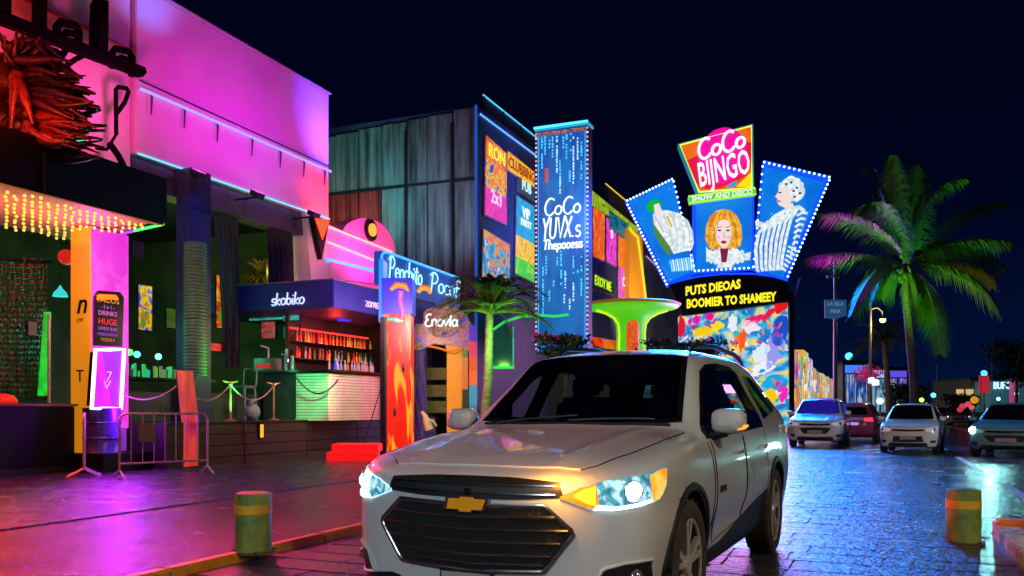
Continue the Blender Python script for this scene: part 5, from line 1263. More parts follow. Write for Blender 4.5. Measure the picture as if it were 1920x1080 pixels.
# ================================================================ show club: sheet metal flank, poster facade, blade sign
FX = -14.0
cb = thing('show_club_building', 'tall show club with a rusty sheet metal flank and a dark blue poster facade', 'building', (-17, 45, 0))
FAC = mat('facade_blue', (.045, .06, .15), .55, noise=.4, nscale=.7, bump=.1)
part(MB().box((-24, 29.6, 0), (FX, 75, 12.9)), 'facade', FAC, cb)
part(MB().box((-15.62, 33.4, 12.9), (-15.52, 46, 14.74)), 'parapet', mat('parapet_dark', (.03, .035, .06), .6), cb)
for k in range(7): part(MB().tube([(-15.45, 33.4 + k * 2.05, 12.9), (-15.45, 33.4 + k * 2.05, 14.74)], .03, 5), 'rail_post', mat('pipe_dark', (.015, .018, .02), .5), cb)
part(MB().box((-15.2, 47, 12.9), (FX - .002, 75, 13.98)), 'parapet', mat('parapet_brown', (.05, .03, .025), .6), cb)
part(MB().tube([(-15.48, 33.3, 14.78), (-15.48, 46, 14.78)], .035, 6), 'roof_light', glow('roof_cyan', (.06, .55, .9), 1.3), cb)
part(MB().tube([(FX + .02, 46.5, 14.0), (FX + .02, 75, 14.0)], .035, 6), 'roof_light', glow('roof_yellow', (.9, .55, .03), 1.0), cb)
MET = [mat('sheet_teal', (.15, .20, .20), .55, metal=.15, noise=.75, nscale=1.6, stretch=(2.2, 2.2, .22), bump=.25, bscale=12), mat('sheet_grey', (.17, .17, .18), .55, metal=.15, noise=.7, nscale=1.6, stretch=(2.2, 2.2, .22), bump=.25, bscale=12), mat('sheet_maroon', (.20, .03, .03), .55, metal=.1, noise=.7, nscale=1.6, stretch=(2.2, 2.2, .22), bump=.25, bscale=12)]
rng = random.Random(8)
xs = [-14.02, -15.0, -16.12, -17.05, -18.2, -19.3, -20.4, -21.5]
zz = [1.0, 5.6, 10.1, 12.78]
for i in range(7):
    for j in range(3):
        x1, x0 = xs[i], xs[i + 1]; d = rng.uniform(-.03, .04); z0, z1 = zz[j], zz[j + 1] - .35 * (x1 + 14) / -8 * (1 if j == 2 else 0) + rng.uniform(-.05, .05)
        m = MET[2] if (j == 1 and i >= 4) else MET[rng.choice((0, 0, 1))]
        b = MB(); n = 5; rows = []
        for zc in (z0 + .015, z1 - .015):
            rows.append([V((x0 + .02 + (x1 - x0 - .05) * k / (2 * n), 29.50 - d - (.014 if (k // 1) % 2 else 0), zc)) for k in range(2 * n + 1)])
        b.sheet(rows, V((0, .05, 0))); part(b, 'metal_sheet', m, cb)
for x in (-15.0, -17.05): part(MB().box((x - .05, 29.36, 1), (x + .05, 29.45, 12.3)), 'downpipe', mat('pipe_dark', (.015, .018, .02), .5), cb)
part(MB().box((-22, 29.40, 10.05), (-14.02, 29.46, 10.13)), 'girt', mat('pipe_dark', (.015, .018, .02), .5), cb)
part(MB().tube([(FX + .03, 29.4, 1.5), (FX + .03, 29.4, 12.85)], .05, 6), 'corner_light', glow('corner_blue', (.02, .10, .55), .8), cb)
fb = MB()
for i in range(46): fb.ball((FX + .05, 29.8 + i * .19, 12.62 - .0 * i), .05, 6, 4)
o = part(fb, 'bulb_row', glow('bulb_blue', (.12, .35, 1), 1.6, sample=False), cb); o['kind'] = 'stuff'
def fposter(pxs, name, strips, lab, X=FX + .06, lines=()):
    "poster on the facade: corner pixels tl,tr,br,bl and stacked strips of print"
    tl, tr_, br, bl = [onX(px, py, X) for px, py in pxs]
    t = thing(name, lab, 'poster' if 'poster' in name else 'sign', (tl + br) / 2)
    part(MB().prism([p for p in (tl + V((0, -.06, .06)), tr_ + V((0, .06, .06)), br + V((0, .06, -.06)), bl + V((0, -.06, -.06)))], (-.05, 0, 0)), 'frame', mat('frame_white', (.3, .25, .3), .4), t)
    z = 0
    for (f, cols, sc, st) in strips:
        a, c = tl.lerp(bl, z), tr_.lerp(br, z); z2 = min(1, z + f); e, g = tl.lerp(bl, z2 - .004), tr_.lerp(br, z2 - .004)
        part(MB().prism([a, c, g, e], (.03, 0, 0)), 'print', poster(name + '%d_%d' % (pxs[0][0], int(z * 100)), [srgb(*q) for q in cols], sc, st, detail=3, dist=1.5), t); z = z2
    for (bd, cl, sz, fx, fy) in lines:
        a = tl.lerp(tr_, fx).lerp(bl.lerp(br, fx), fy); 
        text('lettering', bd, sz, glow('pl_%02x%02x%02x' % cl, srgb(*cl), 1.1), t, a + V((.035, 0, 0)), (0, 1, 0), (0, 0, 1), .02, .01, 0, center=True)
    return t
fposter(((911, 254), (949, 288), (949, 421), (909, 402)), 'show_poster', ((.30, [(200, 50, 20), (240, 110, 20), (250, 150, 30), (230, 60, 60)], 1.6, .9), (.34, [(70, 60, 190), (240, 190, 20), (250, 120, 10), (220, 200, 60), (90, 80, 200)], 1.1, .95), (.36, [(225, 20, 160), (240, 60, 180), (235, 30, 170)], 1.4, .9)), 'tall three part poster in orange, yellow and magenta at the facade corner', lines=(('RON', (255, 235, 60), .75, .5, .22), ('2x1', (255, 200, 235), .75, .5, .80)))
fposter(((952, 284), (1001, 323), (1001, 352), (952, 318)), 'banner_sign', ((1, [(240, 180, 10), (250, 200, 20), (240, 150, 10)], 1.6, .95),), 'yellow banner high on the facade beside the blade sign', lines=(('CLUBBING', (150, 40, 20), .62, .5, .78),))
fposter(((970, 330), (1001, 352), (1001, 378), (970, 356)), 'small_sign', ((1, [(10, 60, 90), (20, 90, 110), (10, 50, 80)], 2, .6),), 'small dark teal sign under the yellow banner', lines=(('PUB', (200, 235, 240), .6, .5, .72),))
fposter(((969, 368), (1001, 388), (1001, 530), (966, 512)), 'ticket_poster', ((.50, [(0, 150, 210), (0, 170, 225), (10, 140, 200)], 1.2, .95), (.28, [(240, 180, 20), (250, 210, 30), (230, 140, 20)], 1.8, .95), (.22, [(80, 200, 20), (40, 220, 30), (160, 220, 20)], 1.6, .9)), 'long poster running from sky blue through yellow to green', lines=(('VIP', (235, 250, 255), .62, .5, .22), ('PARTY', (235, 250, 255), .40, .5, .33)))
fposter(((907, 430), (955, 460), (955, 548), (904, 528)), 'photo_poster', ((.16, [(220, 160, 30), (230, 100, 60)], 2, .9), (.84, [(0, 140, 200), (30, 170, 220), (230, 150, 50), (0, 120, 190), (220, 220, 230)], 1.0, .9)), 'square poster of blue print in an orange frame, low on the facade')
fposter(((1105, 354), (1196, 428), (1196, 440), (1105, 382)), 'fascia_sign', ((1, [(120, 160, 10), (180, 200, 10), (90, 120, 10)], .9, .8),), 'long yellow green fascia band right of the blade sign')
fposter(((1112, 388), (1133, 402), (1133, 490), (1112, 480)), 'tall_poster', ((1, [(220, 40, 15), (245, 120, 10), (230, 60, 10), (250, 160, 20)], 1.2, .95),), 'narrow red and orange poster right of the blade sign')
fposter(((1137, 408), (1155, 420), (1155, 500), (1137, 490)), 'tall_poster', ((1, [(225, 20, 190), (240, 80, 210), (210, 10, 170)], 1.2, .95),), 'narrow magenta poster beside the red and orange one', lines=(('B', (255, 220, 250), .9, .5, .4),))
fposter(((1143, 396), (1176, 420), (1176, 450), (1143, 428)), 'cyan_sign', ((1, [(10, 60, 90), (0, 150, 180), (10, 40, 70)], 2, .6),), 'dim cyan sign above the narrow magenta poster', X=FX + .10)
fposter(((1159, 442), (1178, 455), (1178, 562), (1159, 556)), 'tall_poster', ((.5, [(240, 130, 20), (245, 100, 10), (250, 160, 40)], 1.2, .9), (.5, [(220, 30, 160), (235, 80, 190), (200, 120, 220)], 1.2, .9)), 'narrow poster orange above and pink below', lines=(('O', (255, 220, 250), .8, .5, .8),))
fposter(((1108, 512), (1150, 530), (1150, 552), (1108, 540)), 'green_sign', ((1, [(12, 20, 24), (16, 26, 30)], 1, .4),), 'dark sign with yellow green lettering over the mushroom canopy', lines=(('EXOY ME', (190, 240, 20), .75, .5, .75),))
part(MB().prism([onX(px, py, FX + .4) for px, py in ((1180, 428), (1204, 440), (1210, 565), (1180, 565))], (-.4, 0, 0)), 'orange_fin', mat('orange_fin', (.7, .3, .02), .5, emit=(1, .35, .01), estr=.36), cb)
part(MB().tube([onX(px, py, FX + .45) for px, py in ((1180, 428), (1196, 445), (1206, 520), (1211, 562))], .08, 6), 'fin_light', glow('fin_yellow', (.8, .75, .03), .9), cb)
part(MB().tube([onX(1212, 480, FX + .1), onX(1252, 520, FX + .1)], .05, 5), 'street_banner', glow('white_line', (.5, .45, .7), .6), cb)
# blade sign tower
tw = thing('blade_sign', 'tall blue blade sign with white script and bulbs down its edges', 'sign', (-12.1, 33.7, 4))
TY = 33.5
tl, trr = onY(1006, 232, TY), onY(1102, 236, TY)
zb = 3.6
TB = poster('tower_blue', [srgb(3, 62, 125), srgb(6, 88, 160), srgb(12, 112, 190), srgb(20, 80, 170)], .55, 1.0, detail=6, stretch=(1.6, 1, .5))
part(MB().box((tl.x, TY, zb), (trr.x, TY + .6, 12.95)), 'cabinet', FAC, tw)
part(MB().box((tl.x + .04, TY - .03, zb + .05), (trr.x - .04, TY - .002, 12.90)), 'face', TB, tw)
part(MB().box((tl.x - .06, TY - .12, 12.96), (trr.x + .05, TY + .65, 13.06)), 'cap', mat('cap_teal', (.02, .2, .3), .4, emit=(.03, .5, .8), estr=.7), tw)
part(MB().tube([(tl.x - .06, TY - .14, 13.06), (trr.x + .05, TY - .14, 13.06)], .05, 6), 'cap_light', glow('cap_cyan', (.08, .75, 1), 1.6), tw)
part(MB().box((tl.x + .03, TY - .06, 12.72), (trr.x - .03, TY - .035, 12.86)), 'orange_band', poster('tower_orange', [srgb(220, 90, 20), srgb(30, 80, 130), srgb(235, 120, 40)], 9, .8), tw)
for s, x in ((0, tl.x), (1, trr.x)):
    b1, b2 = MB(), MB()
    for i in range(49): (b1 if i % 2 else b2).ball((x, TY - .05, zb + .2 + i * .188), .045, 6, 4)
    o = part(b1, 'bulb_row', glow('bulb_ice', (.6, .75, 1), 1.4, sample=False), tw); o['kind'] = 'stuff'
    o = part(b2, 'bulb_row', glow('bulb_rose', (1, .25, .25), 1.2, sample=False), tw); o['kind'] = 'stuff'
DRIP = glow('drip_light', (.10, .62, .95), 1.1); DRIPW = glow('drip_pale', (.5, .8, 1), 1.1)
rng = random.Random(6)
for px, y0, y1 in ((1022, 256, 300), (1030, 262, 285), (1044, 255, 330), (1056, 256, 280), (1062, 252, 300), (1075, 256, 350), (1083, 258, 300), (1068, 320, 360), (1050, 300, 350), (1024, 480, 520), (1045, 482, 505), (1060, 508, 545), (1075, 480, 520), (1075, 530, 570), (1038, 520, 540), (1083, 500, 512), (1058, 552, 575), (1016, 258, 330), (1036, 256, 300), (1050, 330, 368), (1070, 250, 290), (1090, 260, 340), (1090, 480, 560), (1030, 545, 580), (1018, 500, 590), (1068, 560, 588), (1052, 470, 540)):
    b = MB(); k = int((y1 - y0) / 6)
    for i in range(k):
        if rng.random() < .8: b.box(onY(px - 1.3, y0 + i * 6, TY - .05), onY(px + .9 + rng.uniform(0, 1), y0 + i * 6 + rng.uniform(2.5, 5.5), TY - .035))
    if b.v: part(b, 'drip_light', rng.choice((DRIP, DRIP, DRIPW)), tw)
for x in (tl.x + .10, trr.x - .10): part(MB().tube([(x, TY - .04, zb + .1), (x, TY - .04, 12.7)], .016, 5), 'edge_tube', glow('tower_edge', (.05, .45, .9), 1.2), tw)
part(MB().box(onY(1022, 316, TY - .05), onY(1028, 342, TY - .035)), 'orange_mark', glow('orange_mark', (.8, .12, .05), .7), tw)
TWH = glow('tower_white', (.8, .95, 1), 1.35)
neon('lettering', 'CoCo', .68, .036, TWH, tw, onY(1020, 405, TY - .05), (1, 0, 0), (0, 0, 1), 1.62, .05)
neon('lettering', 'YUVX.s', .86, .036, TWH, tw, onY(1017, 449, TY - .05), (1, 0, 0), (0, 0, 1), 1.68, .05)
neon('lettering', 'Thepooess', .40, .036, TWH, tw, onY(1019, 469, TY - .05), (1, 0, 0), (0, 0, 1), 1.72, .05)
neon('accent', '.', .5, .03, TWH, tw, onY(1082, 382, TY - .05), (1, 0, 0), (0, 0, 1), None, .05)
# ground floor: red awning, green glow window
aw = thing('red_awning', 'low red and orange awning at the foot of the show club', 'awning', onX(1125, 650, -12.6))
part(MB().prism([onX(px, py, -12.8) for px, py in ((1092, 628), (1162, 640), (1162, 652), (1096, 645))], (1.0, 0, -.25)), 'valance', poster('awning_red', [srgb(230, 40, 10), srgb(245, 80, 10), srgb(200, 20, 10)], 2, .75), aw)
gw = thing('green_window', 'dark green shop window with a glowing green sill near the small palm', 'window', at(940, 690, 29)); 
part(MB().prism([at(px, py, 29) for px, py in ((918, 612), (962, 612), (962, 690), (918, 690))], eyf * .1), 'pane', mat('pane_green', (.02, .06, .05), .1, emit=(.01, .12, .09), estr=.35), gw)
part(MB().tube([at(916, 689, 28.9), at(964, 689, 28.9)], .05, 6), 'sill_light', glow('sill_green', (.03, .9, .08), 1.0), gw)
part(MB().tube([at(962, 612, 28.9), at(962, 688, 28.9)], .03, 6), 'side_light', glow('side_green', (.03, .5, .3), .7), gw)
gl_ = thing('green_light_strip', 'wavy green light strip running behind the small palm to the blade sign', 'light strip', at(1030, 595, 29))
part(MB().tube([at(px, py, 29) for px, py in ((925, 618), (945, 604), (975, 594), (1010, 591), (1040, 593), (1066, 590))], .05, 6), 'strip', glow('strip_green', (.04, .8, .10), .9), gl_, smooth=60)
part(MB().prism([at(px, py, 29.3) for px, py in ((1000, 624), (1092, 632), (1092, 646), (1000, 640))], eyf * .3), 'magenta_wall', mat('magenta_board', (.25, .02, .12), .5, emit=(.6, .01, .2), estr=.3), gl_)
# mushroom canopy
mc_ = thing('mushroom_canopy', 'flared mushroom shaped canopy glowing green with a red beaded core', 'canopy', at(1183, 700, 42))
q = at(1183, 765, 42); q.z = 0; zf = lambda py: at(0, py, 42).z
prof = [(0, .05), (.80, .05), (.76, 2.0), (.72, zf(650)), (.70, zf(630)), (.74, zf(610)), (.92, zf(597)), (1.3, zf(588)), (1.8, zf(582)), (2.25, zf(579)), (2.34, zf(576)), (0, zf(575))]
GRN = mat('canopy_green', (.12, .5, .03), .4, noise=.25, nscale=2, emit=(.10, .95, .02), estr=.55)
part(MB().lathe(prof, q, 40), 'stem', GRN, mc_, smooth=50)
part(MB().lathe([(0, zf(575.5)), (2.38, zf(575.5)), (2.44, zf(572)), (2.3, zf(570)), (0, zf(569.5))], q, 40), 'rim', mat('rim_olive', (.3, .15, .02), .5, emit=(.6, .26, .01), estr=.3), mc_, smooth=50)
part(MB().lathe([(0, 0), (.34, 0), (.34, zf(610)), (.31, zf(600)), (.24, zf(592)), (.12, zf(587)), (0, zf(585))], q - eyf * .52, 24), 'red_core', poster('red_beads', [srgb(200, 30, 8), srgb(240, 60, 10), srgb(255, 130, 20), srgb(210, 20, 10)], 14, .85), mc_, smooth=50)
for sx_ in (-1, 1):
    part(MB().tube([q - eyf * .40 + exf * (sx_ * r) + V((0, 0, z)) for r, z in ((.70, .2), (.68, 2), (.64, zf(645)), (.62, zf(625)), (.68, zf(609)), (.88, zf(598)), (1.25, zf(590)), (1.75, zf(584)))], .045, 6), 'edge_light', glow('edge_lime', (.65, .9, .03), 1.1), mc_, smooth=60)
# ================================================================ the big corner sign
CD = 44.0; CC = at(1375, 765, CD); CN = (-eyf * cos(R(9)) - exf * sin(R(9))).normalized(); CEX = V((-CN.y, CN.x, 0))
camP = V((0, 0, CH))
def sp(px, py, off=0):
    d = at(px, py, 1) - camP; c = CC + CN * off
    return camP + d * ((c - camP).dot(CN) / d.dot(CN))
cs = thing('corner_sign', 'huge fan shaped show sign of three blue picture panels, logo and yellow lettering', 'sign', (CC.x, CC.y, 0))
def spoly(pts, off, th, name, m, par, **k): return part(MB().prism([sp(px, py, off) for px, py in pts], -CN * th), name, m, par, **k)
def ell(cx, cy, rx, ry, n=22, rot=0, j=0, sd=0):
    rg = random.Random(sd); out = []
    for i in range(n):
        q = 2 * pi * i / n; k = 1 + rg.uniform(-j, j); x, y = rx * cos(q) * k, ry * sin(q) * k
        out.append((cx + x * cos(R(rot)) - y * sin(R(rot)), cy + x * sin(R(rot)) + y * cos(R(rot))))
    return out
PBLUE = poster('panel_blue', [srgb(0, 92, 205), srgb(0, 112, 225), srgb(5, 128, 235)], .5, .95, detail=8)
BORD = glow('border_blue', (.003, .05, 1), 1.7)
LP = [(1180, 379), (1260, 341), (1300, 508), (1254, 528)]; MP = [(1306, 385), (1409, 371), (1409, 500), (1306, 508)]; RP = [(1434, 312), (1545, 342), (1468, 520), (1416, 502)]
LPo = [(1172, 377), (1261, 333), (1305, 512), (1250, 537)]; RPo = [(1432, 300), (1558, 331), (1474, 530), (1411, 504)]; MPo = [(1299, 384), (1414, 368), (1414, 504), (1299, 512)]
panels = []
for nm, o_, p_, off in (('left_panel', LPo, LP, .5), ('middle_panel', MPo, MP, .3), ('right_panel', RPo, RP, .5)):
    e = spoly(o_, off, .5, nm, BORD, cs); panels.append(e)
    spoly(p_, off + .04, .03, 'screen', PBLUE, e)
WHT = poster('led_white', [srgb(225, 238, 240), srgb(250, 255, 255), srgb(205, 225, 230)], 5, .95, detail=6); SKIN = glow('led_skin', srgb(250, 225, 220), .95); GRNL = glow('led_green_hat', srgb(10, 190, 60), .9); OLV = glow('led_olive', srgb(90, 150, 60), .8)
PKL = glow('led_pink', srgb(245, 190, 215), .9); ORH = poster('led_orange_hair', [srgb(235, 160, 20), srgb(225, 130, 15), srgb(245, 190, 60)], 4, .95, detail=5); INKB = glow('led_navy', srgb(10, 40, 120), .6); LIP = glow('led_lip', srgb(200, 20, 70), .9); YEL2 = glow('led_yellow', srgb(240, 200, 60), .9); WHE = glow('led_pure', (.9, .97, 1), 1.0)
L, Mm, Rr = panels
# left: performer with a green cap and a round white jacket
spoly(ell(1226, 386, 15, 11, rot=-25), .56, .02, 'cap', GRNL, L)
spoly([(1226, 384), (1235, 381), (1239, 390), (1243, 398), (1236, 406), (1227, 398)], .58, .02, 'face', SKIN, L)
spoly([(1224, 402), (1232, 396), (1250, 394), (1272, 399), (1290, 413), (1299, 434), (1301, 455), (1297, 468), (1263, 476), (1256, 462), (1240, 440), (1226, 420)], .56, .02, 'jacket', WHT, L)
spoly([(1222, 408), (1228, 420), (1242, 440), (1256, 460), (1259, 473), (1254, 480), (1240, 462), (1228, 440)], .55, .012, 'trousers', OLV, L)
spoly([(1248, 404), (1254, 406), (1261, 424), (1258, 428)], .60, .02, 'lapel', YEL2, L)
spoly([(1226, 404), (1230, 404), (1246, 434), (1243, 436)], .60, .02, 'collar', PKL, L)
for k in range(11):
    x = 1256 + k * 4.1; spoly([(x, 488 - k * .6), (x + 2.2, 487 - k * .6), (x + 6, 508 - k * .3), (x + 3.5, 510 - k * .3)], .56, .015, 'fringe', WHE if k % 2 else glow('led_cyan', srgb(120, 215, 235), .9), L)
for k, (p_, q_) in enumerate((((1262, 400), (1270, 470)), ((1276, 404), (1282, 468)), ((1288, 415), (1292, 462)), ((1244, 404), (1262, 462)), ((1254, 398), (1266, 430)))):
    part(MB().tube([sp(p_[0], p_[1], .585), sp((p_[0] + q_[0]) / 2 + 3, (p_[1] + q_[1]) / 2, .585), sp(q_[0], q_[1], .585)], .018, 4), 'fold', glow('led_fold', srgb(170, 195, 210), .8), L)
# middle: singer with orange hair and a white ruff
spoly([(1357, 392), (1371, 395), (1383, 406), (1390, 424), (1392, 446), (1388, 460), (1378, 468), (1336, 468), (1327, 461), (1322, 446), (1324, 424), (1331, 406), (1343, 395)], .36, .02, 'hair', ORH, Mm)
for k, (x0, x1) in enumerate(((1330, 1328), (1337, 1334), (1378, 1382), (1384, 1388), (1345, 1336), (1369, 1379))):
    part(MB().tube([sp(x0 + (1357 - x0) * .5, 398, .385), sp(x0, 425, .385), sp(x1, 462, .385)], .02, 4), 'hair_lock', glow('led_curl_%d' % (k % 2), srgb(*((205, 115, 12), (252, 205, 90))[k % 2]), .9), Mm)
spoly([(1341, 426), (1347, 415), (1358, 411), (1368, 416), (1372, 428), (1371, 446), (1365, 460), (1358, 467), (1350, 460), (1342, 446)], .385, .02, 'face', SKIN, Mm)
for ex_ in (1347, 1366): spoly(ell(ex_, 445, 4, 3, 12), .392, .006, 'cheek', PKL, Mm)
spoly([(1349, 466), (1366, 466), (1362, 474), (1353, 474)], .38, .012, 'neck', PKL, Mm)
for ex_ in (1349, 1365): spoly(ell(ex_, 432, 3.6, 1.6), .40, .01, 'eye', INKB, Mm)
for ex_ in (1349, 1365): spoly([(ex_ - 5, 426), (ex_ + 4, 424), (ex_ + 5, 425.2), (ex_ - 4, 427)], .40, .01, 'brow', glow('led_brow', srgb(170, 110, 40), .8), Mm)
spoly(ell(1357, 454, 5.5, 3, 14), .40, .01, 'mouth', LIP, Mm)
spoly([(1356, 434), (1359, 434), (1361, 446), (1355, 446)], .40, .01, 'nose', PKL, Mm)
rr = []
for i in range(18):
    rr.append((1324 + i * 4.2, 462 + 6 * abs(sin(i * .5)) + (4 if i % 2 else 0)))
for i in range(18): rr.append((1396 - i * 4.2, 488 + 7 * sin(pi * i / 17) + (4 if i % 2 else 0)))
spoly(rr, .37, .015, 'ruff', WHT, Mm)
spoly([(1350, 466), (1366, 466), (1362, 492), (1353, 492)], .395, .01, 'ruff_shadow', glow('led_red_bow', srgb(150, 40, 70), .7), Mm)
spoly([(1350, 484), (1368, 484), (1374, 501), (1344, 502)], .385, .012, 'shirt', WHT, Mm)
for k in range(4): spoly([(1396 + k * 3, 476 - k), (1399 + k * 3, 475 - k), (1400 + k * 2, 488), (1397 + k * 2, 488)], .37, .015, 'finger', WHT, Mm)
# right: performer with curly white hair in a striped robe
spoly(ell(1484, 355, 25, 24, 26, 0, .09, 5), .56, .02, 'hair', WHT, Rr)
spoly([(1463, 350), (1459, 360), (1453, 369), (1458, 372), (1457, 378), (1461, 385), (1471, 389), (1482, 384), (1484, 368), (1478, 354)], .58, .015, 'face', SKIN, Rr)
spoly([(1459, 361), (1465, 359), (1466, 361), (1460, 363)], .60, .01, 'eye', INKB, Rr)
spoly([(1457, 376), (1464, 376), (1463, 378.5), (1458, 379)], .60, .01, 'mouth', LIP, Rr)
spoly([(1470, 386), (1486, 380), (1490, 392), (1474, 396)], .575, .012, 'neck', SKIN, Rr)
for (x, yv) in ((1474, 345), (1484, 342), (1494, 352), (1488, 358), (1500, 362), (1490, 369)): spoly(ell(x, yv, 2.6, 2.2, 8), .60, .01, 'curl', INKB, Rr)
def stripe(pts, w):
    b = MB(); b.tube([sp(px, py, .57) for px, py in pts], w, 5, flat=1); return part(b, 'robe_stripe', WHT, Rr, smooth=60)
for k in range(7):
    x0 = 1497 - k * 9.5; y0 = 388 + k * 4.5
    pts = [(x0, y0), (x0 - 14 - k * .6, y0 + 22), (x0 - 22 - k * .2, y0 + 52), (x0 - 30 + k * 1.6, min(512, y0 + 92)), (x0 - 33 + k * 2.8, min(516, y0 + 118 - k * 4))]
    stripe([p for p in pts if p[1] < 517], .080)
stripe([(1436, 424), (1452, 406), (1474, 394), (1498, 388), (1508, 396)], .10)
for k in range(8):
    y0 = 396 + k * 11; stripe([(1494 - k * 1.5, y0 + 8), (1505 - k * 3, y0 + 2), (1514 - k * 3.6, y0 + 4)], .07)
for k in range(6): stripe([(1478 - k * 2, 462 + k * 8), (1488 - k * 3.5, 466 + k * 8), (1494 - k * 4, 472 + k * 7)], .055)
spoly([(1416, 414), (1428, 416), (1440, 420), (1440, 428), (1428, 426), (1417, 424)], .57, .015, 'hand', WHT, Rr)
rng = random.Random(12)
for e, P_, off in ((L, LP, .57), (Rr, RP, .57), (Mm, MP, .36)):
    b = MB()
    for i in range(26):
        u, v = rng.random(), rng.random(); a = [P_[0][k] * (1 - u) + P_[1][k] * u for k in (0, 1)]; c = [P_[3][k] * (1 - u) + P_[2][k] * u for k in (0, 1)]
        b.ball(sp(a[0] * (1 - v) + c[0] * v, a[1] * (1 - v) + c[1] * v, off - .04), rng.uniform(.012, .03), 5, 3)
    o = part(b, 'sparkle', WHE, e); o['kind'] = 'stuff'
BLB = glow('bulb_white_blue', (.40, .72, 1), 5.0, sample=False); bsrc_ = None
def bulbs(par, p0, p1, n, off=.56):
    global bsrc_
    for i in range(n):
        c = sp(p0[0] + (p1[0] - p0[0]) * i / max(1, n - 1), p0[1] + (p1[1] - p0[1]) * i / max(1, n - 1), off)
        if bsrc_ is None: bsrc_ = MB().ball((0, 0, 0), .052, 8, 5).build('bulb', BLB, par, smooth=80); o = bsrc_
        else: o = bsrc_.copy(); COL.objects.link(o); o.parent = par
        o.location = c - V(cs.location)
bulbs(L, (1176, 376), (1260, 336), 15); bulbs(L, (1263, 340), (1303, 508), 18); bulbs(L, (1177, 384), (1250, 533), 24)
bulbs(Rr, (1433, 304), (1555, 332), 14); bulbs(Rr, (1555, 338), (1474, 526), 25); bulbs(Rr, (1430, 312), (1413, 500), 14)
bulbs(Mm, (1302, 508), (1412, 502), 14, .36)
# logo
LG = [(1275, 272), (1409, 236), (1410, 352), (1311, 360)]
lg = spoly([(1271, 270), (1412, 232), (1414, 355), (1308, 363)], .9, .8, 'logo_case', mat('logo_case', (.02, .2, .3), .4, emit=(.02, .45, .6), estr=.4), cs)
spoly(LG, .95, .04, 'orange_field', poster('logo_orange', [srgb(240, 90, 10), srgb(245, 110, 12)], .8, .95), lg)
part(MB().tube([sp(px, py, .97) for px, py in LG], .05, 6, closed=True), 'edge_light', glow('logo_lime', (.7, .85, .10), 1.3), lg)
spoly([(1290, 300), (1308, 352), (1340, 356), (1400, 330), (1409, 300), (1409, 268), (1380, 256)], .985, .03, 'red_field', glow('logo_red', srgb(226, 24, 70), .95), lg)
spoly([(1380, 350), (1409, 322), (1409, 350)], 1.0, .035, 'yellow_corner', glow('logo_yellow', srgb(245, 225, 20), 1), lg)
spoly([(1360, 352), (1378, 340), (1384, 344), (1372, 352)], 1.0, .035, 'blue_corner', glow('logo_blue', srgb(20, 170, 225), 1), lg)
spoly(ell(1355, 292, 45, 54, 30, 18), 1.01, .05, 'pink_disc', glow('logo_pink', srgb(238, 16, 160), 1), lg)
LWH = glow('logo_white', (1, .93, .97), 1.5)
ax = (sp(1400, 262, 1.0) - sp(1312, 288, 1.0)); tilt = ax.normalized()
neon('logo_letters', 'CoCo', .98, .068, LWH, lg, sp(1308, 301, 1.06), ax, (0, 0, 1), (ax.length) * 1.02, .06, slant=.0)
up2 = V((0, 0, 1)) - tilt * .12
ax2 = (sp(1409, 322, 1.0) - sp(1312, 350, 1.0))
text('logo_letters', 'BIJNGO', 1.75, LWH, lg, sp(1311, 351, 1.06), ax2, (CEX * -.10 + V((0, 0, 1))), .06, .012, -.05, width=ax2.length * .98)
nb = spoly([(1290, 369), (1416, 353), (1417, 364), (1292, 381)], 1.1, .5, 'name_bar', mat('bar_green', (.1, .4, .05), .4, emit=(.12, .75, .08), estr=.7), cs)
part(MB().tube([sp(px, py, 1.12) for px, py in ((1291, 368), (1416, 352), (1418, 364), (1292, 381))], .04, 6, closed=True), 'bar_edge', glow('bar_lime', (.55, .85, .1), 1.1), nb)
axn = sp(1411, 362, 1.1) - sp(1297, 376, 1.1)
text('bar_letters', 'SHOW AND DISCO', .36, glow('bar_white', (.9, 1, .9), 1), nb, sp(1297, 377.5, 1.11), axn, (0, 0, 1), .03, .006, 0, width=axn.length)
# marquee
mq_t = [(1254, 533), (1275, 527), (1310, 519), (1360, 514), (1410, 514), (1450, 519), (1477, 527)]
mq = spoly(mq_t + [(1478, 566), (1372, 580), (1282, 592)], .75, .9, 'marquee', BLACKP, cs)
part(MB().tube([sp(px, py - 1, .8) for px, py in mq_t], .05, 6), 'marquee_edge', BORD, mq)
MY = glow('marquee_yellow', (.95, .82, .02), 1.2)
a1 = sp(1388, 540, .8) - sp(1285, 554, .8)
text('marquee_letters', 'PUTS DIEOAS', .62, MY, mq, sp(1285, 554, .78), a1, (0, 0, 1), .05, .022, 0, width=a1.length)
a1 = sp(1455, 563, .8) - sp(1287, 577, .8)
text('marquee_letters', 'BOOMIER TO SHAMEEY', .62, MY, mq, sp(1287, 577.5, .78), a1, (0, 0, 1), .05, .022, 0, width=a1.length)
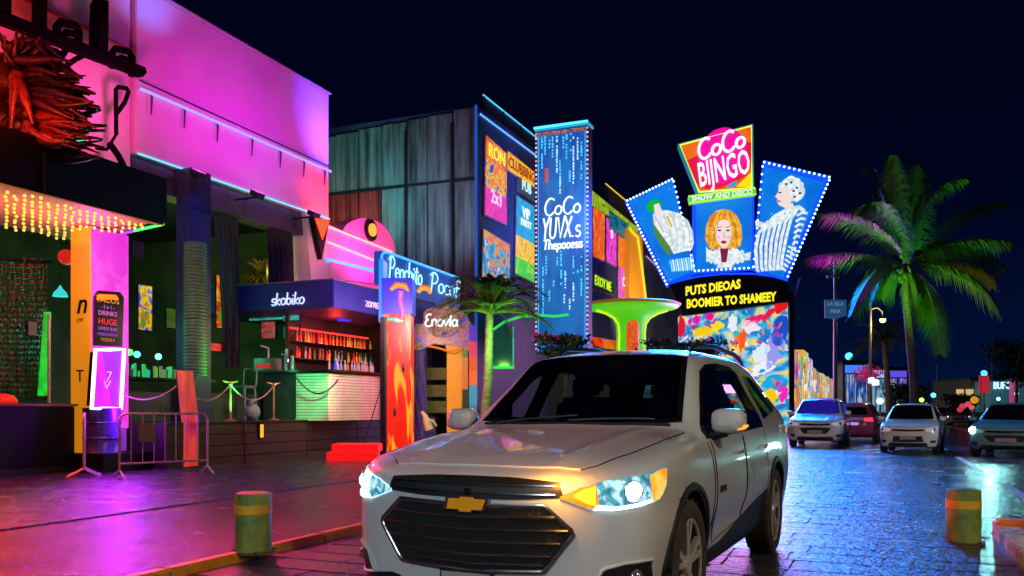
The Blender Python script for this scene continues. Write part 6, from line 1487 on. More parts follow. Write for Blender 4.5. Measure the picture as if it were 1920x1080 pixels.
# mural wall under it
mw = spoly([(1272, 594), (1372, 583), (1477, 568), (1480, 800), (1275, 800)], .6, .6, 'mural', poster('mural_ground', [srgb(190, 40, 170), srgb(230, 220, 240), srgb(240, 210, 30), srgb(120, 200, 230), srgb(20, 150, 210), srgb(30, 90, 190), srgb(230, 230, 235)], .55, 1.0, detail=5, dist=2.2), cs)
rng = random.Random(33)
MC = [(226, 20, 170), (240, 200, 20), (250, 110, 10), (20, 160, 220), (220, 30, 30), (240, 240, 245), (60, 190, 90), (130, 50, 190), (200, 20, 60), (40, 90, 200)]
def blob(cx, cy, rx, ry, col, rot=0, off=.62, j=.34): spoly(ell(cx, cy, rx, ry, 18, rot, j, int(cx * 7 + cy)), off, .02, 'mural_shape', glow('mural_%d_%d_%d' % col, srgb(*col), 1.0), mw)
for i in range(170):
    x, y = rng.uniform(1280, 1472), rng.uniform(592, 770)
    if y < 594 - (x - 1272) * .12: continue
    c = rng.choice(MC[:2] + MC[4:8]) if x < 1390 else rng.choice((MC[3], MC[3], MC[5], MC[9], MC[1], MC[6], MC[0], MC[2]))
    blob(x, y, rng.uniform(1.5, 8), rng.uniform(1.5, 4.5), c, rng.uniform(0, 180), .62 + .0004 * i)
for (x, y, rx, ry, c, r) in ((1278, 612, 7, 20, (215, 20, 60), 0), (1306, 600, 7, 9, (226, 20, 170), 0), (1330, 594, 8, 8, (226, 20, 150), 20), (1318, 622, 18, 8, (240, 200, 20), -15), (1345, 612, 14, 9, (240, 220, 30), -30), (1392, 638, 7, 20, (250, 90, 10), 8), (1380, 640, 6, 10, (245, 120, 20), 0), (1408, 612, 18, 12, (235, 225, 245), 0), (1412, 600, 20, 7, (226, 30, 110), -25), (1462, 576, 14, 10, (225, 25, 15), -30), (1442, 588, 18, 6, (225, 30, 60), -40), (1455, 655, 16, 34, (150, 150, 235), 18), (1462, 622, 14, 30, (20, 80, 190), 10), (1430, 690, 22, 12, (235, 240, 250), -20), (1446, 742, 14, 12, (240, 200, 20), 5), (1468, 738, 10, 14, (235, 40, 190), 5), (1450, 715, 24, 9, (20, 170, 220), -12), (1374, 606, 9, 16, (225, 235, 240), 0), (1428, 660, 12, 22, (220, 235, 250), 40)):
    blob(x, y, rx, ry, c, r, .66, .26)
part(MB().obox(sp(1483, 660, .4) - V((0, 0, 1.6)), CEX * .12, CN * .3, V((0, 0, 4.6))), 'side_post', BLACKP, cs)
part(MB().tube([sp(1500, 522, 0), sp(1486, 565, .1)], .06, 6), 'strut', mat('strut_grey', (.3, .3, .32), .5), cs)
part(MB().obox(V((CC.x, CC.y, 8)) - CN * 1.0, CEX * .5, CN * .4, V((0, 0, 8))), 'mast', BLACKP, cs)
# ================================================================ palms
PALM = mat('palm_leaf', (.06, .12, .018), .45, noise=.35, nscale=1.2); PALMB = mat('palm_leaf_dry', (.16, .085, .03), .6, noise=.4); RACH = mat('palm_rachis', (.14, .13, .045), .5)
BARK = mat('palm_bark', (.20, .165, .13), .8, noise=.4, nscale=6, stretch=(1, 1, 3), bump=1, bscale=9); DARKLEAF = mat('dark_palm_leaf', (.035, .065, .018), .45, noise=.4)
def frond(t, P0, P1, P2, L=.75, n=34, m=PALM, droop=.45, rng=random, wid=.035, fold=.35):
    P0, P1, P2 = V(P0), V(P1), V(P2); bz = lambda s: P0 * (1 - s) ** 2 + P1 * 2 * s * (1 - s) + P2 * s * s
    pts = [bz(i / 12) for i in range(13)]
    f = part(MB().tube(pts, [.035 * (1 - .85 * i / 12) + .004 for i in range(13)], 5), 'frond', RACH, t, smooth=60)
    b = MB()
    for side in (1, -1):
        for i in range(n):
            s = .10 + .90 * (i + rng.uniform(-.3, .3)) / n; s = min(.995, max(.08, s)); p = bz(s); tg = (bz(min(1, s + .02)) - bz(max(0, s - .02))).normalized()
            sd = tg.cross(V((0, 0, 1)))
            if sd.length < .1: sd = tg.cross(V((1, 0, 0)))
            sd.normalize(); up = sd.cross(tg)
            l = L * (sin(pi * min(1, .12 + .86 * s)) ** .6) * rng.uniform(.8, 1.1)
            d = (sd * side * .9 + tg * (.45 + .5 * s) + up * fold * rng.uniform(.3, 1) ).normalized()
            q1 = p + d * l * .5 - V((0, 0, droop * l * .14)); q2 = p + d * l * .92 - V((0, 0, droop * l * rng.uniform(.45, .85)))
            w = tg * wid * .9 + V((0, 0, .005))
            b.add([p - w * .5, p + w * .5, q1 + w * .55, q1 - w * .55, q2], [(0, 1, 2, 3), (3, 2, 4)])
    part(b, 'leaflets', m, f)
def trunk(t, pts, r0, r1, n=12, rings=40):
    P = []; rr = []
    k = len(pts) - 1
    for i in range(rings + 1):
        s = i / rings * k; j = min(k - 1, int(s)); p = V(pts[j]).lerp(V(pts[j + 1]), s - j); P.append(p)
        rr.append((r0 + (r1 - r0) * i / rings) * (1.04 if i % 2 else .96))
    return part(MB().tube(P, rr, n), 'trunk', BARK, t, smooth=60)
rng = random.Random(17)
D = 33.0
cp = thing('coconut_palm', 'tall coconut palm with wind blown green fronds behind the parked hatchback', 'palm tree', at(1716, 829, D))
base = at(1718, 765, D); base.z = 0
trunk(cp, [base, at(1712, 700, D), at(1704, 620, D), at(1697, 545, D), at(1697, 500, D)], .18, .11)
cc = lambda: at(1698 + rng.uniform(-5, 5), 498 + rng.uniform(-6, 6), D)
FR = [((1648, 330), (1612, 400), -1.2), ((1640, 300), (1632, 318), .6), ((1672, 380), (1674, 292), -.3), ((1712, 380), (1716, 310), .8), ((1735, 330), (1812, 332), -.5), ((1780, 380), (1888, 378), .5),
      ((1790, 430), (1893, 452), -.8), ((1800, 425), (1884, 506), .6), ((1830, 480), (1876, 590), -.6), ((1755, 520), (1762, 664), -1.4), ((1640, 470), (1596, 592), -.6), ((1625, 385), (1541, 398), -.9), ((1610, 458), (1510, 484), -.5),
      ((1750, 420), (1800, 470), 1.6), ((1690, 400), (1640, 360), 1.4), ((1730, 550), (1745, 600), .9), ((1665, 505), (1652, 560), .8), ((1850, 470), (1860, 540), .9)]
for i, (m_, t_, dd) in enumerate(FR):
    frond(cp, cc(), at(m_[0], m_[1], D + dd * .5), at(t_[0], t_[1], D + dd * 1.2), rng.uniform(.95, 1.25), 84, PALMB if i == 17 else PALM, 1.0 if i not in (9,) else .5, rng, .048, .06)
for k in range(9):
    q = at(1690 + rng.uniform(-12, 14), 508 + rng.uniform(-6, 18), D - rng.uniform(.1, .35))
    part(MB().ball(q, .12, 10, 7, (1, 1, 1.25)), 'coconut', mat('coconut', (.10, .09, .03), .5), cp, smooth=70)
for k in range(8):
    a = rng.uniform(-1, 1); q = at(1697, 520, D)
    part(MB().tube([q, q + exf * a * .3 + V((0, 0, -.25)) - eyf * .15, q + exf * a * .55 + V((0, 0, -.7 - rng.random() * .3)) - eyf * .15], [.03, .025, .008], 5), 'dry_stalk', mat('dry_stalk', (.22, .13, .06), .7), cp)
def palm(name, lab, base, crown, n, Lf, r0, r1, m, leaf=.6, seed=1, nl=26, wid=.035, up=.5):
    rg = random.Random(seed); t = thing(name, lab, 'palm tree', base)
    trunk(t, [base, V(base).lerp(V(crown), .5) + V((.05, 0, 0)), crown], r0, r1, 10, 24)
    for i in range(n):
        a = 2 * pi * i / n + rg.uniform(-.25, .25); e = rg.uniform(*((-.35, 1.25) if name != 'young_palm' else (-.05, 1.4))); d = V((cos(a) * cos(e), sin(a) * cos(e), sin(e))); l = Lf * rg.uniform(.8, 1.1)
        P1 = V(crown) + d * l * .62 + V((0, 0, l * .16)); P2 = V(crown) + V((d.x, d.y, 0)) * l * 1.05 + V((0, 0, l * (sin(e) * .8 - .28)))
        frond(t, crown, P1, P2, leaf, nl, m, .4, rg, wid)
    return t
b0 = at(905, 790, 22.5); b0.z = .084
palm('young_palm', 'dark young palm with spiky fronds standing between the arch and the white SUV', b0, at(918, 588, 22.5), 40, 1.75, .15, .10, DARKLEAF, .50, 5, 34, .026)
b1 = at(1668, 790, 52); b1.z = 0
palm('coconut_palm', 'smaller palm under the street lamp with drooping yellow green fronds', b1, at(1658, 640, 52), 18, 2.5, .22, .16, mat('palm_leaf_olive', (.09, .10, .025), .5, noise=.4), .8, 8, 26, .06)
# ================================================================ poles and lamps
POLE = mat('pole_grey', (.34, .32, .32), .5, metal=.3, noise=.2)
def zpole(px, ytop, d, r, name, lab, cat, group=None):
    q = at(px, 765, d); t = thing(name, lab, cat, (q.x, q.y, 0), 0, group)
    zt = at(px, ytop, d).z
    MB().lathe([(0, 0), (r * 2, 0), (r * 2, .03), (r * 1.15, .3), (r, .6), (r * .65, zt), (0, zt + .02)], n=12).build('post', POLE, t, smooth=50)
    return t, V((q.x, q.y, zt))
t, q = zpole(1566, 484, 40, .11, 'sign_pole', 'grey pole carrying a pale blue pennant right of the big corner sign', 'sign pole')
part(MB().prism([at(px, py, 39.85) for px, py in ((1546, 562), (1587, 562), (1588, 592), (1566, 598), (1547, 596))], eyf * .04), 'pennant', mat('pennant_blue', (.10, .25, .45), .5, noise=.25, nscale=2, emit=(.05, .2, .5), estr=.25), t)
for k, (yy, tx) in enumerate(((573, 'LA ISLA'), (587, 'MAR'))): text('pennant_text', tx, .24, mat('pennant_white', (.5, .6, .7), .5, emit=(.3, .5, .8), estr=.4), t, at(1566.5, yy, 39.80), exf, (0, 0, 1), .01, 0, 0, center=True)
part(MB().tube([at(1550, 519, 40), at(1562, 517, 40), at(1574, 519, 40)], .07, 6), 'bracket', mat('bracket_orange', (.4, .18, .06), .5), t)
t, q = zpole(1632, 567, 45, .09, 'street_lamp', 'slim street lamp with one lit amber head over the smaller palm', 'street lamp')
h = at(1655, 598, 45)
part(MB().tube([at(1633, 580, 45), at(1645, 577, 45), at(1654, 584, 45), h + V((0, 0, .15))], .04, 6), 'arm', POLE, t, smooth=60)
part(MB().lathe([(0, .15), (.10, .15), (.22, 0), (0, 0)], h, 12), 'lamp_shade', BLACKP, t)
part(MB().ball(h + V((0, 0, -.05)), .15, 10, 7), 'bulb', glow('sodium', (1, .75, .15), 8), t, smooth=80)
part(MB().lathe([(0, 0), (.16, 0), (.16, .25), (0, .3)], at(1634, 718, 45), 10), 'white_lamp', glow('white_lamp', (.55, .65, 1), 5), t)
part(MB().lathe([(0, 0), (.16, 0), (.16, .25), (0, .3)], at(1642, 722, 45), 10), 'white_lamp', glow('white_lamp', (.55, .65, 1), 5), t)
t, q = zpole(1860, 660, 90, .10, 'mast', 'tall far mast with a short crossbar on the right', 'mast')
part(MB().tube([q - exf * .9, q + exf * .9], .06, 5), 'crossbar', POLE, t)
zpole(1757, 680, 85, .08, 'mast', 'plain thin far pole right of the palm trunk', 'mast')
def far_lamp(px, py, d, r, col, s, lab, gr=None):
    q = at(px, py, d); t = thing('far_lamp', lab, 'lamp', (q.x, q.y, 0), 0, gr)
    MB().lathe([(0, 0), (.1, 0), (.06, q.z), (0, q.z)], n=8).build('post', POLE, t)
    MB().ball((0, 0, q.z), r, 10, 7).build('globe', glow('far_%d_%d' % (px, py), col, s), t, smooth=80)
far_lamp(1592, 668, 70, .30, (.05, .45, 1), 4, 'blue globe lamp over the colourful hoardings')
far_lamp(1845, 700, 85, .30, (.03, .40, 1), 4, 'blue globe lamp over the far red banner')
far_lamp(1750, 741, 80, .22, (.1, .85, .9), 3, 'small turquoise lamp right of the palm trunk')
far_lamp(1728, 750, 60, .16, (.6, .9, .1), 2.5, 'small lime lamp at the foot of the palm')
far_lamp(1650, 752, 55, .22, (.45, .8, 1), 2.2, 'pale blue lamp behind the parked hatchback')
# ================================================================ hoardings along the street and far things
hw = thing('painted_hoarding', 'long row of brightly painted hoarding panels receding behind the corner sign', 'hoarding', (-4.3, 60, 0))
rng = random.Random(41)
PAL = [[(240, 130, 20), (250, 170, 40), (60, 130, 110), (235, 235, 220)], [(120, 60, 190), (240, 140, 30), (30, 150, 160), (90, 60, 150)], [(230, 210, 40), (60, 160, 120), (240, 120, 20), (230, 235, 230)], [(40, 170, 190), (220, 230, 90), (240, 160, 40), (20, 90, 130)], [(230, 40, 120), (40, 130, 200), (235, 235, 245), (200, 80, 180)]]
for i in range(16):
    y0 = 46.5 + i * 4.4; h = 4.9 + rng.uniform(-.35, .35) - (0 if i < 5 else .6)
    part(MB().box((-4.9, y0, 0), (-4.3, y0 + 4.3, h)), 'panel', poster('hoarding_%d' % (i % 5), [srgb(*c) for c in PAL[i % 5]], .42, .95, detail=4, dist=2.5), hw, bevel=.02)
rg = random.Random(77)
for k in range(110):                                               # flowers and swirls painted on the hoardings
    yy = 46.8 + 50 * rg.random() ** 1.8; z = rg.uniform(.5, 3.7); r = rg.uniform(.12, .45)
    c = rg.choice([(245, 150, 20), (240, 210, 40), (235, 235, 240), (225, 40, 130), (60, 200, 190), (120, 60, 190), (235, 90, 30), (40, 140, 220)])
    o = part(MB().prism([(-4.296 + .0003 * k, yy + r * 1.5 * cos(q) * (1 + .3 * sin(3 * q + k)), z + r * sin(q) * (1 + .3 * sin(3 * q + k))) for q in [2 * pi * j / 16 for j in range(16)]], (.02, 0, 0)), 'painted_bloom', glow('bloom_c%d_%d_%d' % c, srgb(*c), 1.0), hw)
for k, (px, d, w, hh, col, lab) in enumerate(((1606, 62, 2.0, 4.6, (60, 120, 230), 'blue lit street booth at the end of the painted hoarding'), (1622, 70, 1.8, 4.9, (225, 60, 150), 'pink lit street booth behind the red and white car'), (1641, 66, 2.0, 4.4, (120, 190, 240), 'pale blue lit street booth left of the smaller palm'), (1668, 80, 2.4, 4.2, (60, 170, 220), 'turquoise lit street booth behind the pale hatchback'), (1684, 76, 1.8, 4.8, (90, 70, 210), 'violet lit street booth left of the tall palm trunk'))):
    q = at(px, 765, d); t = thing('street_booth', lab, 'booth', (q.x, q.y, 0), TH); c = srgb(*col)
    MB().box((-w / 2, 0, 0), (w / 2, 1.2, hh)).build('cabin', mat('booth_wall', (.08, .08, .1), .5), t, bevel=.03)
    MB().box((-w / 2 - .15, -.4, hh - .1), (w / 2 + .15, 1.3, hh + .12)).build('roof', BLACKP, t, bevel=.02)
    MB().box((-w * .42, -.03, hh - .75), (w * .42, -.005, hh - .18)).build('lit_sign', glow('booth_%d' % k, c, 1.2), t)
    MB().box((-w * .40, -.03, 1.0), (-.04, -.005, hh - .85)).build('window', poster('booth_w%d' % k, [tuple(x * .3 for x in c), c, (.6, .6, .6)], 1.2, .6, detail=1, stretch=(7, 1, .6)), t)
    MB().box((.04, -.03, 1.0), (w * .40, -.005, hh - .85)).build('window', poster('booth_v%d' % k, [(.7, .7, .75), c, tuple(x * .2 for x in c)], 1.2, .6, detail=1, stretch=(6, 1, .7)), t)
mgt = thing('flower_tree', 'low bush lit bright magenta below the smaller palm', 'bush', at(1630, 760, 47)); rg = random.Random(3); b = MB(); q = at(1628, 700, 47)
for i in range(240):
    d = V((rg.gauss(0, 1), rg.gauss(0, 1), rg.gauss(0, 1))).normalized(); p = q + V((d.x * .9, d.y * .6, d.z * .55)) * rg.uniform(.4, 1) ; s = rg.uniform(.07, .14); u = d.orthogonal().normalized() * s; v2 = d.cross(u).normalized() * s
    b.add([p - u, p - v2 * .6, p + u, p + v2 * .6], [(0, 1, 2, 3)])
part(b, 'foliage', mat('magenta_lit_leaf', (.35, .02, .12), .5, emit=(.7, .01, .18), estr=.35), mgt)  # magenta light put into the leaf colour and its glow
part(MB().tube([V((q.x, q.y, 0)), q], .08, 6), 'stem', BARK, mgt)
fbld = thing('far_building', 'small grey flat roofed building far off beyond the dark car', 'building', at(1820, 760, 95)); q0, q1 = at(1786, 714, 95), at(1853, 744, 95)
part(MB().obox(V(((q0.x + q1.x) / 2, (q0.y + q1.y) / 2, q0.z / 2)), exf * ((q1 - q0).length / 2), eyf * 4, V((0, 0, q0.z / 2))), 'wall', mat('far_grey', (.14, .17, .17), .6), fbld)
part(MB().obox(V(((q0.x + q1.x) / 2, (q0.y + q1.y) / 2, q0.z + .1)), exf * ((q1 - q0).length / 2 + .2), eyf * 4.2, V((0, 0, .1))), 'roof', mat('far_roof', (.05, .06, .06), .6), fbld)
for k in range(3):
    c = at(1800 + k * 18, 736, 90.6); part(MB().obox(c, exf * .38, eyf * .05, V((0, 0, .35))), 'window', glow('far_window', (.9, .6, .25), .7), fbld)
fs = thing('far_shop', 'far shopfront with blue white lit sign letters at the right edge', 'shop', at(1880, 765, 88))
part(MB().obox(at(1884, 744, 89), exf * 2.3, eyf * 1.5, V((0, 0, 1.6))), 'wall', mat('far_teal', (.05, .12, .14), .5, emit=(.02, .12, .15), estr=.5), fs)
text('shop_letters', 'BUFO', 1.0, glow('far_letters', (.45, .75, 1), 1.6), fs, at(1862, 729, 87), exf, (0, 0, 1), .1, .02, 0, width=1.75)
fr_ = thing('red_banner', 'narrow red banner under the far blue globe lamp', 'banner', at(1846, 750, 84))
part(MB().obox(at(1845, 720, 84), exf * .5, eyf * .04, V((0, 0, .85))), 'cloth', mat('far_red', (.5, .03, .05), .5, emit=(1, .04, .08), estr=.4), fr_)
part(MB().tube([V((at(1839, 0, 84).x, at(1839, 0, 84).y, 0)), at(1839, 700, 84)], .05, 6), 'post', POLE, fr_)
fpk = thing('pink_column', 'thin pink lit column by the far shopfront', 'column', at(1901, 765, 86))
part(MB().obox(at(1901, 738, 86), exf * .3, eyf * .3, V((0, 0, 1.4))), 'shaft', mat('far_pink', (.4, .1, .2), .5, emit=(.8, .1, .3), estr=.4), fpk)
part(MB().obox(at(1901, 712, 86), exf * .5, eyf * .5, V((0, 0, .1))), 'capital', POLE, fpk)
def bush(px, py, d, rx, rz, n, m, lab, seed, name='tree', cat='tree', leaf=.2):
    q = at(px, py, d); t = thing(name, lab, cat, (q.x, q.y, 0)); rg = random.Random(seed); b = MB()
    for i in range(n):
        k = rg.randrange(7); cx = V((rg.gauss(0, .1) + .55 * sin(k * 2.4) * rx, .5 * cos(k * 1.7) * rx, .45 * sin(k * 3.1 + 1) * rz)); dv = V((rg.gauss(0, 1), rg.gauss(0, 1), rg.gauss(0, 1))).normalized()
        p = q + cx + V((dv.x * rx, dv.y * rx, dv.z * rz)) * .55 * rg.uniform(.3, 1); s = leaf * rg.uniform(.6, 1.3); u = V((rg.gauss(0, 1), rg.gauss(0, 1), rg.gauss(0, 1))).normalized() * s; w = dv.cross(u).normalized() * s * .5
        b.add([p - u, p - w, p + u, p + w], [(0, 1, 2, 3)])
    part(b, 'crown', m, t)
    part(MB().tube([V((q.x, q.y, 0)), q + V((.1, 0, 0)), q + V((.3, 0, rz * .4))], [.16, .1, .04], 7), 'trunk', BARK, t)
DT = mat('night_leaf', (.03, .05, .025), .6, noise=.4)
bush(1905, 680, 70, 2.6, 2.4, 1400, DT, 'dark round tree at the far right edge', 5)
bush(1700, 742, 62, 1.6, 1.1, 900, DT, 'dark bush between the two palms', 6, 'bush', 'bush')
bush(1800, 752, 78, 1.6, .8, 600, mat('amber_leaf', (.10, .07, .02), .6), 'low bush beside the small far building', 7, 'bush', 'bush')
bush(1060, 650, 27, .9, .5, 900, mat('hedge_leaf', (.03, .06, .02), .5), 'clipped dark hedge behind the roof of the white SUV, left of the mushroom canopy', 9, 'hedge', 'hedge', .09)
bush(1290, 652, 30, 1.6, .35, 1100, MATS['hedge_leaf'], 'clipped dark hedge behind the roof of the white SUV, right of the mushroom canopy', 10, 'hedge', 'hedge', .09)
# ================================================================ other cars
def simple_front(t, lit=None, grille='wide', plate=True, lampm=None):
    lampm = lampm or mat('lamp_unlit', (.25, .25, .26), .12, metal=.4)
    patch('F', [(-.52, .80), (0, .775), (.52, .80)], [(-.50, .865), (0, .85), (.50, .865)], .006, 5, 18, .02).build('upper_grille', GLOSSB, t, smooth=50)
    MB().tube(line('F', [(-.52, .82), (0, .80), (.52, .82)], .014), .012, 6).build('chrome_bar', CHROME, t, smooth=50)
    if grille == 'wide':
        patch('F', [(-.40, .50), (0, .485), (.40, .50)], [(-.56, .70), (0, .73), (.56, .70)], .006, 6, 20, .02).build('grille', MATS['grille_black'], t, smooth=50)
    else:
        patch('F', [(-.52, .42), (0, .40), (.52, .42)], [(-.46, .62), (0, .63), (.46, .62)], .006, 6, 20, .02).build('grille', MATS['grille_black'], t, smooth=50)
    patch('F', [(-.66, .27), (0, .265), (.66, .27)], [(-.60, .40), (0, .38), (.60, .40)], .006, 5, 22, .02).build('lower_intake', BLACK, t, smooth=50)
    for pl, s in (('DL', 1), ('DR', -1)):
        h = patch(pl, [(-.26, .79), (-.05, .76), (.22, .80), (.36, .90)], [(-.24, .87), (-.05, .93), (.20, .98), (.36, .98)], .005, 6, 14, .02).build('headlight', lampm, t, smooth=60)
        c, nv = proj(pl, .04, .86); MB().ball(c - nv * (.02 if lit else -.02), .06 if not lit else (.12 if lit.name.startswith('blaz') else .07), 12, 7).build('lamp', lit or CHROME, h, smooth=70)
        patch(pl, [(-.12, .38), (.12, .40)], [(-.12, .47), (.12, .49)], .006, 4, 8, .02).build('fog_pocket', BLACK, t, smooth=50)
    if plate:
        p, nv = proj('F', 0, .56); MB().box((p.x + .012, -.26, .50), (p.x + .02, .26, .62)).build('license_plate', mat('plate_grey', (.35, .33, .32), .4), t, bevel=.004)
def place(px, d, rz, sc, name, lab, paint, **k):
    q = at(px, 0, d); f = V((cos(rz), sin(rz), 0)) * (.95 * sc[0])
    t = make_car(name, lab, (q.x - f.x, q.y - f.y, 0), rz, 'cars parked along the street', sc, paint, 1, **{'glass': DGLASS, **k}); wheel_set(t); return t
P1 = mat('pearl_paint', (.74, .68, .70), .3, coat=1); P3 = mat('silver_paint', (.70, .72, .66), .3, coat=1); PR = mat('red_paint', (.35, .04, .06), .3, coat=1); PD = mat('teal_dark_paint', (.10, .30, .30), .3, coat=1); PG = mat('grey_paint', (.25, .25, .27), .3, coat=1)
t = place(1528, 28.2, R(-92), (.80, .90, .93), 'parked_car', 'white parked crossover with a blue reflection painted into its windshield beside the corner sign', P1, glass=mat('blue_glass', (.01, .012, .05), .05, emit=(.03, .02, .6), estr=.35))  # blue reflection painted into the glass as a glow
simple_front(t, lampm=mat('lamp_glint', (.4, .4, .42), .12, metal=.4, emit=(.8, .85, 1), estr=.25))
t = place(1702, 24.4, R(-97), (.66, .80, .815), 'parked_car', 'pale green white hatchback parked nose to the camera in front of the palm', P3)
simple_front(t, grille='low', lampm=MATS['lamp_glint'])
t = place(1616, 36, R(86), (.80, .88, .85), 'parked_car', 'red and white car seen from behind between the two parked cars', PR)
patch('B', [(-.26, .78), (.26, .78)], [(-.26, .90), (.26, .90)], .012, 3, 6, .015).build('license_plate', glow('plate_violet', (.45, .3, .9), .9), t)
for s in (1, -1): patch('B', [(s * .50, .95), (s * .84, .95)], [(s * .48, 1.10), (s * .80, 1.12)], .008, 5, 8, .01).build('tail_light', glow('tail_on', (1, .03, .10), 1.6), t, smooth=60)
patch('B', [(-.7, 1.0), (.7, 1.0)], [(-.5, 1.13), (.5, 1.13)], .004, 4, 10, .01).build('white_panel', mat('panel_white', (.6, .55, .55), .3, coat=1), t)
t = place(1886, 22.6, R(-104), (.80, .95, .82), 'parked_car', 'dark teal car at the right edge with one blazing white headlight', PD)
simple_front(t, lit=glow('blazing_headlamp', (.6, 1, .97), 18), lampm=mat('lamp_teal', (.1, .35, .35), .1, emit=(.05, .5, .5), estr=.4))
far = None
for k, (px, d, rz, sc, pm, lab) in enumerate(((1768, 72, -95, .85, PR, 'small dark red far car right of the palm trunk'), (1797, 64, -100, .85, PG, 'grey far car nearest the small far building'), (1782, 90, -95, .9, P1, 'pale far car half hidden between the red and grey ones'), (1740, 95, 88, .9, PD, 'dark far car closest to the palm trunk'))):
    t = place(px, d, R(rz), (sc * .8, sc, sc * .9), 'parked_car', lab, pm)
    if k < 3: simple_front(t, lit=glow('far_headlamp', (.8, .9, 1), 2.2), plate=False)
fl2 = thing('far_glimmers', 'far spheres standing for blurred pink and yellow balloons behind the dark car', 'glimmers', at(1815, 765, 60))  # blurred light blobs, built as added glowing spheres on cords
for k, (px, py, r, col) in enumerate(((1805, 762, .22, (235, 70, 110)), (1815, 758, .2, (240, 90, 120)), (1827, 750, .26, (250, 170, 20)), (1800, 768, .2, (225, 60, 60)), (1822, 764, .18, (240, 120, 90)))):
    part(MB().ball(at(px, py, 60), r, 12, 8), 'balloon', glow('balloon_%d' % k, srgb(*col), .7), fl2, smooth=80)
    part(MB().tube([at(px, py, 60), V((at(1815, 0, 60).x, at(1815, 0, 60).y, 0))], .012, 4), 'string', WIRE, fl2)

for k, (px, py, d, r, col, lab) in enumerate(((1612, 690, 75, .2, (.2, .5, 1), 'small blue street light above the hoarding end'), (1578, 704, 68, .18, (.6, .8, 1), 'small ice white street light over the hoarding'), (1662, 738, 70, .18, (1, .3, .7), 'small pink street light under the smaller palm'), (1692, 750, 66, .16, (.3, .7, 1), 'small sky blue street light left of the tall palm trunk'), (1735, 757, 75, .15, (1, .8, .4), 'small amber street light just right of the tall palm trunk'), (1776, 750, 88, .2, (.2, .8, 1), 'small cyan street light before the far grey building'), (1792, 744, 92, .16, (.9, .5, .2), 'small orange street light at the far grey building wall'), (1872, 748, 84, .18, (.4, .9, .9), 'small turquoise street light under the far shop letters'), (1906, 738, 84, .2, (.3, .6, 1), 'small blue street light beside the far pink column'), (1640, 700, 80, .16, (.5, .4, 1), 'small violet street light left of the slim street lamp'))):
    far_lamp(px, py, d, r, col, 2.5, lab, 'small far street lights')
# ---------------------------------------------------------------- lamps of the place
MAG = (1, .03, .85)
# floods washing the magenta wall, standing on the ledge in front of it
lamp('SPOT', (-11.6, 15.2, 7.2), (1, .001, .82), 330, .15, (-14.5, 15.9, 8.6), 110, 1)
lamp('SPOT', (-11.6, 17.6, 7.2), (.85, .001, 1), 240, .15, (-14.5, 17.8, 8.6), 110, 1)
lamp('SPOT', (-12.4, 20.4, 8.4), (.12, .04, 1), 1500, .15, (-14.5, 20.6, 9.4), 80, 1)
lamp('SPOT', (-13.2, 20.3, 6.2), (1, .04, .04), 260, .1, (-14.5, 20.3, 7.2), 90, 1)
lamp('SPOT', (-13.0, 13.9, 9.3), (.15, .2, 1), 150, .1, (-14.5, 13.9, 10.6), 80, 1)
# red floods on the sign wall behind the letters
lamp('AREA', (-13.4, 10.2, 6.1), (1, .02, .02), 95, .6, (-14.6, 10.4, 9.2))
lamp('AREA', (-13.2, 8.2, 6.3), (1, .03, .008), 140, .6, (-14.6, 8.2, 9.5))
lamp('AREA', (-13.0, 12.4, 7.0), (1, .06, .40), 60, .4, (-14.6, 12.6, 8.5))
lamp('POINT', (-12.3, 9.2, 6.2), (1, .05, .03), 60, .2)
# golden string light under the canopy
lamp('AREA', (-13.9, 9.4, 4.45), (1, .45, .08), 60, 1.4, (-13.9, 9.4, 6), size_y=5)
lamp('AREA', (-13.4, 8.8, 4.4), (1, .02, .004), 480, 1.4, (-8.5, 6.0, 0), size_y=5)  # red area added to redden the paving, standing for the sign's light
lamp('POINT', (-13.6, 11.8, 4.3), (1, .05, .7), 60, .2)
lamp('POINT', (-12.75, 11.7, 3.7), (1, .72, .25), 110, .15)  # warm point added to brighten the barriers and the orange board
# light box over the drum and across the wet paving
lamp('AREA', (-13.53, 12.1, 1.9), (.58, .0, 1), 150, .5, (-7, 6.6, .6), size_y=1.0)
lamp('POINT', (-13.2, 12.3, 1.15), (.35, .01, 1), 60, .1)
# green and teal light inside the club
lamp('POINT', (-17.5, 15.0, 3.4), (.03, 1, .2), 60, .4)
lamp('POINT', (-18.5, 12.4, 3.0), (.05, .8, .75), 40, .4)
lamp('POINT', (-17.0, 17.5, 4.6), (.55, .8, .05), 22, .4)
lamp('POINT', (-15.6, 14.6, 2.5), (.05, 1, .3), 14, .1)
lamp('POINT', (-15.0, 16.6, 1.5), (.05, 1, .1), 12, .1)
lamp('POINT', (-16.6, 13.4, 3.2), (.03, .7, .9), 12, .1)
lamp('POINT', (-15.2, 18.5, 5.0), (1, .8, .15), 14, .1)
lamp('SPOT', (-13.2, 15.2, 1.2), (.03, 1, .1), 420, .1, (-14.0, 15.3, 3.2), 70, 1)
lamp('SPOT', (-12.9, 14.2, 6.3), (.06, .03, 1), 120, .1, (-14.2, 15.2, 5.2), 70, 1)
# kiosk
lamp('POINT', (-13.55, 19.6, 3.3), (1, .04, .03), 24, .15)
lamp('SPOT', (-11.2, 15.6, 2.6), (.02, 1, .22), 600, .1, (-13.0, 17.6, 1.6), 36, .8)
lamp('AREA', (-10.2, 17.2, 3.6), (1, .42, .42), 280, .5, (-12.3, 18.8, 1.4))
lamp('SPOT', (-9.5, 16.0, 5.5), (.04, .03, 1), 420, .2, (-12.4, 18.4, 4.1), 60, 1)
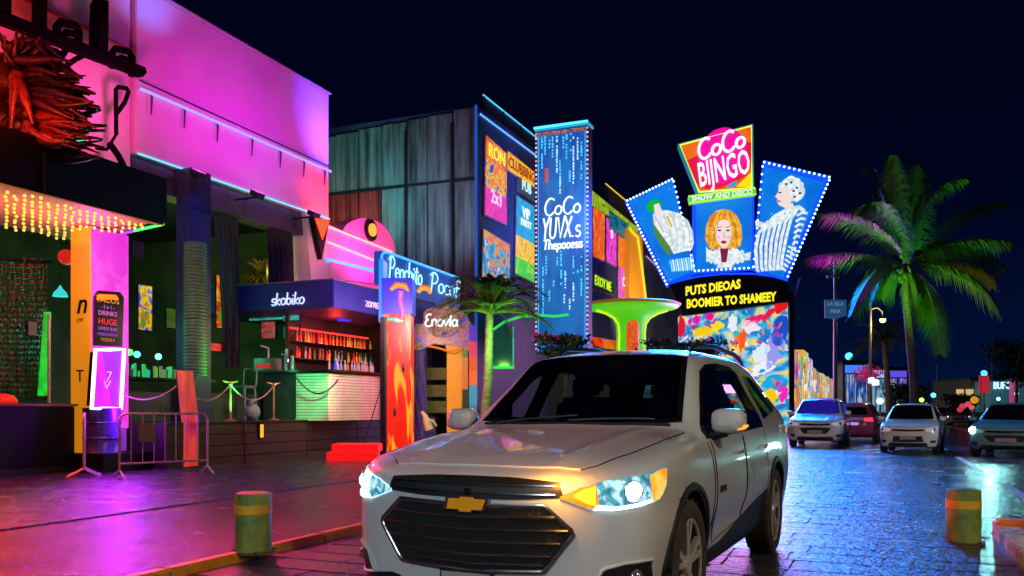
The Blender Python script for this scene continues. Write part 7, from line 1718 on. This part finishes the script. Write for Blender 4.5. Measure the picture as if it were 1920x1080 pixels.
# added coloured spots without fixtures, tinting the waiting car's bonnet and the paving
lamp('SPOT', (-12.3, 13.2, 6.0), (1, .02, .18), 2600, .25, (-2.5, 4.6, .8), 34, 1)
lamp('SPOT', (-12.3, 11.0, 5.9), (1, .01, .02), 800, .25, (-7.0, 8.5, 0), 62, 1)
lamp('SPOT', (-12.3, 14.5, 6.1), (.35, .005, .9), 420, .25, (-7.5, 12.5, 0), 60, 1)
# beach bar
lamp('AREA', (-13.2, 21.8, 5.2), (1, .04, .5), 110, .8, (-13.6, 22.2, 6.6))
lamp('AREA', (-12.0, 24.0, 6.0), (1, .05, .15), 110, .6, (-13.6, 23.6, 6.8))
lamp('SPOT', (-13.2, 19.0, 5.6), (1, .25, .2), 90, .1, (-14.3, 20.0, 5.2), 90, 1)
# metal flank of the show club
lamp('SPOT', (-18.0, 25.0, 6.6), (.12, .9, .75), 1000, .4, (-19.5, 29.5, 10.6), 80, 1)
lamp('SPOT', (-15.4, 24.6, 7.4), (.25, .5, .75), 900, .4, (-16.0, 29.5, 9.6), 80, 1)
lamp('AREA', (-10.6, 33, 9), (.10, .18, 1), 260, 2, (-14, 36, 10))
lamp('AREA', (-10.8, 50, 6), (.5, .35, .2), 700, 2, (-14, 54, 9))
lamp('SPOT', (-18.6, 26.4, 6.4), (1, .03, .02), 700, .2, (-19.6, 29.5, 8.2), 70, 1)  # red spot added to bring out the maroon sheets
# the glow of the corner sign over the street
pc = sp(1370, 440, 1.4)
lamp('AREA', pc, (.0, .22, 1), 1900, 8, V((3.6, 15, 0)), size_y=5, spread=64)
lamp('AREA', sp(1380, 660, 1.2), (.6, .2, .8), 900, 5, sp(1380, 660, 1.2) + CN * 10, size_y=4)
# palms
lamp('SPOT', at(1690, 745, 29), (.14, 1, .05), 3200, .2, at(1710, 380, 33), 60, 1)
lamp('SPOT', at(1800, 760, 30), (.40, .75, .05), 1000, .2, at(1800, 520, 33), 60, 1)
lamp('SPOT', at(1520, 560, 31.5), (.40, .0, 1), 9000, .2, at(1590, 415, 33.0), 46, .8)
lamp('POINT', at(1655, 606, 44.6), (1, .7, .2), 130, .2)
# headlamps
M_ = suv.matrix_basis
for s in (1, -1):
    c = M_ @ V((.98, s * .72, .86)); lamp('SPOT', c, (.80, .95, 1), 120, .05, c + M_.to_3x3() @ V((4, s * .5, -.6)), 90, .8)
for s in (1, -1):
    c = M_ @ V((-4.3, s * .68, 1.06)); lamp('POINT', c, (1, .03, .01), 60, .06)
c = M_ @ V((1.02, .52, .97)); lamp('POINT', c, (1, .36, .02), 7, .04)
hl = at(1855, 800, 21.0)
lamp('SPOT', hl, (.35, 1, .95), 90, .08, hl + V((-.5, -8, -2.4)), 70, .7)
# street lamps beside and behind the viewer: their shades throw the light down onto the white car; the third is added to brighten the parked cars
for k, (x, y, z, p, cl, tg, an) in enumerate(((6.4, 2.6, 6.5, 1300, (1, .80, .52), (.2, 6.2, .5), 88), (-2.6, -6.5, 6.5, 2400, (.74, .92, 1), (-2.4, 4.2, .9), 44), (11.5, 17, 8, 2800, (1, .88, .84), (.8, 27.5, 1.0), 40))):
    t = thing('street_lamp', ('street lamp on the planted strip beside the white SUV', 'street lamp standing behind the viewer', 'unseen lamp added on the far side of the road to brighten the parked cars')[k], 'street lamp', (x, y, 0), 0, 'street lamps along the road')
    MB().lathe([(0, 0), (.14, 0), (.12, .4), (.07, .6), (.05, z), (0, z)], n=10).build('post', POLE, t, smooth=50)
    MB().lathe([(0, .12), (.12, .12), (.3, .0), (0, .02)], (-.0, 0, z), 14).build('lamp_shade', BLACKP, t, smooth=50)
    MB().ball((0, 0, z - .05), .15, 12, 8).build('bulb', glow('lamp_warm', (1, .85, .6), 12), t, smooth=80)
    lamp('SPOT', (x, y, z - .35), cl, p, .16, tg, an, .5)
lamp('POINT', at(935, 640, 21.6), (.25, 1, .10), 160, .15)  # green light added to brighten the young palm
for k, (x, y, z, w) in enumerate(((11.0, -3.0, 5.0, 'nearest the viewer'), (13.0, 2.5, 5.4, 'second from the viewer'), (15.5, 8.0, 5.2, 'third from the viewer'), (9.5, 5.2, 3.4, 'lowest, by the planted strip'))):
    t = thing('globe_lamp', 'globe lamp across the road on the right, %s' % w, 'street lamp', (x, y, 0), 0, 'globe lamps across the road')
    MB().lathe([(0, 0), (.14, 0), (.12, .4), (.06, .6), (.05, z), (0, z)], n=10).build('post', POLE, t, smooth=50)
    MB().tube([(-.5, 0, z), (0, 0, z + .12), (.5, 0, z)], .03, 6).build('arms', POLE, t, smooth=50)
    for dx in (-.5, .5): MB().ball((dx, 0, z + .15), .16, 12, 8).build('globe', glow('globe_warm', (1, .72, .42), 45), t, smooth=80)
